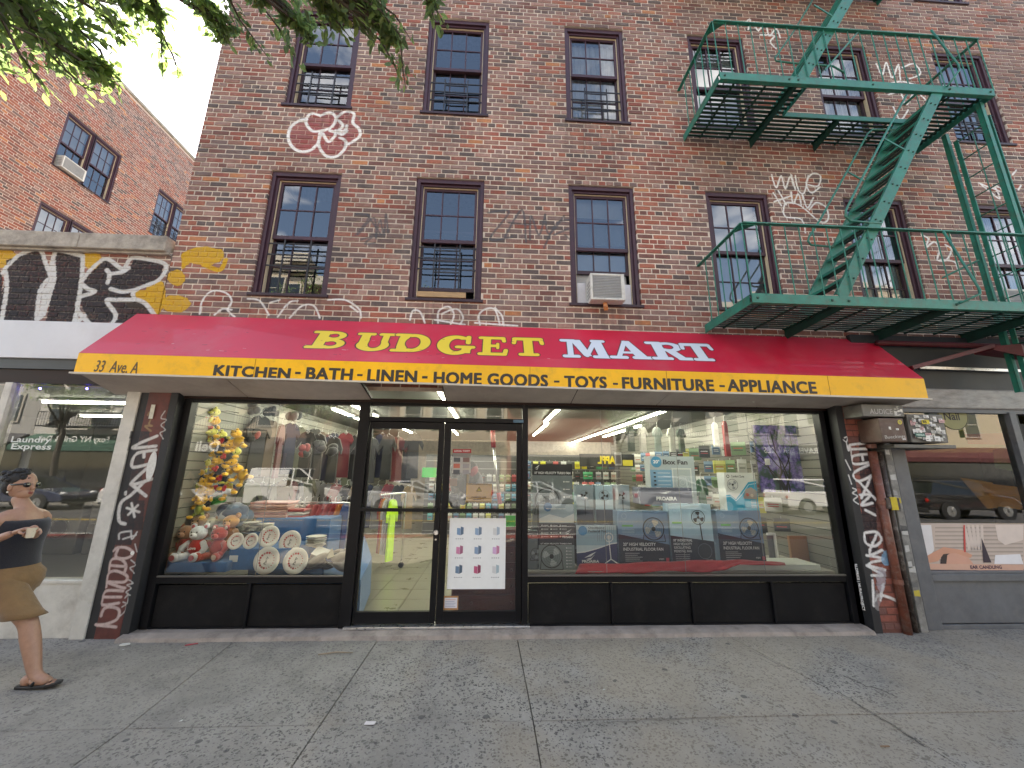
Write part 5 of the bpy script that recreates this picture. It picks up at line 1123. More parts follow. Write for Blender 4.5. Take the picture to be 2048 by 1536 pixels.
# stairs
def stair(xt, xb, zt_, zb_, y0, y1, n=12):
    up_ = Vector((xt-xb, 0, zt_-zb_)).normalized()
    nrm = Vector((-up_.z, 0, up_.x))
    for y, nm in ((y0, 'outer_stringer'), (y1, 'inner_stringer')):
        p, q_ = Vector((xb, y, zb_)), Vector((xt, y, zt_))
        part('stringer', lambda m_: (m_.bar(p, q_, .008, .13, upv=nrm), m_.bar(p+nrm*.061+Vector((0, .015, 0)), q_+nrm*.061+Vector((0, .015, 0)), .03, .008, upv=nrm)))
    for k in range(1, n):
        t_ = k/n; x = xb+(xt-xb)*t_; z = zb_+(zt_-zb_)*t_
        for e in (-.07, -.02, .03): part('tread_bar', lambda m_: m_.box(x+e, x+e+.036, y0+.006, y1-.006, z-.008, z), mat=M_grn_shade)
        part('tread_riser', lambda m_: m_.box(x-.08, x-.073, y0+.006, y1-.006, z-.03, z+.0))
        for y in (y0-.010,):
            for e in (-.045, .045): part('bolt', lambda m_: m_.tube([(x+e*.6, y+.006, z-.01-e*.2), (x+e*.6, y-.004, z-.01-e*.2)], [.012, .008], 8), mat=M_rust)
ys0 = YF+.02; ys1 = -.43
xt3 = onY(1884, 195, ys0).x; xb2 = onY(1683, 598, ys0).x
stair(xt3, xb2, zp3-.03, zp2, ys0, ys1)
xb3 = onY(1603, 152, ys0).x; sl = (xt3-xb2)/(zp3-zp2)
p_, q2 = onY(1603, 152, ys0), onY(1692, 0, ys0); sl2 = (q2.x-p_.x)/(q2.z-p_.z)
stair(xb3+sl2*fh, xb3, zp4, zp3, ys0, ys1)
# hand rails of the stairs
def hrail(px_, y, y_end=None, r=.013):
    pts = [onY(u, v, y) for u, v in px_]; 
    part('handrail', lambda m_: m_.tube(pts, r, 8), smooth_=True)
hrail([(1762, 447), (1700, 442), (1691, 432), (1692, 420), (1712, 380), (1768, 273), (1813, 190)], ys0)
hrail([(1668, 494), (1622, 490), (1616, 482), (1618, 474), (1640, 440), (1690, 350), (1735, 268), (1745, 259), (1790, 260)], ys1)
part('handrail_strut', lambda m_: m_.bar(onY(1768, 277, ys0), onY(1829, 310, ys0), .01, .02)); part('handrail_strut', lambda m_: m_.bar(onY(1694, 343, ys1), onY(1728, 362, ys1), .01, .02))
hrail([(1690, 146), (1665, 132), (1600, 128), (1552, 122), (1550, 116), (1588, 62), (1625, 0)], ys1); part('handrail_strut', lambda m_: m_.bar(onY(1628, 10, ys0), onY(1664, 32, ys0), .01, .02))
# outward braces of the railings
hrail([(1862, 60), (1917, 130), (1919, 140), (1895, 172)], YF-.02, r=.012); hrail([(1886, 462), (1960, 580), (1960, 588), (1920, 606)], YF-.02, r=.012)
part('brace', lambda m_: m_.bar(onY(1650, 140, YF), onY(1718, 62, YF), .012, .02)) ; part('brace', lambda m_: m_.bar(onY(1884, 556, -.3), onY(1958, 520, -.55), .02, .02))
# drop ladder
la_y0 = -.42; xl0 = onY(1912, 284, la_y0).x
lad = thing('fire_ladder', 'green vertical iron ladder with round rungs at the right end of the fire escape', 'ladder', (xl0, -.6, 2.4))
yfr = onX(1977, 236, xl0).y
ztL, zbL = onY(1912, 284, la_y0).z, 2.2
for y in (la_y0, yfr):
    zt__ = ztL if y == la_y0 else ztL+.02
    MB().box(xl0-.008, xl0+.008, y-.025, y+.025, zbL, zt__+.02).build('rail', M_grn, lad, bevel=.002)
k = 0; z = ztL-.02
while z > zbL: MB().tube([(xl0, la_y0, z), (xl0, yfr, z)], .0085, 6).build('rung', M_grn, lad, smooth=True); z -= .30
MB().tube([(xl0, (la_y0+yfr)/2, zbL), (xl0, (la_y0+yfr)/2, ztL-.02)], .007, 6).build('centre_rod', M_grn, lad)
for (u, v, y) in ((1893, 268, la_y0+.05), (1962, 205, yfr-.02)):
    p = onY(u, v, y) if v == 268 else onX(1962, 205, xl0-.12)
    MB().box(p.x-.024, p.x+.024, p.y-.006, p.y+.006, zp2-.9, p.z).build('guide_post', M_grn, lad, bevel=.002)
    MB().box(p.x-.024, p.x-.016, p.y, p.y+.05, zp2-.9, p.z).build('guide_flange', M_grn, lad)
# ================================================================== inside of the shop
ix0, ix1, iy1, icz = xL1-.10, xR1+.12, 9.5, 2.72
M_ceil = M('ceiling_paint', (.15, .15, .135), .9, var=.04)
M_wallp = M('slatwall_board', (.17, .165, .14), .5, var=.06, vscale=2)
M_groove = M('slatwall_groove', (.03, .03, .028), .9, var=0)
M_tile = M('floor_tile', (.23, .215, .155), .3, var=.08, vscale=3)
M_grout = M('tile_grout', (.10, .095, .075), .9)
M_print = M('print_ink', 'attr', .45, var=.04, vscale=6)
M_printg = M('print_gloss', 'attr', .25, var=.04, vscale=6, coat=.3)
M_plush = M('plush', 'attr', .95, var=.18, vscale=40, bump=.6, bscale=160, sheen=.5)
M_cloth = M('cloth', 'attr', .9, var=.12, vscale=18, bump=.3, bscale=70, sheen=.3)
M_plast = M('plastic', 'attr', .35, var=.06)
M_tube = M('lit_tube_shop', (1, 1, 1), .3, emit=(.93, 1, .90), estr=15)
inn = MB().box(ix0, ix1, .07, iy1, -.02, .03).build('shop_floor', M_grout, None); inn['kind'] = 'structure'
tw = .42; tm = {}
for i in range(int((ix1-ix0)/tw)+1):
    for j in range(22):
        x = ix0+i*tw; y = .09+j*tw; x2 = min(x+tw, ix1)-.005
        if x2-x < .05: continue
        o = MB().box(x+.003, x2, y+.003, y+tw-.003, .03, .0375).build('floor_tile', M_tile, inn)
ce = MB().box(ix0, ix1, .05, iy1, icz, icz+.05).build('shop_ceiling', M_ceil, None); ce['kind'] = 'structure'
def slatwall(name, kind):
    if kind == 'l': w = MB().box(ix0-.06, ix0-.012, .07, iy1, 0, icz)
    elif kind == 'r': w = MB().box(ix1+.012, ix1+.06, .07, iy1, 0, icz)
    else: w = MB().box(ix0, ix1, iy1+.012, iy1+.06, 0, icz)
    o = w.build(name, M_groove, None); o['kind'] = 'structure'; z = .04
    while z < icz-.05:
        h = .098
        if kind == 'l':
            for a, b in ((.08, 1.2), (1.204, 2.4), (2.404, 4.8), (4.804, iy1)): MB().box(ix0-.014, ix0, a, b, z, z+h).build('slat_board', M_wallp, o)
        elif kind == 'r':
            for a, b in ((.08, 1.2), (1.204, 2.4), (2.404, 4.8), (4.804, iy1)): MB().box(ix1, ix1+.014, a, b, z, z+h).build('slat_board', M_wallp, o)
        else: MB().box(ix0, ix1, iy1-.002, iy1+.012, z, z+h).build('slat_board', M_wallp, o)
        z += .108
    return o
slatwall('left_inside_wall', 'l'); slatwall('right_inside_wall', 'r'); slatwall('back_inside_wall', 'b')
# lit tubes, runs stretched to the glass, two unseen added to brighten the display
zt_c = icz-.05
runs = [((1318, 826), (1106, 910)), ((1113, 823), (1050, 885)), ((893, 814), (920, 850)), ((905, 858), (952, 908)), ((700, 808), (742, 832)), ((905, 815), (912, 822))]
def tube_light(x, ya_, yb__, lab):
    t = thing('ceiling_light', lab, 'ceiling light', (x, (ya_+yb__)/2, icz-.06), 'strip lights on the shop ceiling')
    MB().tube([(x, ya_, zt_c), (x, yb__, zt_c)], .019, 8).build('tube', M_tube, t); MB().box(x-.045, x+.045, ya_-.03, yb__+.03, icz-.03, icz-.002).build('housing', M_ceil, t)
for k, (x, ya_, yb__) in enumerate(((onZ(1318, 826, zt_c).x, .15, onZ(1106, 910, zt_c).y), (onZ(1113, 823, zt_c).x, .15, 3.2), (onZ(1085, 856, zt_c).x, 3.4, 6.2), (onZ(905, 824, zt_c).x, .15, 3.0), (onZ(930, 884, zt_c).x-.02, 3.2, 6.4), (onZ(715, 815, zt_c).x, .15, 2.8), (onZ(715, 815, zt_c).x, 3.2, 6.0), (-2.5, .15, 1.12), (3.0, .15, 1.12), (-2.7, 1.9, 4.2), (3.2, 3.5, 6.3))):
    tube_light(x, ya_, yb__, 'bare lit fluorescent tube on the shop ceiling, '+('long one crossing the right window', 'near the door post in the right window', 'second one behind the door post', 'front one over the doors', 'deeper one over the right door', 'front one by the left door post', 'deeper one by the left door post', 'unseen one added above the glass to light the plates', 'unseen one added above the glass to light the fan boxes', 'deep over the plush toys', 'deep at the far right')[k])
def R4(u0, v0, u1, v1, y):
    a, b = onY(u0, v0, y), onY(u1, v1, y); return a.x, b.x, b.z, a.z
# ------------------------------------------------------------------ printed cartons
class Carton:
    """a box whose front carries print; coordinates on the face run 0..1 from its bottom left"""
    def __init__(s, label, u0, v0, u1, v1, y, depth, side=(.3, .3, .32), tilt=0, cat='carton', nm='fan_carton', zf=None):
        s.x0, s.x1, s.z0, s.z1 = R4(u0, v0, u1, v1, y)
        if zf is not None: s.z0 = zf
        s.y = y; s.t = thing(nm, label, cat, ((s.x0+s.x1)/2, y+depth/2, s.z0)); s.k = 1; s.mb = MB()
        MB().box(s.x0, s.x1, y, y+depth, s.z0, s.z1, side).build('box', M_printg, s.t, bevel=.003)
        s.w = s.x1-s.x0; s.h = s.z1-s.z0
    def p(s, a, b): return Vector((s.x0+a*s.w, s.y-.0008*s.k, s.z0+b*s.h))
    def rect(s, a0, b0, a1, b1, c): s.mb.add([s.p(a0, b0), s.p(a1, b0), s.p(a1, b1), s.p(a0, b1)], [(0, 1, 2, 3)], c); s.k += 1
    def poly(s, pts, c): s.mb.add([s.p(*q) for q in pts], [tuple(range(len(pts)))], c); s.k += 1
    def circ(s, a, b, r, c, r2=None): s.mb.disc(s.p(a, b), r*s.w, n=24, col=c, r2=None if r2 is None else r2*s.w); s.k += 1
    def line(s, pts, w, c):
        for q, r in zip(pts[:-1], pts[1:]):
            P0, P1 = s.p(*q), s.p(*r); d = (P1-P0); d.y = 0; 
            if d.length < 1e-6: continue
            n_ = Vector((-d.z, 0, d.x)).normalized()*w/2; s.mb.add([P0-n_, P1-n_, P1+n_, P0+n_], [(0, 1, 2, 3)], c)
        s.k += 1
    def text(s, t_, a, b, w=None, h=None, c=(.8, .8, .8), bold=.02, **k): puttext(s.mb, t_, s.p(a, b), (1, 0, 0), (0, 0, 1), w=None if w is None else w*s.w, h=None if h is None else h*s.h, col=c, bold=bold, **k); s.k += 1
    def fan(s, a, b, r, rim, blade, n=3, stand=True, rot=.3):
        s.circ(a, b, r*1.02, rim, r*.93); R_ = r*.86
        for k in range(n):
            t0 = rot+2*math.pi*k/n; pts = []
            for q in range(7):
                tt = t0+q*.16; rr = R_*(.95 if 0 < q < 6 else .8); pts.append((a+rr*math.cos(tt), b+rr*math.sin(tt)*s.w/s.h))
            pts.append((a+R_*.2*math.cos(t0+.1), b+R_*.2*math.sin(t0+.1)*s.w/s.h)); s.poly(pts, blade)
        s.circ(a, b, r*.2, (.02, .02, .02)); s.k += 1
        for q in range(3): s.circ(a, b, r*(.35+.2*q), rim, r*(.335+.2*q))
        if stand: s.line([(a-r*.95, b-.1), (a-r*1.05, b-r*1.1*s.w/s.h), (a+r*1.05, b-r*1.1*s.w/s.h), (a+r*.95, b-.1)], .008, rim)
    def icons(s, a, b, cols, rows, dx, dy, c=(.75, .75, .75)):
        for i in range(cols):
            for j in range(rows):
                s.circ(a+i*dx, b-j*dy, .018, c); s.rect(a+i*dx+.035, b-j*dy-.006, a+i*dx+dx*.7, b-j*dy+.006, c); s.k -= 2
        s.k += 2
    def done(s): s.mb.build('printed_front', M_print, s.t)
WH = (.75, .76, .78); NAVY = (.02, .03, .075); LBL = (.42, .60, .74); DG = (.14, .165, .175); BKK = (.018, .018, .022)
def swoosh(c, a, b, s_, col=WH): c.poly([(a, b), (a+.5*s_, b+.28*s_), (a+s_, b+.5*s_), (a+.55*s_, b+.12*s_)], col); c.poly([(a+.1*s_, b-.12*s_), (a+.6*s_, b+.02*s_), (a+.9*s_, b+.3*s_), (a+.5*s_, b-.16*s_)], col)
zd = zs+.012
# two shelves: display deck
deck = MB().box(xQ2+.02, xR1-.02, .08, .95, zs-.1, zd-.002); dk = tag(deck.build('display_deck', M('deck_board', (.3, .29, .26), .6)), 'low deck behind the right hand shop window carrying the fan boxes', 'display deck')
c = Carton('dark grey turbo fan carton at the lower left corner of the right window', 1077, 1082, 1150, 1148, .16, .2, DG, zf=zd)
c.rect(0, 0, 1, 1, (.20, .235, .24)); c.rect(0, .86, 1, 1, BKK); c.text('12" HIGH VELOCITY TURBO FAN', .06, .885, w=.86, h=.05); c.fan(.36, .46, .30, (.02, .02, .02), (.45, .48, .5)); c.icons(.78, .76, 1, 7, .2, .11); c.done()
z12 = c.z1
c = Carton('black carton printed with rows of small white icons on top of the turbo fan box', 1078, 1008, 1149, 1081, .16, .2, BKK, zf=z12)
c.rect(0, 0, 1, 1, (.02, .016, .02)); c.rect(0, .48, 1, 1, (.33, .40, .47)); c.poly([(0, .5), (1, .5), (1, .75), (.7, .62), (.3, .72), (0, .6)], (.6, .62, .65)); c.circ(.25, .92, .12, (.03, .13, .3)); c.text('HIGH VELOCITY TURBO FAN', .2, .86, w=.55, h=.03); c.icons(.08, .42, 3, 4, .26, .1); swoosh(c, .72, .22, .2); c.text('PROAIRA', .66, .08, w=.3, h=.06, bold=.04); c.done()
z14 = c.z1
c = Carton('dark turbo fan carton standing behind the icon printed box near the door post', 1065, 928, 1146, 1008, .42, .2, DG, zf=zd+.42)
c.rect(0, 0, 1, 1, (.16, .19, .20)); c.rect(0, .82, 1, 1, BKK); swoosh(c, .06, .93, .12); c.text('18" HIGH VELOCITY TURBO FAN', .05, .84, w=.9, h=.04); c.fan(.36, .42, .3, (.03, .03, .03), (.42, .45, .47)); c.icons(.78, .72, 1, 6, .2, .12); c.done()
MB_ = MB().box(c.x0, c.x1, .44, .6, zd, c.z0-.002, (.05, .05, .055)); tag(recenter(MB_.build('carton', M_printg)), 'plain black box under the dark turbo fan carton by the door post', 'carton')
c = Carton('narrow charcoal fan carton squeezed beside the door post at the window base', 1056, 1062, 1076, 1148, .17, .18, DG, zf=zd)
c.rect(0, .8, 1, 1, BKK); c.text('14" HIGH', .1, .86, w=.8, h=.03); c.fan(.8, .4, .55, (.02, .02, .02), (.25, .28, .3)); c.done()
c = Carton('navy and pale blue pedestal fan carton left of the big floor fan boxes', 1152, 1050, 1236, 1132, .22, .14, NAVY)
c.rect(0, 0, 1, 1, (.50, .60, .66)); c.rect(0, .5, 1, .88, (.30, .44, .55)); c.poly([(0, 0), (1, 0), (1, .56), (.85, .54), (.5, .42), (.2, .34), (0, .32)], (.03, .035, .12)); c.line([(0, .32), (.2, .34), (.5, .42), (.85, .54), (1, .56)], .012, WH)
c.circ(.16, .86, .11, (.05, .22, .45)); c.text('Oscillating', .3, .9, w=.4, h=.06, c=(.05, .05, .07)); c.text('Pedestal Fan', .3, .82, w=.44, h=.06, c=(.05, .05, .07)); swoosh(c, .18, .2, .3); c.text('PROAIRA', .12, .08, w=.42, h=.07, bold=.05)
c.circ(.8, .70, .11, (.8, .8, .8), .09); c.circ(.8, .7, .05, (.7, .7, .7)); c.line([(.8, .64), (.83, .16)], .012, WH); c.line([(.66, .05), (.83, .17), (1.0, .06)], .012, WH); 
for k in range(9): c.line([(.52+k*.05, .6), (.52+k*.05, .97)], .004, (.2, .25, .3))
c.done()
def floorfan(u0, v0, u1, v1, y, label):
    c = Carton(label, u0, v0, u1, v1, y, .18, (.22, .33, .48)); c.rect(0, 0, 1, 1, (.13, .22, .36)); c.rect(0, 0.5, .5, 1, (.20, .31, .46)); c.poly([(0, 0), (1, 0), (1, .36), (0, .56)], (.022, .027, .045))
    c.circ(.13, .9, .05, (.4, .5, .6), .045); c.rect(.08, .70, .30, .735, (.12, .42, .12)); 
    for k in range(3): c.rect(.08, .64-k*.03, .32, .65-k*.03, (.4, .5, .6)); c.k -= 1
    c.k += 1; c.fan(.70, .66, .21, (.02, .02, .025), (.42, .44, .45), rot=.8); c.text('20" HIGH VELOCITY', .08, .34, w=.64, h=.062, bold=.015); c.text('INDUSTRIAL FLOOR FAN', .08, .25, w=.78, h=.058, bold=.01)
    for k in range(5): c.rect(.11, .20-k*.036, .11+random.uniform(.2, .36), .208-k*.036, (.6, .6, .62)); c.k -= 1
    c.k += 2; c.text('V/2271', .76, .08, w=.1, h=.03); c.rect(.90, .05, .96, .12, (.55, .05, .08)); c.done(); return c
floorfan(1234, 1022, 1342, 1128, .2, 'blue and black 20 inch floor fan carton, left of the pedestal fan box'); 
c = Carton('pale blue 18 inch pedestal fan carton between the two floor fan boxes', 1336, 1008, 1432, 1126, .18, .16, (.3, .42, .52)); c.rect(0, 0, 1, 1, (.40, .58, .72)); c.poly([(0, 0), (1, 0), (1, .36), (0, .46)], (.022, .027, .045))
c.circ(.13, .88, .05, (.2, .35, .5), .045); c.rect(.06, .66, .28, .69, (.15, .5, .15)); c.fan(.68, .77, .16, (.02, .02, .025), (.03, .03, .035), rot=1.2, stand=False); c.line([(.7, .68), (.74, .26)], .014, (.02, .02, .03)); c.circ(.76, .2, .16, (.03, .04, .055)); c.circ(.76, .2, .163, (.25, .3, .35), .157)
c.text('18" INDUSTRIAL', .05, .36, w=.44, h=.045); c.text('HIGH VELOCITY', .05, .30, w=.42, h=.04, bold=.01); c.text('OSCILLATING', .05, .24, w=.38, h=.04, bold=.01); c.text('PEDESTAL FAN', .05, .18, w=.4, h=.04, bold=.01)
for k in range(4): c.rect(.07, .14-k*.03, .4, .146-k*.03, (.55, .55, .58)); c.k -= 1
c.k += 1; c.text('W2278', .76, .04, w=.16, h=.022); c.done()
floorfan(1431, 1021, 1533, 1125, .2, 'blue and black 20 inch floor fan carton at the right end of the row')
c = Carton('white and turquoise wave patterned fan carton on top of the right floor fan box', 1447, 945, 1519, 1022, .26, .16, (.6, .62, .6))
c.rect(0, 0, 1, 1, (.68, .69, .66)); c.poly([(0, .0), (1, 0), (1, .78), (.75, .75), (.5, .5), (.3, .3), (.12, .42), (0, .40)], (.03, .38, .58)); c.line([(0, .36), (.14, .38), (.3, .26), (.5, .42), (.75, .68), (1, .72)], .008, (.5, .7, .8)); c.circ(.12, .9, .05, (.1, .1, .1), .03); c.text('Comfort Zone', .22, .87, w=.42, h=.065, c=(.05, .05, .06)); c.fan(.24, .68, .17, (.2, .2, .2), (.35, .36, .38), stand=False)
c.poly([(.52, .32), (.95, .3), (.98, .52), (.8, .62), (.62, .56)], (.35, .3, .28)); c.circ(.66, .42, .05, (.55, .12, .1)); c.circ(.8, .4, .05, (.6, .5, .4)); 
for k in range(5): c.rect(.74, .26-k*.04, .94, .27-k*.04, (.6, .7, .75)); c.k -= 1
c.k += 1; c.done()
c = Carton('tall pale carton reading Box Fan behind the pedestal fan box', 1298, 912, 1396, 1012, .95, .2, (.40, .44, .46)); c.rect(0, 0, 1, 1, (.36, .42, .45)); c.rect(0, 0, .55, .72, (.16, .33, .5)); c.circ(.15, .88, .12, (.04, .25, .45)); c.text('20"', .08, .85, w=.14, h=.07); c.text('Box Fan', .30, .83, w=.55, h=.10, c=(.05, .05, .06), bold=.03); c.rect(.48, .18, .92, .76, (.55, .60, .60)); c.rect(.51, .21, .89, .73, (.38, .44, .46))
for k in range(7): c.rect(.07, .64-k*.08, .12, .67-k*.08, (.02, .02, .02)); c.k -= 1; c.rect(.16, .65-k*.08, .44, .66-k*.08, (.6, .7, .75))
for k in range(3): c.circ(.70, .47, .05+.05*k, (.6, .64, .64), .045+.05*k)
c.done()
for k, (u0, u1) in enumerate(((1152, 1188), (1190, 1228), (1229, 1262))):
    c = Carton(('grey carton with faint fan drawing', 'pale blue carton with dark three blade fan', 'pale blue carton half hidden')[k]+' in the row behind the front boxes, %s' % ('left', 'middle', 'right')[k], u0, 970, u1, 1046, .75, .2, (.3, .4, .48)); c.rect(0, 0, 1, 1, ((.26, .33, .38), (.38, .52, .62), (.28, .36, .42))[k]); c.rect(0, 0, 1, .35, (.05, .06, .09)); c.fan(.5, .72, .3, (.2, .25, .28), (.03, .03, .035), rot=.5+k, stand=False); c.line([(.5, .6), (.5, .2)], .01, (.02, .02, .03)); c.done()
c = Carton('low wide carton reading PROAIRA tilted over the floor fan boxes', 1280, 975, 1386, 1010, .55, .3, (.2, .2, .26)); c.rect(0, 0, 1, 1, (.12, .125, .17)); swoosh(c, .36, .68, .26); c.text('PROAIRA', .3, .25, w=.4, h=.22, bold=.05); c.done()
# red cloth draped along the sill and the white shelf block
def drape(pts_top, pts_bot, y0, y1, col, label, cat, nm, n=40, amp=.012):
    mb = MB(); vs = []; fs = []; m_ = 6
    for i in range(n+1):
        t_ = i/n; q = [np.interp(t_, np.linspace(0, 1, len(pts_top)), [p[k] for p in pts_top]) for k in (0, 1)]; r = [np.interp(t_, np.linspace(0, 1, len(pts_bot)), [p[k] for p in pts_bot]) for k in (0, 1)]
        for j in range(m_+1):
            s_ = j/m_; y = y0+(y1-y0)*(1-s_); p = onY(q[0]*(1-s_)+r[0]*s_, q[1]*(1-s_)+r[1]*s_, y)
            vs.append((p.x, y+amp*math.sin(i*1.1+j*.9)*(.3+s_), p.z+amp*.5*math.sin(i*.7+j*1.7)))
    for i in range(n):
        for j in range(m_): a = i*(m_+1)+j; fs.append((a, a+m_+1, a+m_+2, a+1))
    mb.add(vs, fs, col); o = mb.build(nm, M_cloth, None, smooth=True); s = o.modifiers.new('thick', 'SOLIDIFY'); s.thickness = .003; tag(recenter(o), label, cat); return o
drape([(1160, 1128), (1250, 1126), (1350, 1122), (1440, 1120), (1500, 1120), (1570, 1126)], [(1150, 1147), (1250, 1147), (1350, 1142), (1420, 1146), (1480, 1130), (1570, 1130)], .06, .16, (.42, .02, .03), 'crumpled red cloth spread under the fan boxes', 'cloth', 'red_cloth')
x0, x1, z0, z1 = R4(1440, 1130, 1645, 1149, .12); tag(recenter(MB().box(x0, x1, .13, .5, zs-.05, z1, (.6, .63, .6)).build('white_plinth', M_plast, bevel=.004)), 'low white plinth at the right foot of the window', 'plinth')
x0, x1, z0, z1 = R4(1578, 1072, 1622, 1130, .6); tag(recenter(MB().box(x0, x1, .6, .64, zs, z1, (.30, .155, .085)).build('brown_board', M_plast)), 'brown upright board beyond the white plinth', 'board')
x0, x1, z0, z1 = R4(1535, 1066, 1560, 1130, .7)
w_ = thing('leaning_frame_board', 'white upright frame leaning between fan box and brown board', 'frame', (x0, .7, zs)); MB().box(x1-.03, x1, .7, .73, zs, z1, (.6, .6, .6)).build('stile', M_plast, w_); MB().box(x0, x1-.031, .7, .73, z1-.03, z1, (.6, .6, .6)).build('rail', M_plast, w_); MB().box(x0, x1-.031, .72, .73, zs, z1-.031, (.12, .12, .13)).build('panel', M_plast, w_)
# canvas print with violet trees leaning on the right wall
ca = thing('canvas_print', 'large canvas of dark trees and violet blossom hanging high at the right', 'canvas', (onY(1590, 940, .5).x, .5, onY(1590, 985, .5).z))
x0, x1, z0, z1 = R4(1505, 850, 1650, 985, .5); MB().box(x0, x1, .503, .53, z0, z1, (.05, .05, .05)).build('stretcher', M_plast, ca)
mt = bpy.data.materials.new('canvas_paint'); mt.use_nodes = True; n = mt.node_tree.nodes; l = mt.node_tree.links; b = n['Principled BSDF']; b.inputs['Roughness'].default_value = .6
geo = n.new('ShaderNodeNewGeometry'); t1 = n.new('ShaderNodeTexNoise'); t1.inputs['Scale'].default_value = 4; t1.inputs['Detail'].default_value = 8; t1.inputs['Roughness'].default_value = .7; l.new(geo.outputs['Position'], t1.inputs[0])
rp_ = n.new('ShaderNodeValToRGB'); e = rp_.color_ramp.elements; e[0].position = .36; e[0].color = (.01, .03, .025, 1); e[1].position = .66; e[1].color = (.45, .55, .62, 1)
for ps, cc in ((.45, (.02, .07, .06, 1)), (.52, (.14, .10, .34, 1)), (.58, (.30, .27, .55, 1))): q = e.new(ps); q.color = cc
l.new(t1.outputs[0], rp_.inputs[0]); l.new(rp_.outputs[0], b.inputs['Base Color'])
MB().add([(x0, .5, z0), (x1, .5, z0), (x1, .5, z1), (x0, .5, z1)], [(0, 1, 2, 3)]).build('canvas', mt, ca)
bt = MB(); rr = random.Random(4)
for k in range(7):
    p = Vector((x0+(x1-x0)*rr.uniform(.3, .6), .497-k*.0004, z0)); d = rr.uniform(-.4, .4)
    for q in range(9):
        p2 = p+Vector((d*.09+rr.uniform(-.02, .02), 0, (z1-z0)/10)); w1 = .012*(1-q/10)+.002; bt.add([p-Vector((w1, 0, 0)), p+Vector((w1, 0, 0)), p2+Vector((w1*.9, 0, 0)), p2-Vector((w1*.9, 0, 0))], [(0, 1, 2, 3)], (.012, .012, .015)); p = p2; d += rr.uniform(-.5, .5)
        p2.x = min(max(p2.x, x0+.02), x1-.02)
bt.build('painted_trunks', M_print, ca)
# ------------------------------------------------------------------ hanging goods on the right wall and on racks
rr = random.Random(21)
CN = {(.5, .5, .48): 'white', (.04, .04, .04): 'black', (.35, .05, .05): 'red', (.08, .15, .25): 'navy', (.45, .42, .36): 'cream', (.12, .2, .1): 'olive', (.3, .3, .32): 'grey', (.5, .45, .1): 'mustard', (.05, .35, .15): 'green', (.6, .5, .02): 'yellow', (.05, .25, .4): 'blue', (.1, .35, .45): 'turquoise'}
RN = ('top', 'second', 'middle', 'fourth', 'bottom')
def package(x, y, z, w, h, cols, label, grp, rotz=0, place=''):
    c = rr.choice(cols); m_ = MB(); t = thing('hanging_package', CN[c]+' '+label+', '+RN[row]+' row, '+place, 'package', (x, y, z), grp)
    m_.box(x-w/2, x+w/2, y-.012, y+.012, z-h, z-.02, c); m_.box(x-w*.5, x+w*.5, y-.0135, y+.0135, z-h*.35, z-.021, tuple(min(.8, q*1.8+.1) for q in c)); m_.box(x-.006, x+.006, y-.002, y+.002, z-.02, z+.01, (.5, .5, .5))
    for q in range(2): m_.box(x-w*.35, x+w*.3, y-.0145, y-.0125, z-h*(.55+.15*q), z-h*(.5+.15*q), rr.choice([(.7, .7, .7), (.05, .05, .05), (.5, .05, .05)]))
    m_.build('card', M_print, t); t.rotation_euler = (0, 0, rotz)
KC = [(.5, .5, .48), (.04, .04, .04), (.35, .05, .05), (.08, .15, .25), (.45, .42, .36), (.12, .2, .1), (.3, .3, .32), (.5, .45, .1)]
for row, z in enumerate((2.2, 1.92, 1.64, 1.36, 1.08)):
    for k in range(17):
        y = .9+k*.34+rr.uniform(-.05, .05); package(ix1-.10-rr.uniform(0, .08), y, z+rr.uniform(-.02, .02), rr.uniform(.12, .22), rr.uniform(.18, .26), KC, 'carded goods on the right slat wall', 'carded goods on the right wall', rotz=rr.uniform(-.5, .1), place='front end' if k < 6 else 'middle stretch' if k < 12 else 'far end')
for row, z in enumerate((1.95, 1.7, 1.45, 1.2, .95)):
    for k in range(13):
        x = .9+k*.18+rr.uniform(-.03, .03); package(x, 5.2+rr.uniform(-.05, .05), z, .13, .2, KC+[(.05, .35, .15), (.6, .5, .02)], 'carded goods on the middle rack', 'carded goods on the middle rack', place='left' if k < 4 else 'centre' if k < 9 else 'right')
for row, z in enumerate((1.6, 1.35, 1.1, .85, .6)):
    for k in range(14):
        x = -1.6+k*.17; package(x, 6.0, z, .13, .2, KC+[(.05, .25, .4), (.1, .35, .45)], 'carded goods on the rack behind the doors', 'carded goods behind the door', place='left' if k < 5 else 'centre' if k < 9 else 'right')
# rack frames
for (x0, x1, y) in ((.7, 3.3, 5.3), (-1.8, .9, 6.1)):
    o = thing('display_rack', 'tall dark display rack deep in the shop, %s' % ('behind the fan boxes' if x0 > 0 else 'seen through the doors'), 'rack', ((x0+x1)/2, y, .03)); MB().box(x0, x1, y, y+.05, .04, 2.1, (.09, .09, .09)).build('back_panel', M_plast, o)
    for k in range(10): MB().box(x0, x1, y-.012, y-.001, .12+k*.2, .14+k*.2, (.3, .3, .29)).build('rail', M_plast, o)
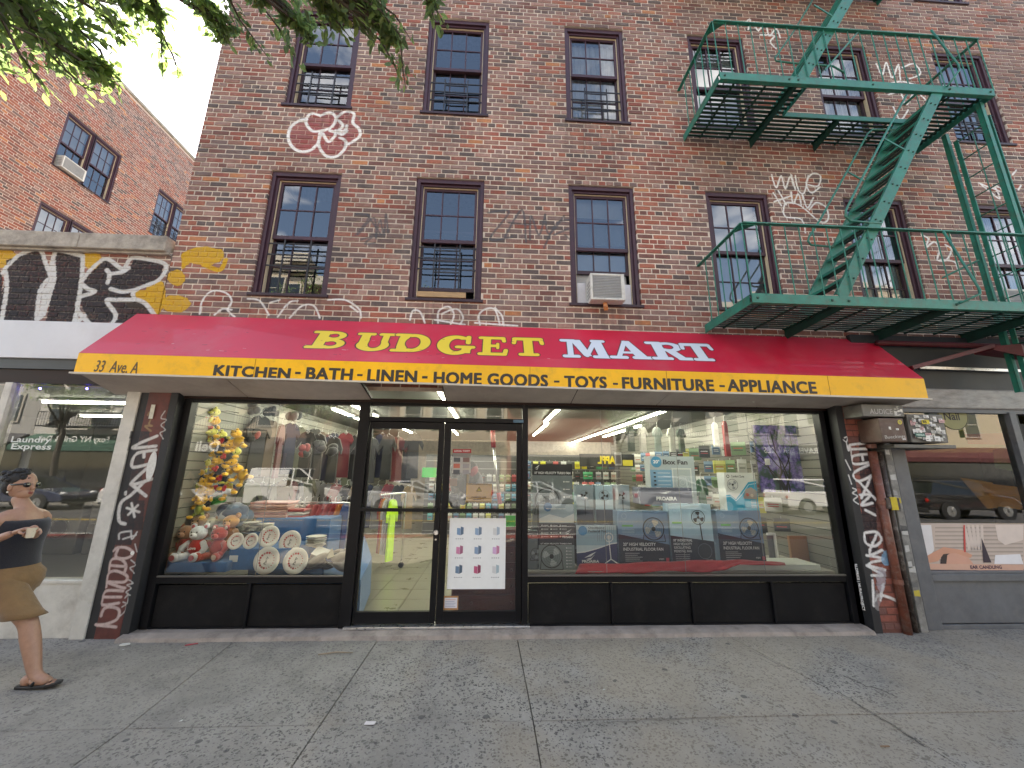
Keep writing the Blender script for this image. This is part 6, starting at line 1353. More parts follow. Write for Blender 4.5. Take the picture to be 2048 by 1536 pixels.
# yellow letters APPL. sign (mirrored words deep in the shop)
sg = thing('yellow_sign', 'row of yellow sign letters deep in the shop', 'sign', (onY(1215, 922, 4.8).x, 4.8, onY(1215, 930, 4.8).z)); mb = MB(); a, b = onY(1196, 928, 4.8), onY(1232, 928, 4.8); mb.box(onY(1160, 928, 4.8).x, onY(1270, 928, 4.8).x, 4.83, 4.86, a.z-.06, onY(1196, 912, 4.8).z+.05, (.02, .02, .02))
puttext(mb, 'APPL', Vector((b.x, 4.82, b.z)), (-1, 0, 0), (0, 0, 1), w=b.x-a.x, h=onY(1196, 912, 4.8).z-a.z, col=(.65, .5, .02), bold=.05); mb.box(onY(1246, 928, 4.8).x, onY(1266, 928, 4.8).x, 4.81, 4.825, b.z-.04, b.z+.1, (.5, .42, .03)); mb.build('sign_board', M_print, sg)
# green shirt on a stand + mannequin-like t shirts
def garment(x, y, z, w, h, col, label, grp=None, rotz=0, sleeves=True, nm='hanging_shirt'):
    t = thing(nm, label, 'shirt', (x, y, z), grp); mb = MB(); N = 10; prof = [(-.5, 0), (-.42, .78), (-.78, .62), (-.86, .74), (-.5, .96), (-.18, 1), (0, .95), (.18, 1), (.5, .96), (.86, .74), (.78, .62), (.42, .78), (.5, 0)] if sleeves else [(-.5, 0), (-.45, .9), (-.2, 1), (.2, 1), (.45, .9), (.5, 0)]
    pts = [(x+a*w/2*1.1, y, z-h+b*h) for a, b in prof]; f_ = [p for p in pts]; mb.prism(f_, (0, .035, 0), col); mb.tube([(x-w*.3, y+.017, z-.06), (x, y+.017, z+.02), (x+w*.3, y+.017, z-.06)], .005, 6, (.5, .5, .5)); mb.tube([(x, y+.017, z+.02), (x, y+.017, z+.08), (x+.03, y+.017, z+.1)], .003, 5, (.5, .5, .5))
    mb.build('fabric', M_cloth, t, fixn=True); t.rotation_euler = (0, 0, rotz)
p = onY(1404, 965, 1.0); garment(p.x, 1.0, p.z+.05, .26, .62, (.03, .13, .045), 'green shirt hanging behind the white and turquoise fan carton', rotz=.4)
p = onY(1450, 842, .9); garment(p.x, .9, p.z, .16, .52, (.22, .01, .012), 'dark red garment hanging near the ceiling on the right', sleeves=False, rotz=.3)
p = onY(1430, 845, .95); garment(p.x, .95, p.z, .15, .36, (.62, .62, .6), 'white garment hanging beside the dark red one near the ceiling', sleeves=False)
for k, (u, col, lb) in enumerate(((1262, (.05, .06, .05), 'black'), (1290, (.45, .42, .4), 'pale'), (1325, (.25, .3, .28), 'grey green'), (1360, (.5, .5, .46), 'cream'), (1385, (.10, .13, .10), 'dark green'))):
    p = onY(u, 852, 1.7); garment(p.x, 1.7+.1*k, p.z, .26, .42, col, lb+' shirt in the row hanging under the ceiling on the right', rotz=.5)
# ------------------------------------------------------------------ left window: blue crate table, plates, bears, plush bunch
BLU = (.012, .11, .30)
x0, x1, z0, z1 = R4(331, 1122, 457, 1149, .16)
tag(recenter(MB().box(x0-.02, x1, .10, .72, zs, z1, BLU).build('blue_plinth', M_cloth, bevel=.01)), 'blue cloth covered plinth under the teddy bears', 'plinth')
zb_ = z1
x2, x3, z2, z3 = R4(459, 1097, 574, 1149, .2)
t = thing('blue_box', 'blue cloth covered box with white price tag under the plates', 'box', ((x2+x3)/2, .4, zs)); MB().box(x2, x3, .2, .7, zs, z3, BLU).build('box', M_cloth, t, bevel=.01)
a0_, a1_, a2_, a3_ = R4(459, 1111, 474, 1124, .195); MB().box(a0_, a1_, .196, .199, a2_, a3_, (.7, .7, .68)).build('price_tag', M_print, t)
def bear(cx, y, z, s_, fur, shirt, label, word=None, rz=0, belly=None):
    t = thing('teddy_bear', label, 'teddy bear', (cx, y, z), 'teddy bears in the left window'); b = MB()
    b.ell((cx, y, z+.13*s_), .085*s_, .075*s_, .105*s_, col=shirt or fur)
    b.build('torso', M_plush, t, smooth=True); h = MB(); hz = z+.285*s_
    h.ell((cx, y-.01*s_, hz), .088*s_, .08*s_, .078*s_, 16, 10, fur); h.ell((cx, y-.085*s_, hz-.02*s_), .04*s_, .032*s_, .03*s_, col=tuple(min(.8, c*1.25+.04) for c in fur)); h.ell((cx, y-.118*s_, hz-.008*s_), .012*s_, .008*s_, .009*s_, 8, 6, (.02, .015, .01))
    for k in (-1, 1): h.ell((cx+k*.07*s_, y, hz+.07*s_), .034*s_, .018*s_, .034*s_, col=fur); h.ell((cx+k*.07*s_, y-.014*s_, hz+.07*s_), .02*s_, .01*s_, .02*s_, col=belly or (.5, .3, .2)); h.ell((cx+k*.03*s_, y-.083*s_, hz+.018*s_), .009*s_, .006*s_, .009*s_, 8, 6, (.01, .01, .01))
    h.build('head', M_plush, t, smooth=True)
    for k in (-1, 1):
        a = MB(); a.tube([(cx+k*.07*s_, y-.02*s_, z+.19*s_), (cx+k*.125*s_, y-.05*s_, z+.13*s_), (cx+k*.11*s_, y-.09*s_, z+.08*s_)], [.03*s_, .034*s_, .028*s_], 10, fur); a.ell((cx+k*.108*s_, y-.095*s_, z+.075*s_), .031*s_, col=fur); a.build('arm', M_plush, t, smooth=True)
        l_ = MB(); l_.tube([(cx+k*.05*s_, y-.03*s_, z+.05*s_), (cx+k*.09*s_, y-.12*s_, z+.045*s_), (cx+k*.1*s_, y-.17*s_, z+.05*s_)], [.045*s_, .042*s_, .04*s_], 10, fur); l_.ell((cx+k*.102*s_, y-.175*s_, z+.055*s_), .045*s_, .03*s_, .05*s_, col=fur); l_.disc((cx+k*.102*s_, y-.206*s_, z+.055*s_), .03*s_, n=14, col=belly or (.5, .05, .06)); l_.build('leg', M_plush, t, smooth=True)
    if word:
        w = MB(); puttext(w, word, (cx, y-.078*s_, z+.115*s_), (1, 0, 0), (0, 0, 1), w=.09*s_, h=.035*s_, col=(.75, .72, .7), bold=.04, align='c'); w.build('shirt_lettering', M_print, t)
    return t
def bp_(u, v, y): return onY(u, v, y)
S = 1.05
bear(bp_(362, 1100, .28).x, .32, zb_, .98, (.33, .16, .09), (.40, .03, .03), 'brown bear with red feet lying at the left end of the bears', belly=(.45, .02, .02))
bear(bp_(390, 1100, .22).x, .24, zb_, 1.0, (.55, .57, .62), (.45, .015, .02), 'white bear in bright red shirt, centre of the bears', word='Love', belly=(.45, .1, .12))
bear(bp_(431, 1100, .24).x, .27, zb_, .95, (.40, .06, .05), None, 'red bear hugging a cream heart beside the plates', belly=(.6, .5, .45))
bear(bp_(385, 1100, .42).x, .46, zb_+.1, .98, (.32, .17, .08), None, 'light brown bear sitting behind the white bear')
bear(bp_(452, 1085, .4).x, .44, zb_+.1, 1.0, (.42, .20, .07), None, 'golden brown bear behind the red one at the right end')
bear(bp_(415, 1080, .5).x, .52, zb_+.12, .85, (.5, .5, .42), None, 'cream bear peeking over the back of the group')
# plates with a ring of printed dots
def plate(u, v, ru, y, label, tilt=.12):
    c = onY(u, v, y); r = onY(u+ru, v, y).x-c.x; t = thing('party_plate', label, 'plate', (c.x, y, c.z-r), 'round party plates on display'); b = MB()
    prof = [(0, .012), (.55, .012), (.68, .004), (.97, -.006), (1, 0), (.97, .004), (.66, .016), (0, .022)]; n = 32; vs = []; fs = []
    for (q, d) in prof:
        for k in range(n): a = 2*math.pi*k/n; vs.append((c.x+q*r*math.cos(a)+1e-5*math.cos(a), y+d+q*math.sin(a)*tilt*.2, c.z+q*r*math.sin(a)+1e-5*math.sin(a)))
    for i in range(len(prof)-1):
        for k in range(n): fs.append((i*n+k, i*n+(k+1) % n, (i+1)*n+(k+1) % n, (i+1)*n+k))
    b.add(vs, fs, (.66, .64, .60)); b.build('dish', M_plast, t, smooth=True, fixn=True); m_ = MB()
    for k in range(18):
        a = 2*math.pi*k/18; q = .55; big_ = .085 if -2.6 < math.atan2(math.sin(a+2.4), math.cos(a+2.4)) < .8 else .045
        m_.disc((c.x+q*r*math.cos(a), y-.004+q*math.sin(a)*tilt*.2+.008, c.z+q*r*math.sin(a)), r*big_, n=12, col=(.50, .06, .06) if k % 3 else (.5, .25, .22))
    ux = Vector((.25, 0, 1)).normalized() if ru > 18 else Vector((.9, 0, .3)).normalized(); uy = Vector((-ux.z, 0, ux.x)); puttext(m_, 'Party', Vector((c.x, y-.001, c.z))-ux*r*.3+uy*(-.12*r), ux, uy, w=r*.6, h=r*.26, col=(.05, .05, .06), bold=.02); m_.build('print', M_print, t)
plate(533, 1121, 26, .16, 'large party plate leaning lowest left in front of the blue box'); plate(591, 1122, 25, .16, 'large party plate leaning lowest right against clear wrapping'); plate(538, 1073, 21, .22, 'party plate upright in the middle of the stack'); plate(580, 1084, 22, .24, 'party plate with pink rim just right of the middle one')
plate(471, 1082, 16, .22, 'smaller party plate at the left end on the blue box'); plate(501, 1082, 15, .22, 'smaller party plate second from the left on the blue box')
def stack(u, v0, v1, ru, y, n_, label):
    c0, c1 = onY(u, v1, y), onY(u, v0, y); r = onY(u+ru, v1, y).x-c0.x; t = thing('plate_stack', label, 'plates', (c0.x, y+r, c0.z))
    for k in range(n_):
        z = c0.z+(c1.z-c0.z)*k/n_; b = MB(); b.tube([(c0.x+random.uniform(-.004, .004), y+r, z), (c0.x, y+r, z+.006), (c0.x, y+r, z+(c1.z-c0.z)/n_*.75)], [r*.6, r*.75, r], 24, (.62, .60, .55)); b.build('plate', M_plast, t, smooth=False)
stack(491, 1045, 1068, 18, .34, 6, 'stack of white plates behind the small party plates'); stack(522, 1048, 1066, 15, .34, 5, 'second lower stack of white plates behind the middle plate'); stack(622, 1074, 1096, 20, .28, 5, 'stack of shallow white plates right of the upright ones')
# pink towels and folded striped cloth
def fold_stack(u0, v0, u1, v1, y, cols, label, nm='folded_towels', dep=.35):
    x0, x1, z0, z1 = R4(u0, v0, u1, v1, y); n_ = len(cols); t = thing(nm, label, 'towels', ((x0+x1)/2, y+dep/2, z0))
    for k, c in enumerate(cols):
        z = z0+(z1-z0)*k/n_; h = (z1-z0)/n_*.92; o = random.uniform(-.012, .012); MB().box(x0+o, x1+o, y+random.uniform(0, .02), y+dep, z, z+h, c).build('folded_towel', M_cloth, t, bevel=h*.4)
PK_ = [(.50, .27, .22), (.42, .2, .17), (.55, .33, .28), (.46, .24, .2), (.52, .3, .25), (.38, .16, .14)]
fold_stack(497, 1004, 570, 1036, .75, PK_, 'stack of folded pink towels on the blue table')
fold_stack(570, 1018, 604, 1044, .8, [(.45, .4, .36), (.35, .06, .06), (.5, .45, .4), (.3, .05, .05)], 'small stack of red and cream folded cloths beside the pink towels')
x0, x1, z0, z1 = R4(512, 1036, 606, 1100, .72); tag(recenter(MB().box(x0, x1+.3, .72, 1.3, zs-.4, z1, BLU).build('blue_table', M_cloth, bevel=.01)), 'table under a blue cloth holding the folded towels', 'table')
p0 = onY(735, 1165, .9); bl = MB(); a = onZ(700, 1262, .04); 
bt_ = MB(); q1, q2, q3, q4 = onZ(716, 1250, .04), onZ(741, 1184, .04), onZ(716, 1140, .04), onZ(690, 1200, .04)
bt_.prism([(q1.x-.5, q1.y+.2, .04), (q1.x, q1.y+.02, .04), (q2.x, q2.y, .04), (q3.x-.1, q3.y+.6, .04), (q3.x-.7, q3.y+.5, .04)], (-.05, .1, .42), BLU); tag(recenter(bt_.build('blue_skirted_table', M_cloth, fixn=True)), 'blue cloth skirted table corner seen through the left door glass', 'table')
# camouflage bag pile, magazines, dark clothes
def lump(c, r, col, n=5, seed=0, mat=None, nm='soft_goods', label='', cat='soft goods', cols=None):
    rr = random.Random(seed); b = MB()
    for k in range(n): b.ell((c.x+rr.uniform(-r[0], r[0])*.6, c.y+rr.uniform(-r[1], r[1])*.5, c.z+rr.uniform(-r[2], r[2])*.5), r[0]*rr.uniform(.35, .6), r[1]*rr.uniform(.4, .7), r[2]*rr.uniform(.4, .7), 14, 10, rr.choice(cols) if cols else col, rot=(rr.uniform(-.5, .5), rr.uniform(-.5, .5), rr.uniform(0, 3)))
    o = b.build(nm, mat or M_cloth, smooth=True); tag(recenter(o), label, cat); return o
lump(onY(462, 1030, .6), (.22, .18, .14), None, 16, 3, cols=[(.42, .47, .5), (.03, .05, .09), (.06, .1, .16), (.5, .54, .56)], label='heap of navy and white patterned cloth behind the bears', cat='cloth', nm='patterned_cloth')
lump(onY(660, 1120, .4), (.3, .22, .09), None, 16, 8, cols=[(.06, .05, .045), (.12, .09, .07), (.16, .14, .13), (.04, .04, .045), (.2, .17, .14)], label='jumble of dark wrapped garments at the right foot of the left window', cat='clothes', nm='clothes_heap')
for k in range(5):
    q = onY(638+k*10, 1105+k*7, .22); sh = MB().box(q.x-.08, q.x+.08, .2+.01*k, .34+.01*k, q.z-.006, q.z, ((.45, .44, .42), (.3, .26, .2), (.03, .04, .10), (.35, .36, .34), (.2, .12, .1))[k]); o = sh.build('glossy_packet', M_printg); tag(recenter(o), ('white', 'tan', 'navy', 'pale grey', 'brown')[k]+' glossy packet tilted on the clothes heap', 'packet'); o.rotation_euler = (.5, .3*(-1)**k, .4*k)
# clothes rail with red and orange shirts
for k in range(9):
    u = 598+k*11; p = onY(u, 1012, 1.0); garment(p.x, 1.0+.02*k, p.z+.02, .2, .62, ((.50, .48, .44), (.35, .32, .3), (.30, .025, .035), (.32, .03, .04), (.28, .025, .035), (.33, .035, .04), (.30, .02, .03), (.45, .13, .03), (.02, .05, .18))[k], ('cream', 'grey', 'crimson', 'crimson', 'crimson', 'crimson', 'crimson', 'orange', 'blue')[k]+' shirt, number %s along the rail in the left window' % ('one', 'two', 'three', 'four', 'five', 'six', 'seven', 'eight', 'nine')[k], 'shirts on the rail in the left window', rotz=1.0)
a, b = onY(590, 1004, 1.05), onY(700, 1006, 1.05); o = thing('clothes_rail', 'chrome clothes rail in the left window', 'clothes rail', (a.x, 1.05, zs)); MB().tube([a, b], .012, 8).build('rail', M_alu, o); MB().tube([b, (b.x, 1.05, .04)], .012, 8).build('upright', M_alu, o); MB().tube([a, (a.x, 1.05, .04)], .012, 8).build('upright', M_alu, o)
# rail behind the left door with lime and grey shirts
for k, (u, col, lb) in enumerate(((770, (.30, .03, .02), 'red'), (775, (.45, .15, .02), 'orange'), (780, (.48, .47, .46), 'white'), (786, (.3, .3, .3), 'grey'), (794, (.50, .85, .02), 'lime green'))):
    p = onY(u, 997, 2.6); garment(p.x, 2.6-.05*k, p.z, .30, 1.0 if k == 4 else .9, col, lb+' shirt on the wheeled rail behind the left door', 'shirts behind the left door', rotz=1.15)
a, b = onY(762, 990, 2.6), onY(812, 985, 2.6); o = thing('wheeled_rail', 'wheeled clothes rail behind the left door glass', 'clothes rail', (a.x, 2.6, .04)); MB().tube([a, b], .014, 8).build('rail', M_alu, o); MB().tube([b, (b.x, 2.6, .1)], .014, 8).build('upright', M_alu, o); MB().tube([(b.x, 2.58, .08), (b.x, 2.62, .08)], .045, 14).build('wheel', M_dark, o)
# plush bunch hanging at the left
YP, YL = (.70, .38, .02), (.62, .60, .12)
def plush(u, v, y, s_, head, body, label, rz=0, heart=True):
    c = onY(u, v, y); t = thing('plush_toy', label, 'plush toy', (c.x, y, c.z-.1*s_), 'yellow plush toys in a hanging bunch'); b = MB(); ca_, sa_ = math.cos(rz), math.sin(rz)
    def L(dx, dz, dy=0): return (c.x+(dx*ca_-dz*sa_)*s_, y+dy*s_, c.z+(dx*sa_+dz*ca_)*s_)
    b.ell(L(0, -.10), .07*s_, .06*s_, .085*s_, col=body); b.build('body', M_plush, t, smooth=True); h = MB(); h.ell(L(0, .02, -.01), .075*s_, .065*s_, .06*s_, 14, 10, head); h.ell(L(0, .0, -.07), .045*s_, .03*s_, .02*s_, col=head)
    for k in (-1, 1): h.ell(L(k*.035, .068, -.02), .022*s_, .018*s_, .024*s_, 10, 8, head); h.ell(L(k*.032, .04, -.066), .009*s_, .006*s_, .01*s_, 8, 6, (.02, .02, .02))
    h.build('head', M_plush, t, smooth=True)
    for k in (-1, 1):
        l_ = MB(); l_.tube([L(k*.04, -.15), L(k*.08, -.2, -.03)], [.03*s_, .024*s_], 10, body); l_.ell(L(k*.09, -.21, -.05), .042*s_, .05*s_, .03*s_, col=YP); l_.build('foot', M_plush, t, smooth=True)
        l_ = MB(); l_.tube([L(k*.05, -.06), L(k*.1, -.09, -.05)], [.024*s_, .02*s_], 8, head); l_.build('arm', M_plush, t, smooth=True)
    if heart:
        g = MB(); g.ell(L(-.022, -.085, -.085), .028*s_, .018*s_, .028*s_, 12, 8, (.45, .01, .02)); g.ell(L(.022, -.085, -.085), .028*s_, .018*s_, .028*s_, 12, 8, (.45, .01, .02)); g.ell(L(0, -.11, -.085), .026*s_, .016*s_, .03*s_, 12, 8, (.45, .01, .02)); g.build('heart', M_plush, t, smooth=True)
plist = [(428, 826, 1), (408, 845, 0), (445, 872, 1), (423, 866, 1), (404, 884, 0), (432, 890, 0), (458, 892, 0), (401, 908, 0), (446, 905, 0), (410, 928, 1), (436, 925, 0), (462, 925, 0), (392, 940, 1), (400, 948, 0), (425, 955, 0), (408, 968, 0), (440, 946, 0), (455, 945, 0)]
PO = ['at the very top', 'just under the top one', 'high on the right', 'high in the middle', 'on the left below the top', 'in the middle of the bunch', 'sticking out far right', 'on the left edge at mid height', 'right of the middle', 'pale, left of the centre', 'in the centre', 'right side inside clear wrap', 'pale, far left and low', 'low on the left edge', 'low in the middle', 'at the lowest left tip', 'low right of the centre', 'low right edge']
plist += [(384, 860, 0), (388, 885, 1), (382, 915, 0), (474, 870, 0), (470, 905, 1), (418, 985, 0), (450, 965, 1), (390, 972, 1), (430, 845, 0), (478, 940, 0)]
PO += ['at the upper left fringe', 'pale one on the left fringe', 'left fringe at mid height', 'upper right fringe', 'pale one on the right fringe', 'lowest in the middle', 'pale, low right', 'pale, low left', 'second from the top', 'far right and low']
for k, (u, v, pale) in enumerate(plist):
    plush(u, v, .45+.12*((k*7) % 5)/4, .86, YL if pale else YP, (.015, .02, .03) if k % 3 else (.5, .28, .02), ('pale green yellow' if pale else 'golden yellow')+' plush toy '+PO[k]+' of the hanging bunch', rz=((k*37) % 11-5)*.18, heart=k % 2 == 0)
p = onY(440, 985, .5); lump(onY(446, 975, .55), (.14, .1, .09), None, 9, 5, cols=[(.05, .1, .3), (.45, .02, .02), (.5, .52, .56), (.04, .04, .08)], label='blue and red wrapped toys at the foot of the plush bunch', cat='toys', nm='wrapped_toys')
plush(402, 1005, .42, .8, YP, (.25, .30, .05), 'yellow and green plush toy alone in a clear bag above the bears', heart=False); lump(onY(435, 1000, .55), (.1, .08, .07), None, 8, 6, cols=[(.02, .2, .03), (.03, .3, .05)], label='bright green tangle beside the lone plush toy', cat='toys', nm='green_tangle')
b = MB(); q = onY(455, 822, .5); b.tube([onY(400, 826, .5), q, onY(478, 826, .5)], .004, 6); tag(recenter(b.build('wire_hanger', M_iron)), 'thin dark wire arm the plush bunch hangs from', 'wire')
# dark bags hanging at the ceiling in the left window
for k, (u, v) in enumerate(((505, 815), (545, 822), (590, 830), (640, 895), (665, 900), (610, 900), (500, 870))):
    lump(onY(u, v, 1.2+.2*(k % 3)), (.12, .1, .12), None, 5, 30+k, cols=[(.02, .02, .022), (.04, .04, .045)] if k < 5 else [(.2, .03, .03), (.03, .03, .03)], label=('black bag hanging from the ceiling, leftmost in the left window', 'black bag hanging second from the left', 'large black bag hanging near the window seam', 'dark cap hanging low near the red one', 'dark cap hanging by the door post', 'red and black cap hanging deeper in the left window', 'dark red bag hanging behind the plush bunch')[k], cat='bag', nm='hanging_bag')
for k in range(13):
    nm_ = ('black', 'charcoal', 'dark navy', 'black', 'wine red', 'black')[k % 6]; cc = ((.015, .015, .017), (.05, .05, .055), (.012, .015, .04), (.02, .02, .02), (.12, .012, .02), (.01, .01, .012))[k % 6]
    garment(-3.25+k*.155, 2.3+.1*(k % 3), 2.32-.03*(k % 4), .36, .78, cc, nm_+' jacket hanging under the ceiling behind the plush toys', 'dark jackets hanging in the left window', rotz=.25*(-1)**k)
for k in range(9):
    nm_ = ('grey', 'red', 'black', 'tan', 'navy')[k % 5]; cc = ((.16, .16, .17), (.22, .02, .03), (.02, .02, .02), (.25, .17, .09), (.02, .03, .08))[k % 5]
    garment(-3.2+k*.2, 3.2, 1.42-.02*(k % 3), .34, .8, cc, nm_+' garment on the low rail behind the towels in the left window', 'garments on the low rail', rotz=.6)
WC = (('black', (.014, .014, .015)), ('charcoal', (.035, .035, .04)), ('dark olive', (.035, .04, .02)), ('navy', (.01, .013, .035)), ('maroon', (.09, .01, .015)), ('brown', (.06, .035, .02)))
for tier, zz in (('upper', 2.45), ('lower', 1.5)):
    for k in range(15):
        cn_, cc = WC[(k*5+(tier == 'lower')*2) % 6]; garment(ix0+.16, 1.25+k*.3, zz-.03*(k % 3), .42, .86, cc, cn_+' garment on the '+tier+' rail along the left wall, '+('near' if k < 5 else 'middle' if k < 10 else 'far')+' part', 'garments along the left wall', rotz=1.2+.3*(k % 3))
# dresser, vacuum and odds behind the right door
dr = thing('dresser', 'dark red wooden dresser with round knobs behind the poster door', 'dresser', (onY(970, 1150, .5).x, .7, .04))
x0, x1, z0, z1 = R4(908, 1060, 1048, 1228, .42); M_dr = M('red_wood', (.085, .012, .012), .35, var=.25, vscale=5, stretch=(.3, 1, 4)); MB().box(x0, x1, .43, .85, .04, z1).build('carcass', M_dr, dr, bevel=.004)
for k in range(5):
    h = (z1-.06)/5; zz = .06+k*h; dw = sub(MB().box(x0+.01, x1-.01, .41, .429, zz+.008, zz+h-.008).build('drawer', M_dr, dr, bevel=.004), dr)
    for q in (.28, .82): c = x0+(x1-x0)*q; MB().ell((c, .40, zz+h/2), .016).build('knob', M_dr, dw, smooth=True)
vac = thing('vacuum_cleaner', 'silver tubed vacuum cleaner with red handle behind the right door', 'vacuum cleaner', (onY(965, 1000, .9).x, .9, .04)); a, b = onY(985, 868, .9), onY(997, 985, .9)
MB().tube([a+Vector((0, 0, .05)), onY(987, 895, .9)], .035, 12, (.35, .02, .03)).build('handle', M_plast, vac, smooth=True); MB().tube([onY(987, 895, .9), b], .018, 10).build('wand', M_alu, vac, smooth=True); MB().tube([b, onY(1000, 1008, .9)], .03, 10, (.35, .02, .03)).build('nozzle', M_plast, vac, smooth=True)
lump(onY(935, 960, 1.2), (.28, .2, .3), None, 12, 44, cols=[(.02, .02, .02), (.2, .03, .04), (.05, .05, .05), (.12, .12, .14)], label='black suitcases and bags behind the yellow notice on the right door', cat='bags', nm='bag_pile')
lump(onY(918, 1000, .8), (.14, .1, .14), (.015, .015, .018), 4, 45, label='shiny black bag behind the right door push bar', cat='bag', nm='black_bag')
# ------------------------------------------------------------------ papers on the doors
def paper(nm, label, u0, v0, u1, v1, col, cat='sign', y=-.0322, y2=None):
    x0, x1, z0, z1 = R4(u0, v0, u1, v1, y); t = thing(nm, label, cat, ((x0+x1)/2, y, z0)); m_ = MB(); m_.box(x0, x1, y, y+.0008, z0, z1, col); return t, m_, x0, x1, z0, z1
M_pap = M('paper', 'attr', .7, var=.04, vscale=10)
t, m_, x0, x1, z0, z1 = paper('furniture_poster', 'large white poster with nine small furniture pictures on the right door', 900, 1036, 1010, 1178, (.76, .77, .76), 'poster', y=-.004)
y = -.0052
k = 0
for j in range(3):
    for i in range(3):
        cx = x0+(x1-x0)*(.18+.32*i); cz = z1-(z1-z0)*(.19+.27*j); col = [(.10, .16, .24), (.14, .2, .28), (.35, .42, .5), (.35, .12, .2), (.12, .17, .24), (.5, .2, .32), (.08, .12, .17), (.25, .05, .1), (.35, .45, .5)][k]
        w_ = .045; m_.add([(cx-.03, y, cz-.035), (cx+.01, y, cz-.045), (cx+.01, y, cz+.03), (cx-.03, y, cz+.035)], [(0, 1, 2, 3)], tuple(min(.6, c*1.9) for c in col)); m_.add([(cx+.012, y, cz-.045), (cx+.045, y, cz-.03), (cx+.045, y, cz+.04), (cx+.012, y, cz+.05)], [(0, 1, 2, 3)], col)
        for q in range(4): m_.add([(cx-.04+q*.024, y, cz-.085), (cx-.028+q*.024, y, cz-.085), (cx-.028+q*.024, y, cz-.078), (cx-.04+q*.024, y, cz-.078)], [(0, 1, 2, 3)], (.15, .15, .17))
        k += 1
m_.build('sheet', M_pap, t)
t, m_, x0, x1, z0, z1 = paper('opening_flyer', 'flyer headed LOCAL TWIST high on the right door', 906, 898, 941, 946, (.5, .48, .46), 'flyer', y=.001)
m_.add([(x0, -.0006, z1-.045), (x1, -.0006, z1-.045), (x1, -.0006, z1), (x0, -.0006, z1)], [(0, 1, 2, 3)], (.35, .03, .03)); puttext(m_, 'LOCAL TWIST', ((x0+x1)/2, -.0012, z1-.032), (1, 0, 0), (0, 0, 1), w=(x1-x0)*.85, h=.02, col=(.7, .65, .6), bold=.03, align='c')
for i in range(2):
    for j in range(3): a = x0+.015+i*(x1-x0)*.5; b = z1-.1-j*.07; m_.add([(a, -.0006, b-.05), (a+.075, -.0006, b-.05), (a+.075, -.0006, b), (a, -.0006, b)], [(0, 1, 2, 3)], random.choice([(.1, .1, .1), (.5, .15, .1), (.3, .28, .27), (.2, .12, .1)]))
m_.build('sheet', M_pap, t)
t, m_, x0, x1, z0, z1 = paper('yellow_notice', 'yellow warning notice with hazard stripe border in the middle of the right door', 933, 967, 983, 1005, (.62, .36, .02), 'notice', y=.001)
n_ = 22
for k in range(n_):
    for zz in (z0, z1-.014): a = x0+(x1-x0)*k/n_; m_.add([(a, -.0006, zz), (a+(x1-x0)/n_/2, -.0006, zz), (a+(x1-x0)/n_*.8, -.0006, zz+.014), (a+(x1-x0)/n_*.3, -.0006, zz+.014)], [(0, 1, 2, 3)], (.02, .02, .02))
cx, cz = (x0+x1)/2, z1-.06; m_.add([(cx-.032, -.0008, cz-.028), (cx+.032, -.0008, cz-.028), (cx, -.0008, cz+.028)], [(0, 1, 2)], (.05, .04, .02)); m_.add([(cx-.022, -.0012, cz-.022), (cx+.022, -.0012, cz-.022), (cx, -.0012, cz+.017)], [(0, 1, 2)], (.55, .4, .1)); m_.add([(cx-.003, -.0016, cz-.014), (cx+.003, -.0016, cz-.014), (cx+.003, -.0016, cz+.006), (cx-.003, -.0016, cz+.006)], [(0, 1, 2, 3)], (.02, .02, .02))
puttext(m_, 'CAMERAS ARE', (cx, -.0012, z0+.05), (1, 0, 0), (0, 0, 1), w=.17, h=.016, col=(.05, .03, .02), align='c', bold=.02); puttext(m_, 'IN EFFECT', (cx, -.0012, z0+.025), (1, 0, 0), (0, 0, 1), w=.12, h=.016, col=(.05, .03, .02), align='c', bold=.02); m_.build('sheet', M_pap, t)
t, m_, x0, x1, z0, z1 = paper('price_card', 'neon green price card at the corner of the furniture poster', 1011, 1031, 1031, 1054, (.02, .62, .06), 'price card', y=.001)
for k in range(3): m_.box(x0+.01, x0+.03+.01*k, -.0008, -.0002, z0+.015+k*.018, z0+.021+k*.018, (.01, .2, .03))
m_.build('sheet', M_pap, t)
t, m_, x0, x1, z0, z1 = paper('cardboard_notice', 'small brown cardboard with white notice low on the right door', 886, 1192, 916, 1220, (.40, .20, .08), 'notice', y=-.001)
m_.box(x0+.02, x1-.012, -.0022, -.0012, z0+.02, z1-.018, (.62, .62, .66))
for k in range(5): m_.box(x0+.028, x1-.03-.012*(k % 2), -.003, -.0024, z0+.032+k*.017, z0+.036+k*.017, (.18, .2, .35) if k < 4 else (.5, .15, .05))
m_.build('sheet', M_pap, t)
t, m_, x0, x1, z0, z1 = paper('green_card', 'green price card deep inside above the wheeled rail', 845, 935, 872, 955, (.02, .55, .10), 'price card', y=2.2); m_.build('sheet', M_pap, t)
t, m_, x0, x1, z0, z1 = paper('window_notice', 'small white notice taped inside the right window near its seam', 1229, 905, 1244, 931, (.6, .6, .57), 'notice', y=.01); m_.box(x0+.01, x1-.01, .0092, .0098, z0+.02, z1-.03, (.2, .2, .2)); m_.build('sheet', M_pap, t)
t, m_, x0, x1, z0, z1 = paper('window_notice', 'white notice among the violet canvas high in the right window', 1529, 917, 1541, 930, (.6, .6, .58), 'notice', y=.01); m_.build('sheet', M_pap, t)
t, m_, x0, x1, z0, z1 = paper('wall_photo', 'small brown framed photo card left of the yellow notice', 900, 957, 914, 972, (.30, .17, .10), 'card', y=.002); m_.build('sheet', M_pap, t)
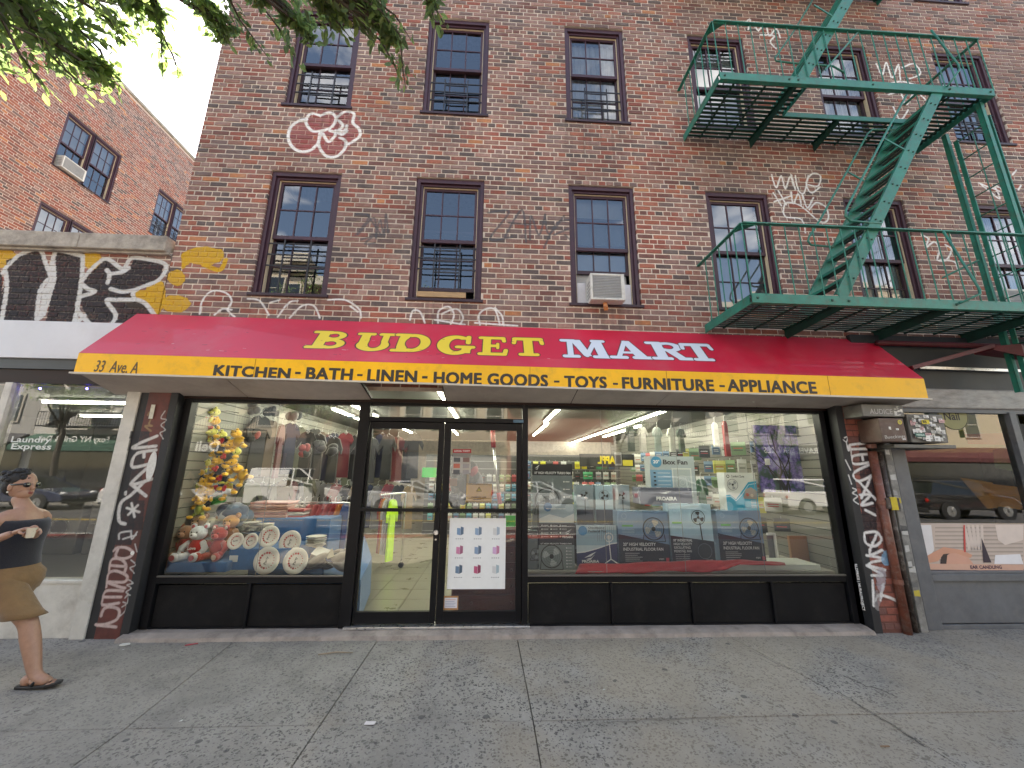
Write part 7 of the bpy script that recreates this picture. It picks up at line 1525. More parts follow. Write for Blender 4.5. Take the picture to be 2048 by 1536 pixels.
# ================================================================== street and the far side (seen mirrored in the glass)
M_asph = M('asphalt', (.055, .055, .058), .85, var=.25, vscale=2, bump=.3, bscale=80)
M_lane = M('bus_lane_paint', (.24, .06, .05), .8, var=.2); M_mark = M('road_marking', (.6, .6, .57), .7, var=.2); M_mark_y = M('road_marking_yellow', (.55, .38, .05), .7, var=.2)
YR0, YR1, ZR = -5.72, -17.6, -.16
rd = MB(); rd.add([(-80, YR0, ZR), (80, YR0, ZR), (80, -11.5, -.28), (-80, -11.5, -.28)], [(0, 1, 2, 3)]); rd.add([(-80, -11.5, -.28), (80, -11.5, -.28), (80, YR1, -.32), (-80, YR1, -.32)], [(0, 1, 2, 3)])
o = rd.build('street', M_asph, fixn=True); o['kind'] = 'structure'
def mark(x0, x1, y0, y1, mt, nm='road_marking'):
    zz = lambda y: (ZR+(y-YR0)/(-11.5-YR0)*(-.12) if y > -11.5 else -.28+(y+11.5)/(YR1+11.5)*(-.04))+.005
    return MB().add([(x0, y0, zz(y0)), (x1, y0, zz(y0)), (x1, y1, zz(y1)), (x0, y1, zz(y1))], [(0, 3, 2, 1)]).build(nm, mt, o)
mark(-60, 60, -6.0, -7.5, M_lane, 'bus_lane'); mark(-60, 60, -7.65, -7.77, M_mark); mark(-60, 60, -11.2, -11.32, M_mark_y); mark(-60, 60, -11.4, -11.5, M_mark_y)
for k in range(14): mark(-42+k*6, -39+k*6, -9.6, -9.72, M_mark)
fs_ = MB().box(-80, 80, -24, YR1, -.35, -.17).build('far_sidewalk', M('far_concrete', (.26, .25, .23), .85, var=.2)); fs_['kind'] = 'structure'
gd = MB().add([(-400, -400, -.4), (400, -400, -.4), (400, 400, -.4), (-400, 400, -.4)], [(0, 1, 2, 3)]).build('ground', M('ground_earth', (.12, .11, .10), .9)); gd['kind'] = 'structure'
M_pb = [M('facade_beige', (.50, .42, .32), .85, var=.12), M('facade_brick_red', (.26, .10, .07), .85, var=.2), M('facade_grey', (.38, .37, .35), .85, var=.1), M('facade_white', (.58, .56, .52), .85, var=.08), M('facade_brown', (.22, .13, .09), .85, var=.2)]
M_gla2 = M('far_window_glass', (.02, .025, .03), .06, var=0, spec=.8); M_trim = M('far_trim', (.5, .46, .4), .8); M_shut = M('roll_shutter', (.36, .36, .36), .5, var=.15); M_dsign = M('far_sign', 'attr', .6, var=.05)
def far_building(x0, x1, h, mat, label, ground, fl=3.1, nwin=3, esc=False, signs=()):
    t = thing('street_building', label, 'building', ((x0+x1)/2, -22.2, -.17)); Y = -22.0
    b = MB().box(x0+.01, x1-.01, -32, Y, -.17, h); b.build('wall', mat, t)
    MB().box(x0, x1, Y+.002, Y+.45, h-.5, h+.25).build('cornice', M_trim, t, bevel=.05)
    z = 4.5
    while z < h-2.2:
        for k in range(nwin):
            xc = x0+(x1-x0)*(k+.5)/nwin; w = sub(MB().box(xc-.62, xc+.62, Y+.002, Y+.08, z-.08, z+1.85).build('window', M_trim, t), t)
            MB().box(xc-.5, xc+.5, Y+.081, Y+.10, z+.02, z+1.75).build('pane', M_gla2, w); MB().box(xc-.5, xc+.5, Y+.101, Y+.12, z+.86, z+.91).build('sash_bar', M_trim, w)
        z += fl
    if ground == 'shutter':
        for k in range(3):
            a = x0+.4+(x1-x0-.8)*k/3; sh = MB(); zz = -.1
            while zz < 2.8: sh.box(a+.08, a+(x1-x0-.8)/3-.08, Y+.02, Y+.05, zz, zz+.07); zz += .08
            sh.build('roll_shutter', M_shut, t)
        MB().box(x0+.2, x1-.2, Y+.02, Y+.3, 2.95, 3.6).build('fascia', M_dsign, t) if False else MB().box(x0+.2, x1-.2, Y+.02, Y+.3, 2.95, 3.6, (.04, .04, .045)).build('fascia', M_dsign, t)
    else:
        MB().box(x0+.3, x1-.3, Y+.003, Y+.05, .4, 2.8).build('shop_glass', M_gla2, t); MB().box(x0+.3, x1-.3, Y+.003, Y+.1, -.15, .4).build('shop_bulkhead', M_dark, t)
        MB().prism([(x0+.2, Y+.01, 3.7), (x0+.2, Y+1.3, 2.9), (x0+.2, Y+1.3, 2.6), (x0+.2, Y+.01, 2.9)], (x1-x0-.4, 0, 0), ground).build('shop_awning', M_dsign, t, fixn=True)
    for (s_, w_, zc_, yoff) in signs:
        m_ = MB(); puttext(m_, s_, ((x0+x1)/2, Y+yoff, zc_), (-1, 0, 0), (0, 0, 1), w=w_, col=(.75, .75, .72), bold=.02, align='c'); m_.build('sign_lettering', M_dsign, t)
    if esc:
        z = 4.1
        while z < h-2.5:
            e = MB(); xa_, xb_ = x0+1.2, x1-1.2
            e.box(xa_, xb_, Y+.1, Y+1.1, z, z+.06); e.box(xa_, xb_, Y+1.07, Y+1.1, z+.9, z+.95); x = xa_
            while x <= xb_: e.box(x-.012, x+.012, Y+1.075, Y+1.095, z, z+.9); x += .16
            e.build('fire_escape_balcony', M_iron, t); MB().bar((xa_+.5, Y+.8, z), (xb_-.6, Y+.8, z+3.1), .5, .06).build('fire_escape_stair', M_iron, t) if z+3.1 < h-2 else None; z += 3.1
    return t
far_building(-40, -30, 16, M_pb[2], 'grey building far left across the avenue', (.05, .05, .06), signs=())
far_building(-30, -22, 15, M_pb[3], 'white walled building with laundry awning across the avenue', (.03, .10, .07), esc=True, nwin=3, signs=(('Foxy NY Grill & Deli', 4.2, 3.02, 1.33),))
far_building(-22, -14, 17, M_pb[0], 'beige building with black fire escape across the avenue', (.03, .03, .035), esc=True, signs=(('Deli', 1.4, 2.66, 1.33),))
far_building(-14, -6.5, 15.5, M_pb[4], 'brown building with dark shop canopy across the avenue', (.05, .05, .055), esc=True)
far_building(-6.5, 1.0, 14.5, M_pb[0], 'beige building with three roll down shutters across the avenue', 'shutter', nwin=4)
far_building(1.0, 8.5, 6.5, M_pb[1], 'low red brick building opposite the right hand window', (.30, .28, .26), nwin=3, signs=(('FITNESS', 1.6, 3.05, 1.33),))
far_building(8.5, 16, 16, M_pb[3], 'white building with black fire escape across the avenue', (.04, .05, .06), esc=True)
far_building(16, 25, 15, M_pb[2], 'grey building with travel shop sign across the avenue', (.02, .02, .025), nwin=4, signs=(('TRAVEL SERVICES', 4.2, 3.05, 1.33),))
far_building(25, 40, 17, M_pb[0], 'broad beige building far right across the avenue', (.1, .03, .03), nwin=5)
# ------------------------------------------------------------------ cars
M_tyre = M('tyre', (.018, .018, .02), .8, var=0); M_rim = M('wheel_rim', (.45, .45, .46), .3, metal=.8, var=0); M_cglass = M('car_glass', (.015, .018, .02), .05, var=0, spec=.8)
M_lampR = M('tail_lamp', (.35, .01, .01), .2, var=0); M_lampW = M('head_lamp', (.6, .6, .6), .15, var=0); M_trimb = M('car_trim', (.02, .02, .022), .5, var=0)
CARP = {}
def carpaint(c): 
    k = 'car_paint_%02d%02d%02d' % tuple(int(x*99) for x in c)
    return M(k, c, .25, var=.03, coat=1, spec=.5)
def car(nm, label, x, y, z, prof, cabin, wb, width, color, heading=1, wr=.33, extra=None, cat='car'):
    """prof: outline of the body (metres, front to +x), cabin: outline of the glasshouse"""
    t = thing(nm, label, cat, (x, y, z)); W = width/2; f = lambda px_, py_, pz_: (x+heading*px_, y+py_, z+pz_)
    def loft(pts, wfun, mat, name, bev=.03):
        b = MB(); n = len(pts); vs = [f(p[0], -wfun(p), p[1]) for p in pts]+[f(p[0], wfun(p), p[1]) for p in pts]
        b.add(vs, [(i, (i+1) % n, (i+1) % n+n, i+n) for i in range(n)]+[tuple(range(n)), tuple(range(n, 2*n))]); return b.build(name, mat, t, fixn=True, bevel=bev)
    body = loft(prof, lambda p: W*(1-.06*abs(p[0]/2.5)**3), carpaint(color), 'body', .05)
    belt = min(p[1] for p in cabin); top = max(p[1] for p in cabin)
    cw = lambda p: W*(.97-.2*(p[1]-belt)/(top-belt))
    loft(cabin, cw, M_cglass, 'windows', .02)
    # roof and pillars in body colour
    rt_ = sorted([p for p in cabin if p[1] > top-.08], key=lambda p: p[0]); b = MB(); xa_, xb_ = rt_[0][0], rt_[-1][0]; yw = cw((0, top))
    b.hexa([f(xa_-.05, -yw-.01, top-.05), f(xb_+.05, -yw-.01, top-.05), f(xb_+.05, yw+.01, top-.05), f(xa_-.05, yw+.01, top-.05), f(xa_, -yw+.06, top+.03), f(xb_, -yw+.06, top+.03), f(xb_, yw-.06, top+.03), f(xa_, yw-.06, top+.03)]); b.build('roof', carpaint(color), t, fixn=True, bevel=.02)
    pb = MB(); bl = sorted([p for p in cabin if p[1] < belt+.02], key=lambda p: p[0])
    for s_ in (-1, 1):
        for (q, r) in (((bl[0][0], belt), (xa_, top)), ((bl[-1][0], belt), (xb_, top)), ((-.12, belt), (-.15, top)), ((-1.05 if bl[0][0] < -1.2 else .6, belt), (-1.1 if bl[0][0] < -1.2 else .6, top))):
            pb.bar(f(q[0], s_*(cw((0, belt))+.005), q[1]), f(r[0], s_*(yw+.005), r[1]), .07, .03, upv=(0, 1, 0))
    pb.build('pillars', carpaint(color), t, fixn=True)
    for wx in (-wb/2, wb/2):
        for s_ in (-1, 1):
            a = MB(); a.tube([f(wx, s_*(W-.02), wr), f(wx, s_*(W+.012), wr)], wr+.07, 24); a.build('wheel_arch', M_trimb, t)
            w = sub(MB().tube([f(wx, s_*(W-.2), wr), f(wx, s_*(W+.02), wr)], wr, 24).build('wheel', M_tyre, t), t)
            r_ = MB(); r_.tube([f(wx, s_*(W+.02), wr), f(wx, s_*(W+.03), wr)], wr*.62, 20)
            for q in range(7):
                an = 2*math.pi*q/7; r_.bar(f(wx, s_*(W+.033), wr), f(wx+wr*.6*math.cos(an), s_*(W+.033), wr+wr*.6*math.sin(an)), .05, .01, upv=(0, 1, 0))
            r_.build('rim', M_rim, w, fixn=True)
    xf = max(p[0] for p in prof); xr = min(p[0] for p in prof)
    for s_ in (-1, 1):
        MB().ell(f(xf-.12, s_*(W-.22), .72), .14, .14, .09).build('headlight', M_lampW, t, smooth=True); MB().ell(f(xr+.08, s_*(W-.14), .85), .1, .1, .14).build('tail_light', M_lampR, t, smooth=True)
        MB().box(*sorted([x+heading*.62, x+heading*.82]), y+s_*(W+.02), y+s_*(W+.15), z+belt+.02, z+belt+.15).build('wing_mirror', M_trimb, t, bevel=.02)
        MB().box(*sorted([x+heading*.1, x+heading*.28]), y+s_*(W+.0), y+s_*(W+.02), z+belt-.16, z+belt-.12).build('door_handle', M_trimb, t)
    MB().box(*sorted([x+heading*(xf-.06), x+heading*(xf+.03)]), y-W*.85, y+W*.85, z+.28, z+.5).build('front_bumper', M_trimb, t, bevel=.03); MB().box(*sorted([x+heading*(xr-.03), x+heading*(xr+.06)]), y-W*.85, y+W*.85, z+.28, z+.5).build('rear_bumper', M_trimb, t, bevel=.03)
    if extra: extra(t, f, W)
    return t
def arch(x0, wr, n=6): return [(x0+(wr+.08)*math.cos(math.pi*k/n), wr-.02+(wr+.08)*math.sin(math.pi*k/n)) for k in range(n, -1, -1)]
def body_prof(front, rear, wb, wr, top):
    return [(rear, .38), (rear, top[0])]+[]
SEDAN = [(-2.3, .35), (-2.32, .85), (-2.15, 1.02), (-1.3, 1.0), (1.2, .95), (2.05, .78), (2.3, .6), (2.32, .35)]
SED_C = [(-1.75, .98), (-1.0, 1.42), (.1, 1.45), (1.15, .94)]
SUV = [(-2.3, .4), (-2.34, 1.0), (-2.2, 1.15), (1.0, 1.12), (2.0, .98), (2.3, .7), (2.32, .4)]; SUV_C = [(-2.12, 1.12), (-1.75, 1.66), (.3, 1.70), (1.15, 1.08)]
VAN = [(-2.25, .35), (-2.3, 1.2), (1.15, 1.15), (2.05, .98), (2.25, .7), (2.27, .35)]; VAN_C = [(-2.26, 1.15), (-2.15, 1.93), (.15, 1.95), (.65, 1.75), (1.35, 1.1)]
def refx(u, v, y): return refY(u, v, y).x
yc = -15.4; zr_ = lambda y: -.28+(y+11.5)/(YR1+11.5)*(-.04)+.01
def vanx(t, f, W):
    for s_ in (-1, 1):
        b = MB(); b.hexa([f(-2.24, s_*(W*.965), 1.16), f(-.35, s_*(W*.965), 1.16), f(-.35, s_*(W*.80), 1.90), f(-2.14, s_*(W*.80), 1.90), f(-2.24, s_*(W*.985), 1.16), f(-.35, s_*(W*.985), 1.16), f(-.35, s_*(W*.83), 1.91), f(-2.14, s_*(W*.83), 1.91)]); b.build('cargo_panel', carpaint((.72, .72, .70)), t, fixn=True)
xv0 = refx(512, 1000, yc); xv1 = refx(690, 1000, yc)
car('parked_van', 'small white delivery van parked across the avenue, mirrored in the left window', (xv0+xv1)/2, yc, zr_(yc), VAN, VAN_C, 2.9, 1.8, (.72, .72, .70), extra=vanx, cat='van')
xs = refx(835, 1000, yc+1.0); car('parked_car', 'silver saloon mirrored in the left door glass', xs, yc+1.0, zr_(yc), SEDAN, SED_C, 2.7, 1.8, (.42, .44, .46))
car('parked_car', 'second silver saloon mirrored between door and right window', xs+5.8, yc+.6, zr_(yc), SEDAN, SED_C, 2.7, 1.8, (.38, .40, .42))
PICK = [(-2.75, .45), (-2.8, 1.02), (-.75, 1.02), (-.7, 1.1), (1.4, 1.1), (2.6, 1.0), (2.75, .8), (2.75, .45)]; PICK_C = [(-.75, 1.08), (-.6, 1.75), (.7, 1.78), (1.4, 1.06)]
car('pickup_truck', 'grey pickup truck mirrored in the middle of the right window', refx(1365, 1000, yc), yc, zr_(yc), PICK, PICK_C, 3.6, 1.95, (.30, .31, .33), wr=.38, cat='pickup')
car('parked_car', 'white sport utility car mirrored at the right end of the shop window', refx(1550, 1000, yc)+2.35, yc, zr_(yc), SUV, SUV_C, 2.8, 1.9, (.72, .72, .72), wr=.37)
xk = refx(1900, 985, -13.8); car('parked_car', 'black sport utility car mirrored in the salon window', xk, -13.8, zr_(-13.8), SUV, SUV_C, 2.8, 1.9, (.012, .012, .014), wr=.37)
car('parked_car', 'white saloon parked at the left end across the avenue', xv0-4.2, yc, zr_(yc), SEDAN, SED_C, 2.7, 1.8, (.7, .7, .7))
car('parked_car', 'dark blue saloon mirrored in the laundromat window', xv0-10.4, yc, zr_(yc), SEDAN, SED_C, 2.7, 1.8, (.02, .03, .08))
# ================================================================== trees
M_leaf = M('leaf', 'attr', .55, var=.15, vscale=4, spec=.4); 
nn = M_leaf.node_tree; b = nn.nodes['Principled BSDF']; tl_ = nn.nodes.new('ShaderNodeBsdfTranslucent'); mxs = nn.nodes.new('ShaderNodeMixShader'); mxs.inputs[0].default_value = .5
at = [n for n in nn.nodes if n.type == 'ATTRIBUTE'][0]; hs = nn.nodes.new('ShaderNodeHueSaturation'); hs.inputs['Saturation'].default_value = .95; hs.inputs['Value'].default_value = 5.0; nn.links.new(at.outputs['Color'], hs.inputs['Color']); nn.links.new(hs.outputs[0], tl_.inputs[0])
out = [n for n in nn.nodes if n.type == 'OUTPUT_MATERIAL'][0]; nn.links.new(b.outputs[0], mxs.inputs[1]); nn.links.new(tl_.outputs[0], mxs.inputs[2]); nn.links.new(mxs.outputs[0], out.inputs[0])
M_bark = M('bark', (.085, .07, .055), .9, var=.35, vscale=12, bump=.8, bscale=30, stretch=(1, 1, .25))
LC = [(.055, .085, .028), (.075, .11, .032), (.045, .07, .028), (.09, .13, .038), (.06, .09, .04)]
def leaf_pts(c, d, n_, L, w):
    d = d.normalized(); s_ = d.cross(n_); s_ = s_.normalized() if s_.length > 1e-4 else d.orthogonal().normalized(); u_ = s_.cross(d).normalized()
    return [c, c+d*L*.35+s_*w*.5+u_*w*.12, c+d*L*.75+s_*w*.36+u_*w*.08, c+d*L-u_*w*.1, c+d*L*.75-s_*w*.36+u_*w*.08, c+d*L*.35-s_*w*.5+u_*w*.12]
LF = [(0, 1, 2, 3), (0, 3, 4, 5)]
LEAFME = []
for c in LC:
    me = bpy.data.meshes.new('leaf'); p = leaf_pts(Vector((0, 0, 0)), Vector((1, 0, 0)), Vector((0, 0, 1)), 1, .42); me.from_pydata([tuple(q) for q in p], [], LF); a_ = me.color_attributes.new('Col', 'FLOAT_COLOR', 'CORNER'); a_.data.foreach_set('color', [*c, 1.0]*8); me.materials.append(M_leaf); LEAFME.append(me)
def tree(nm, label, base_, top_, rad, clusters, nleaf, leafL=.075, singles=0, seed=1, twigs=()):
    r = random.Random(seed); t = thing(nm, label, 'tree', base_); tb = MB(); base_ = Vector(base_); top_ = Vector(top_)
    n = 8; pts = [base_.lerp(top_, k/n)+Vector((r.uniform(-.06, .06), r.uniform(-.06, .06), 0)) for k in range(n+1)]; pts[0] = base_
    tb.tube(pts, [rad*(1.25 if k == 0 else 1-.35*k/n) for k in range(n+1)], 12); tb.build('trunk', M_bark, t, smooth=True)
    lb = MB(); cen = []
    for (c, R_) in clusters:
        c = Vector(c); st = pts[-1].lerp(pts[-3], r.random()); mid = st.lerp(c, .5)+Vector((r.uniform(-.3, .3), r.uniform(-.3, .3), r.uniform(.1, .5)))
        b0 = MB().tube([st, st.lerp(mid, .5)+Vector((0, 0, .1)), mid, mid.lerp(c, .6), c], [rad*.45, rad*.36, rad*.26, rad*.16, rad*.06], 7); b0.build('limb', M_bark, t, smooth=True)
        for k in range(int(5+R_*7)):
            d = Vector((r.gauss(0, 1), r.gauss(0, 1), r.gauss(0, .7))).normalized()*R_*r.uniform(.5, 1); lb.tube([mid.lerp(c, r.random()), c+d*.5, c+d], [.014, .008, .003], 4, cap=False); cen.append((c, d, R_))
    for tw_ in twigs: lb.tube(tw_, [.012]+[.006]*(len(tw_)-2)+[.002], 5, cap=False)
    lb.build('twigs', M_bark, t); L = []
    for k in range(nleaf):
        c, d, R_ = r.choice(cen); s_ = r.random()**.6; p = c+d*s_+Vector((r.gauss(0, .12), r.gauss(0, .12), r.gauss(0, .1)))*R_
        L.append((p, Vector((r.gauss(0, 1), r.gauss(0, 1), r.gauss(-.5, .6)))))
    for tw_ in twigs:
        for a, b_ in zip(tw_[:-1], tw_[1:]):
            q = int((b_-a).length/.011)
            for k in range(q):
                s_ = k/q; p = a.lerp(b_, s_)+Vector((r.gauss(0, .025), r.gauss(0, .025), r.gauss(0, .025))); L.append((p, (b_-a).normalized()*.5+Vector((r.gauss(0, .8), r.gauss(0, .8), r.gauss(-.6, .4)))))
    scored = []
    for (p, d) in L:
        u, v, w = topx(p); vis = w > .5 and 0 < u < 2048 and 0 < v < 1536; scored.append((1/w if vis else 0, p, d))
    scored.sort(key=lambda e: -e[0]); fo = MB()
    for k, (s_, p, d) in enumerate(scored):
        nv = Vector((r.gauss(0, .6), r.gauss(0, .6), 1)).normalized(); LL = leafL*r.uniform(.7, 1.25); ci = r.randint(0, 4)
        if k < singles and s_ > 0:
            o = bpy.data.objects.new('leaf', LEAFME[ci]); COL.objects.link(o); o.parent = t; d = d.normalized(); s2 = d.cross(nv).normalized(); u2 = s2.cross(d)
            mt = Matrix((d*LL, -s2*LL, u2*LL)).transposed().to_4x4(); mt.translation = p-wloc(t); o.matrix_local = mt
        else: fo.add(leaf_pts(p, d, nv, LL, LL*.42), LF, LC[ci])
    fo.build('foliage', M_leaf, t, kind='stuff'); return t
def atd(u, v, dist): return CAMP+ray(u, v).normalized()*dist
def tw(*pts): return [atd(*p) for p in pts]
twl = [tw((-60, -120, 3.6), (10, -20, 3.5), (60, 60, 3.4), (120, 130, 3.4), (170, 175, 3.4), (215, 185, 3.4)), tw((-60, -60, 3.4), (0, 30, 3.3), (40, 110, 3.3), (80, 160, 3.3), (100, 188, 3.3)), tw((20, -100, 3.7), (90, -10, 3.6), (150, 50, 3.6), (200, 100, 3.5), (230, 165, 3.5)),
       tw((-40, -20, 3.3), (20, 50, 3.3), (90, 80, 3.3), (140, 150, 3.3)), tw((100, -90, 3.7), (180, -20, 3.7), (215, 30, 3.7)), tw((200, -90, 4.0), (260, -20, 4.0), (280, 60, 4.0)), tw((220, -90, 4.0), (300, 0, 4.0), (325, 70, 4.0), (345, 110, 4.0), (360, 150, 4.0)), tw((300, -60, 4.0), (322, 60, 4.0), (325, 155, 4.0)),
       tw((300, -90, 4.2), (390, -20, 4.2), (430, 40, 4.2), (440, 80, 4.2)), tw((360, -90, 4.2), (440, -20, 4.2), (470, 50, 4.2)), tw((420, -90, 4.1), (500, -20, 4.1), (560, 60, 4.1), (600, 130, 4.1)), tw((430, -60, 4.1), (480, 40, 4.1), (540, 120, 4.1)),
       tw((520, -120, 3.6), (620, -30, 3.6), (700, 30, 3.6), (760, 80, 3.6), (790, 130, 3.6), (800, 165, 3.6)), tw((560, -120, 3.6), (680, -30, 3.5), (760, 20, 3.5), (800, 70, 3.5), (806, 140, 3.5), (812, 180, 3.5)), tw((600, -100, 3.6), (720, -20, 3.6), (790, 30, 3.6), (822, 80, 3.6)),
       tw((540, -100, 3.7), (620, -10, 3.7), (680, 50, 3.7), (700, 75, 3.7)), tw((600, -90, 3.5), (680, 0, 3.5), (740, 60, 3.5), (750, 90, 3.5)), tw((700, -90, 3.6), (830, -40, 3.6), (864, 20, 3.6), (872, 60, 3.6)), tw((760, -100, 3.6), (850, -30, 3.6), (878, 30, 3.6), (896, 62, 3.6)), tw((640, -80, 3.6), (700, 10, 3.6), (720, 60, 3.6))]
def cl(u, v, d, R_): return (atd(u, v, d), R_)
tree('street_tree', 'leafy street tree hanging its twigs into the top left of the picture', (-4.3, -5.1, -.02), (-3.7, -4.9, 4.0), .15,
     [cl(-60, -60, 3.5, .5), cl(60, 0, 3.6, .36), cl(190, -10, 3.9, .3), cl(300, -10, 4.0, .2), cl(430, 10, 4.2, .2), cl(600, 40, 4.0, .16), cl(100, 60, 3.5, .26), cl(150, 110, 3.45, .16), cl(20, 50, 3.4, .3), cl(660, -50, 3.7, .34), cl(730, 0, 3.6, .24), cl(650, 10, 3.7, .2), cl(770, 50, 3.6, .12), cl(420, -110, 4.0, .3), cl(260, -90, 4.0, .25), cl(540, -10, 4.0, .2), cl(860, -40, 3.6, .15),
      ((-3.4, -4.6, 5.6), 1.2), ((-4.8, -5.6, 5.4), 1.3), ((-3.0, -6.0, 5.8), 1.2), ((-2.2, -4.6, 6.2), .9), ((-4.6, -3.9, 6.0), 1.0)], 7500, leafL=.060, singles=300, seed=3, twigs=twl)
def simple_tree(label, x, y, h, seed, z0=-.17):
    r = random.Random(seed); tree('street_tree', label, (x, y, z0), (x+r.uniform(-.3, .3), y, h*.5), .16, [((x+r.uniform(-1.4, 1.4), y+r.uniform(-1, 1), h*r.uniform(.6, 1)), r.uniform(.9, 1.5)) for k in range(8)], 4200, leafL=.16, seed=seed)
tx_ = refx(572, 951, -17.9)
simple_tree('street tree mirrored in front of the white van', tx_*.9, -18.2, 8.5, 11); simple_tree('street tree opposite the right hand window', 7.6, -18.2, 7.5, 12); simple_tree('street tree across the avenue near the travel shop', 17.5, -18.2, 8, 13); simple_tree('street tree across the avenue far left', -24, -18.2, 8, 14)
# ================================================================== litter
M_lit = M('litter', 'attr', .5, var=.15)
def lit(u, v, pts, col, nm, label, th=.002, rot=0, cat='litter'):
    c = onZ(u, v, .006); ca_, sa_ = math.cos(rot), math.sin(rot); b = MB(); b.prism([(c.x+(a*ca_-q*sa_), c.y+(a*sa_+q*ca_), .006+random.uniform(0, .004)) for a, q in pts], (0, 0, th), col); return tag(recenter(b.build(nm, M_lit, fixn=True)), label, cat)
lit(740, 1447, [(-.035, -.018), (.035, -.018), (.035, .018), (-.035, .018)], (.6, .55, .55), 'ticket_stub', 'crumpled white and pink ticket on the sidewalk below the door', rot=-.1)
lit(740, 1447, [(-.028, -.006), (.02, -.006), (.02, .006), (-.028, .006)], (.5, .12, .15), 'ticket_stripe', 'pink printed stripe of the ticket on the sidewalk', th=.0035) if False else None
lit(250, 1291, [(-.04, -.015), (.0, -.02), (.04, .0), (.02, .018), (-.03, .012)], (.6, .6, .56), 'crumpled_wrapper', 'crumpled white wrapper on the sidewalk left of the ledge', th=.012, rot=.2); lit(383, 1290, [(-.05, -.012), (.05, .0), (.045, .014), (-.04, .006)], (.45, .03, .05), 'red_wrapper', 'red and white wrapper on the sidewalk before the ledge', th=.006, rot=.4)
lit(246, 1300, [(-.008, -.006), (.008, -.006), (.006, .008)], (.6, .6, .6), 'paper_scrap', 'tiny white paper scrap near the crumpled wrapper'); lit(362, 1442, [(-.01, -.008), (.01, -.006), (.004, .01)], (.55, .55, .52), 'paper_scrap', 'white paper scrap on the slab left of the ticket')
a, b, c = onZ(636, 1309, .012), onZ(672, 1304, .016), onZ(706, 1305, .010); tag(recenter(MB().tube([a, b, c], [.005, .006, .003], 6, (.3, .22, .15)).build('dry_twig', M_lit, smooth=True)), 'dry twig lying on the sidewalk in front of the left door', 'twig')
lit(1770, 1494, [(-.03, -.002), (.03, -.004), (.03, .004), (-.03, .003)], (.2, .12, .07), 'dry_leaf', 'brown leaf stalk on the sidewalk at the lower right', th=.004); lit(1208, 1380, [(-.012, -.004), (.012, .002), (0, .008)], (.5, .5, .47), 'paper_scrap', 'pale scrap on the sidewalk right of the centre joint')
# ================================================================== the passer-by
M_skin = M('skin', (.34, .19, .13), .45, var=.1, vscale=30); M_skin.node_tree.nodes['Principled BSDF'].inputs['Subsurface Weight'].default_value = .08
M_hair = M('hair', (.008, .007, .007), .6, var=.3, vscale=60, bump=.8, bscale=120); M_navy = M('navy_knit', (.005, .006, .013), .85, var=.2, vscale=60, bump=.4, bscale=200, sheen=.3); M_short = M('brown_cotton', (.18, .105, .045), .85, var=.15, vscale=12, bump=.5, bscale=40, sheen=.2)
YPn = -.92
pe = thing('person', 'woman in navy strapless top, brown shorts and dark sunglasses walking in from the left edge', 'person', (onY(40, 1360, YPn).x, YPn, 0))
J = lambda u, v, dy=0.0: onY(u, v, YPn+dy) - Vector((0, 0, 0))
hc = onY(44, 972, YPn); neckb = onY(46, 1022, YPn); 
hip = onY(28, 1150, YPn); che = onY(40, 1056, YPn); wai = onY(30, 1112, YPn)
kn = onY(66, 1242, YPn-.05); an = onY(80, 1342, YPn-.05); an.z = .085
def skinobj(name, verts, edges, radii, mat, parent, root=0, sub_=2, label=None):
    me = bpy.data.meshes.new(name); me.from_pydata([tuple(Vector(v)-wloc(parent)) for v in verts], edges, []); o_ = bpy.data.objects.new(name, me); COL.objects.link(o_); o_.parent = parent
    sk = o_.modifiers.new('skin', 'SKIN'); 
    for i, r in enumerate(radii): me.skin_vertices[0].data[i].radius = r if isinstance(r, tuple) else (r, r)
    me.skin_vertices[0].data[root].use_root = True; sk.use_smooth_shade = True
    s_ = o_.modifiers.new('sub', 'SUBSURF'); s_.levels = sub_; s_.render_levels = sub_; me.materials.append(mat); return o_
V = Vector; W2 = .165
shN = V((neckb.x+.0, YPn-W2, neckb.z-.06)); shF = V((neckb.x+.02, YPn+W2, neckb.z-.06))
elN = V((shN.x-.17, YPn-.24, shN.z-.26)); wrN = onY(26, 1066, YPn-.28); haN = onY(52, 1058, YPn-.27)
elF = V((shF.x-.14, YPn+.22, shF.z-.27)); wrF = haN+V((-.08, .16, -.03))
hpN, hpF = V((hip.x, YPn-.09, hip.z-.02)), V((hip.x, YPn+.09, hip.z-.02)); knN = V((kn.x, YPn-.08, kn.z)); anN = V((an.x, YPn-.08, an.z)); toN = V((an.x+.13, YPn-.10, .045)); heN = V((an.x-.05, YPn-.08, .04))
knF = V((hip.x-.12, YPn+.08, .5)); anF = V((hip.x-.46, YPn+.08, .24)); toF = V((hip.x-.42, YPn+.08, .1))
vs = [hip, wai, che, V((neckb.x, YPn, neckb.z-.045)), V((neckb.x+.01, YPn, neckb.z+.02)), V((hc.x-.02, YPn, hc.z-.075)), hpN, (hpN+knN)/2, knN, knN.lerp(anN, .35), anN, toN, hpF, (hpF+knF)/2, knF, knF.lerp(anF, .35), anF, toF, shN, shN.lerp(elN, .5), elN, wrN, shF, shF.lerp(elF, .5), elF, wrF]
ed = [(0, 1), (1, 2), (2, 3), (3, 4), (4, 5), (0, 6), (6, 7), (7, 8), (8, 9), (9, 10), (10, 11), (0, 12), (12, 13), (13, 14), (14, 15), (15, 16), (16, 17), (3, 18), (18, 19), (19, 20), (20, 21), (3, 22), (22, 23), (23, 24), (24, 25)]
ra = [(.13, .15), (.11, .12), (.125, .14), (.085, .10), .055, .05, .10, .088, .062, .064, .042, .034, .10, .088, .062, .064, .042, .032, .062, .052, .043, .028, .062, .052, .043, .028]
skinobj('body', vs, ed, ra, M_skin, pe)
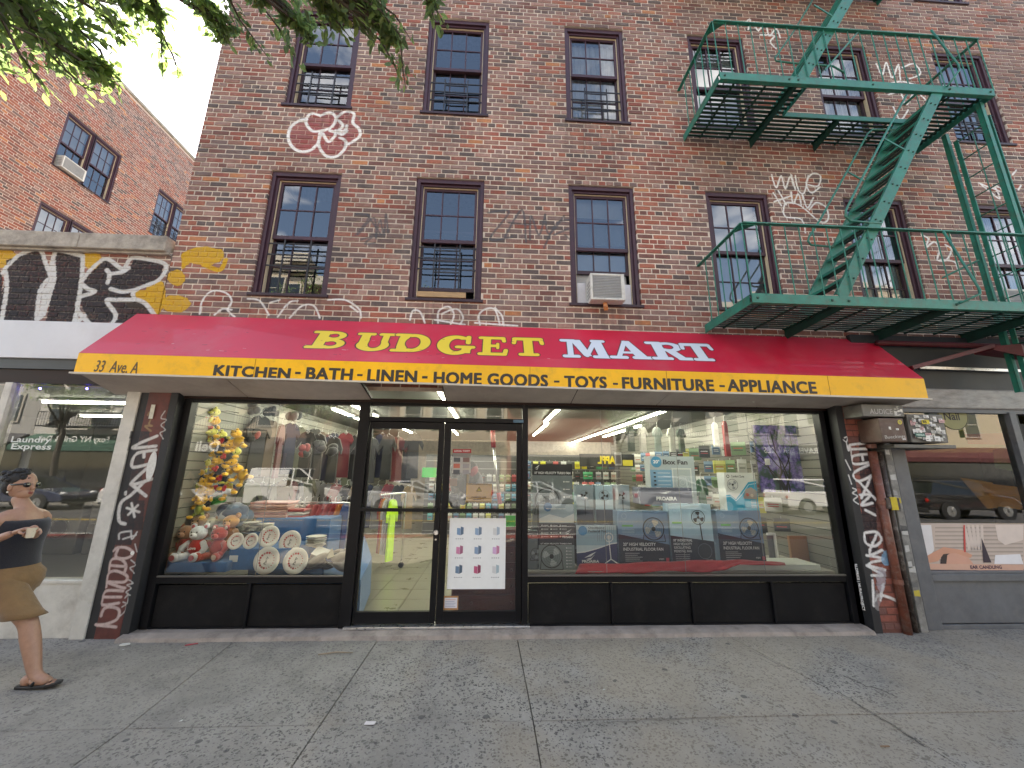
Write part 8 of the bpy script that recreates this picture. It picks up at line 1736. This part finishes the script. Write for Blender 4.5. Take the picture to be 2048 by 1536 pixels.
hd = MB(); hd.ell((hc.x, YPn, hc.z+.01), .094, .076, .115, 24, 18, rot=(0, .05, 0)); hd.ell((hc.x+.03, YPn, hc.z-.055), .062, .055, .06, 18, 12); hd.ell((hc.x+.095, YPn-.004, hc.z-.015), .017, .014, .022, 12, 8); hd.ell((hc.x+.088, YPn, hc.z-.0), .012, .012, .03, 10, 8)
for s_ in (-1, 1): hd.ell((hc.x-.01, YPn+s_*.076, hc.z-.008), .02, .009, .032, 12, 8)
hob = hd.build('head', M_skin, pe, smooth=True); hob = sub(hob, pe)
lp = MB(); lp.ell((hc.x+.088, YPn, hc.z-.052), .012, .022, .006, 12, 8); lp.ell((hc.x+.085, YPn, hc.z-.062), .012, .019, .007, 12, 8); lp.build('lips', M('lips', (.25, .06, .05), .4), hob, smooth=True)
ha = MB(); ha.ell((hc.x-.03, YPn, hc.z+.055), .098, .088, .085, 20, 14); ha.ell((hc.x-.055, YPn, hc.z+.0), .072, .084, .085, 18, 12)
rr = random.Random(2)
for k in range(46): a = rr.uniform(0, 2*math.pi); b = rr.uniform(-.2, 1.3); ha.ell((hc.x-.03+.09*math.cos(a)*math.cos(b), YPn+.08*math.sin(a)*math.cos(b), hc.z+.06+.08*math.sin(b)), .022, .022, .018, 8, 6)
for k in range(16): a = rr.uniform(0, 2*math.pi); ha.ell((hc.x-.10+.04*math.cos(a), YPn+.04*math.sin(a), hc.z+.10+rr.uniform(-.02, .02)), .032, .032, .026, 8, 6)
ha.build('hair', M_hair, pe, smooth=True)
sg_ = MB()
for s_ in (-1, 1): sg_.ell((hc.x+.082, YPn+s_*.036, hc.z+.012), .012, .032, .022, 16, 10); sg_.bar((hc.x+.08, YPn+s_*.068, hc.z+.018), (hc.x-.01, YPn+s_*.080, hc.z+.012), .006, .014)
sg_.bar((hc.x+.09, YPn-.012, hc.z+.018), (hc.x+.09, YPn+.012, hc.z+.018), .006, .006); sg_.build('sunglasses', M('black_lens', (.008, .008, .01), .12, var=0, spec=.7), pe, smooth=True)
MB().ell((hc.x-.012, YPn-.082, hc.z-.048), .007).build('earring', M('pearl', (.7, .68, .6), .2, var=0), pe, smooth=True)
def rings(mb, rs, n=20, col=None, wob=0):
    vs = []; fs = []
    for (c, rx, ry, tl__) in rs:
        for k in range(n):
            a = 2*math.pi*k/n; w = 1+wob*math.sin(a*5+c.z*60)+wob*.6*math.sin(a*3-c.z*35); vs.append((c.x+rx*w*math.cos(a), c.y+ry*w*math.sin(a), c.z+tl__*math.cos(a)))
    for i in range(len(rs)-1):
        for k in range(n): fs.append((i*n+k, i*n+(k+1) % n, (i+1)*n+(k+1) % n, (i+1)*n+k))
    mb.add(vs, fs, col)
def L3_(a, b, t_): return a.lerp(b, t_)
tp = MB(); rings(tp, [(wai+V((0, 0, -.07)), .145, .168, 0), (wai, .132, .155, 0), (L3_(wai, che, .45), .140, .158, 0), (che+V((.012, 0, .0)), .165, .168, 0), (che+V((.008, 0, .05)), .155, .165, .0), (che+V((0, 0, .075)), .14, .162, 0), (che+V((0, 0, .074)), .125, .15, 0)], 36, wob=.011)
tp.build('strapless_top', M_navy, pe, smooth=True, fixn=True)
so_ = MB(); rings(so_, [(wai+V((0, 0, -.05)), .135, .160, 0), (wai+V((0, 0, -.09)), .152, .172, 0), (hip+V((0, 0, .02)), .158, .188, 0), (hip+V((.01, 0, -.05)), .150, .190, 0), (hip+V((.015, 0, -.12)), .120, .17, 0)], 28, wob=.012)
for (h_, k_) in ((hpN, knN), (hpF, knF)):
    rings(so_, [(h_+V((0, 0, .03)), .12, .10, 0), (L3_(h_, k_, .2), .132, .112, 0), (L3_(h_, k_, .5), .130, .108, 0), (L3_(h_, k_, .72), .128, .106, .0), (L3_(h_, k_, .86), .134, .11, .01), (L3_(h_, k_, .865), .122, .10, .01), (L3_(h_, k_, .7), .11, .09, 0)], 36, wob=.035)
so_.build('shorts', M_short, pe, smooth=True, fixn=True)
MB().tube([wai+V((-.01, 0, -.062)), wai+V((-.01, 0, -.06))], .1, 8).build('waist_core', M_navy, pe) if False else None
# hand holding a small cup
def hand(wr_, palm, dirv, nrm, side, mat, parent):
    d = dirv.normalized(); s_ = d.cross(nrm).normalized()*side; n_ = nrm.normalized()
    vs_ = [wr_, palm-d*.02, palm+d*.02]; rs_ = [(.026, .02), (.036, .018), (.036, .016)]; skinobj('hand', vs_, [(0, 1), (1, 2)], rs_, mat, parent, root=0)
    for k in range(4):
        o0 = palm+d*.015+s_*(.026-.0175*k); L = (.062, .072, .067, .052)[k]
        q = [o0, o0+d*L*.42, o0+d*L*.72-n_*L*.3, o0+d*L*.8-n_*L*.62]; skinobj('finger', q, [(0, 1), (1, 2), (2, 3)], [.0092, .0086, .008, .0068], mat, parent, root=0, sub_=1)
    o0 = palm-d*.02+s_*.028; q = [o0, o0+s_*.02+d*.02-n_*.01, o0+s_*.022+d*.045-n_*.03]; skinobj('thumb', q, [(0, 1), (1, 2)], [.012, .010, .008], mat, parent, root=0, sub_=1)
dv = (haN-wrN); hand(wrN, haN, dv, V((0, -.3, 1)), 1, M_skin, pe)
hand(wrF, wrF+V((.04, -.07, 0)), V((.5, -1, 0)), V((0, 0, 1)), -1, M_skin, pe)
cu = MB(); cc_ = haN+V((.045, .0, -.035)); cu.tube([cc_+V((0, 0, -.03)), cc_+V((0, 0, .045))], [.022, .03], 18, (.55, .5, .4)); tag(recenter(cu.build('paper_cup', M('cup_plastic', 'attr', .25, var=.05), smooth=False)), 'small clear cup of pale drink held by the walking woman', 'cup')
M_sand = M('black_leather', (.012, .012, .013), .5, var=.1)
for (a_, h_, t_) in ((anN, heN, toN),):
    b = MB(); out_ = [(-.095, .0), (-.085, -.032), (-.02, -.036), (.06, -.042), (.12, -.047), (.165, -.03), (.18, .0), (.165, .03), (.11, .042), (.03, .036), (-.04, .032), (-.085, .03)]; tl_a = .0
    b.prism([(a_.x+p[0]*1.15, a_.y+p[1]*1.1, .004+max(0, p[0])*.12) for p in out_], (0, 0, .02)); b.build('sandal', M_sand, pe, fixn=True, bevel=.004)
    b = MB(); b.tube([(a_.x+.03, a_.y-.042, .03), (a_.x+.06, a_.y-.02, .082), (a_.x+.07, a_.y+.02, .078), (a_.x+.07, a_.y+.04, .03)], [.012]*4, 8); b.tube([(a_.x+.13, a_.y, .04), (a_.x+.07, a_.y, .08)], .008, 6); b.build('sandal_strap', M_sand, pe, smooth=True)
    for k in range(5): pass
    f_ = MB(); f_.ell((a_.x-.045, a_.y, .052), .045, .034, .042, 14, 10); f_.ell((a_.x+.05, a_.y, .05), .085, .040, .034, 16, 10)
    for k in range(5): f_.ell((a_.x+.135+.012*(2-abs(k-1)), a_.y-.034+.0165*k, .035), .022, .0085 if k else .011, .010, 8, 6)
    f_.build('foot', M_skin, pe, smooth=True)
for ob_ in list(COL.objects):
    if ob_.type == 'MESH' and ob_.parent is None and ob_.name.startswith(('fabric',)): pass
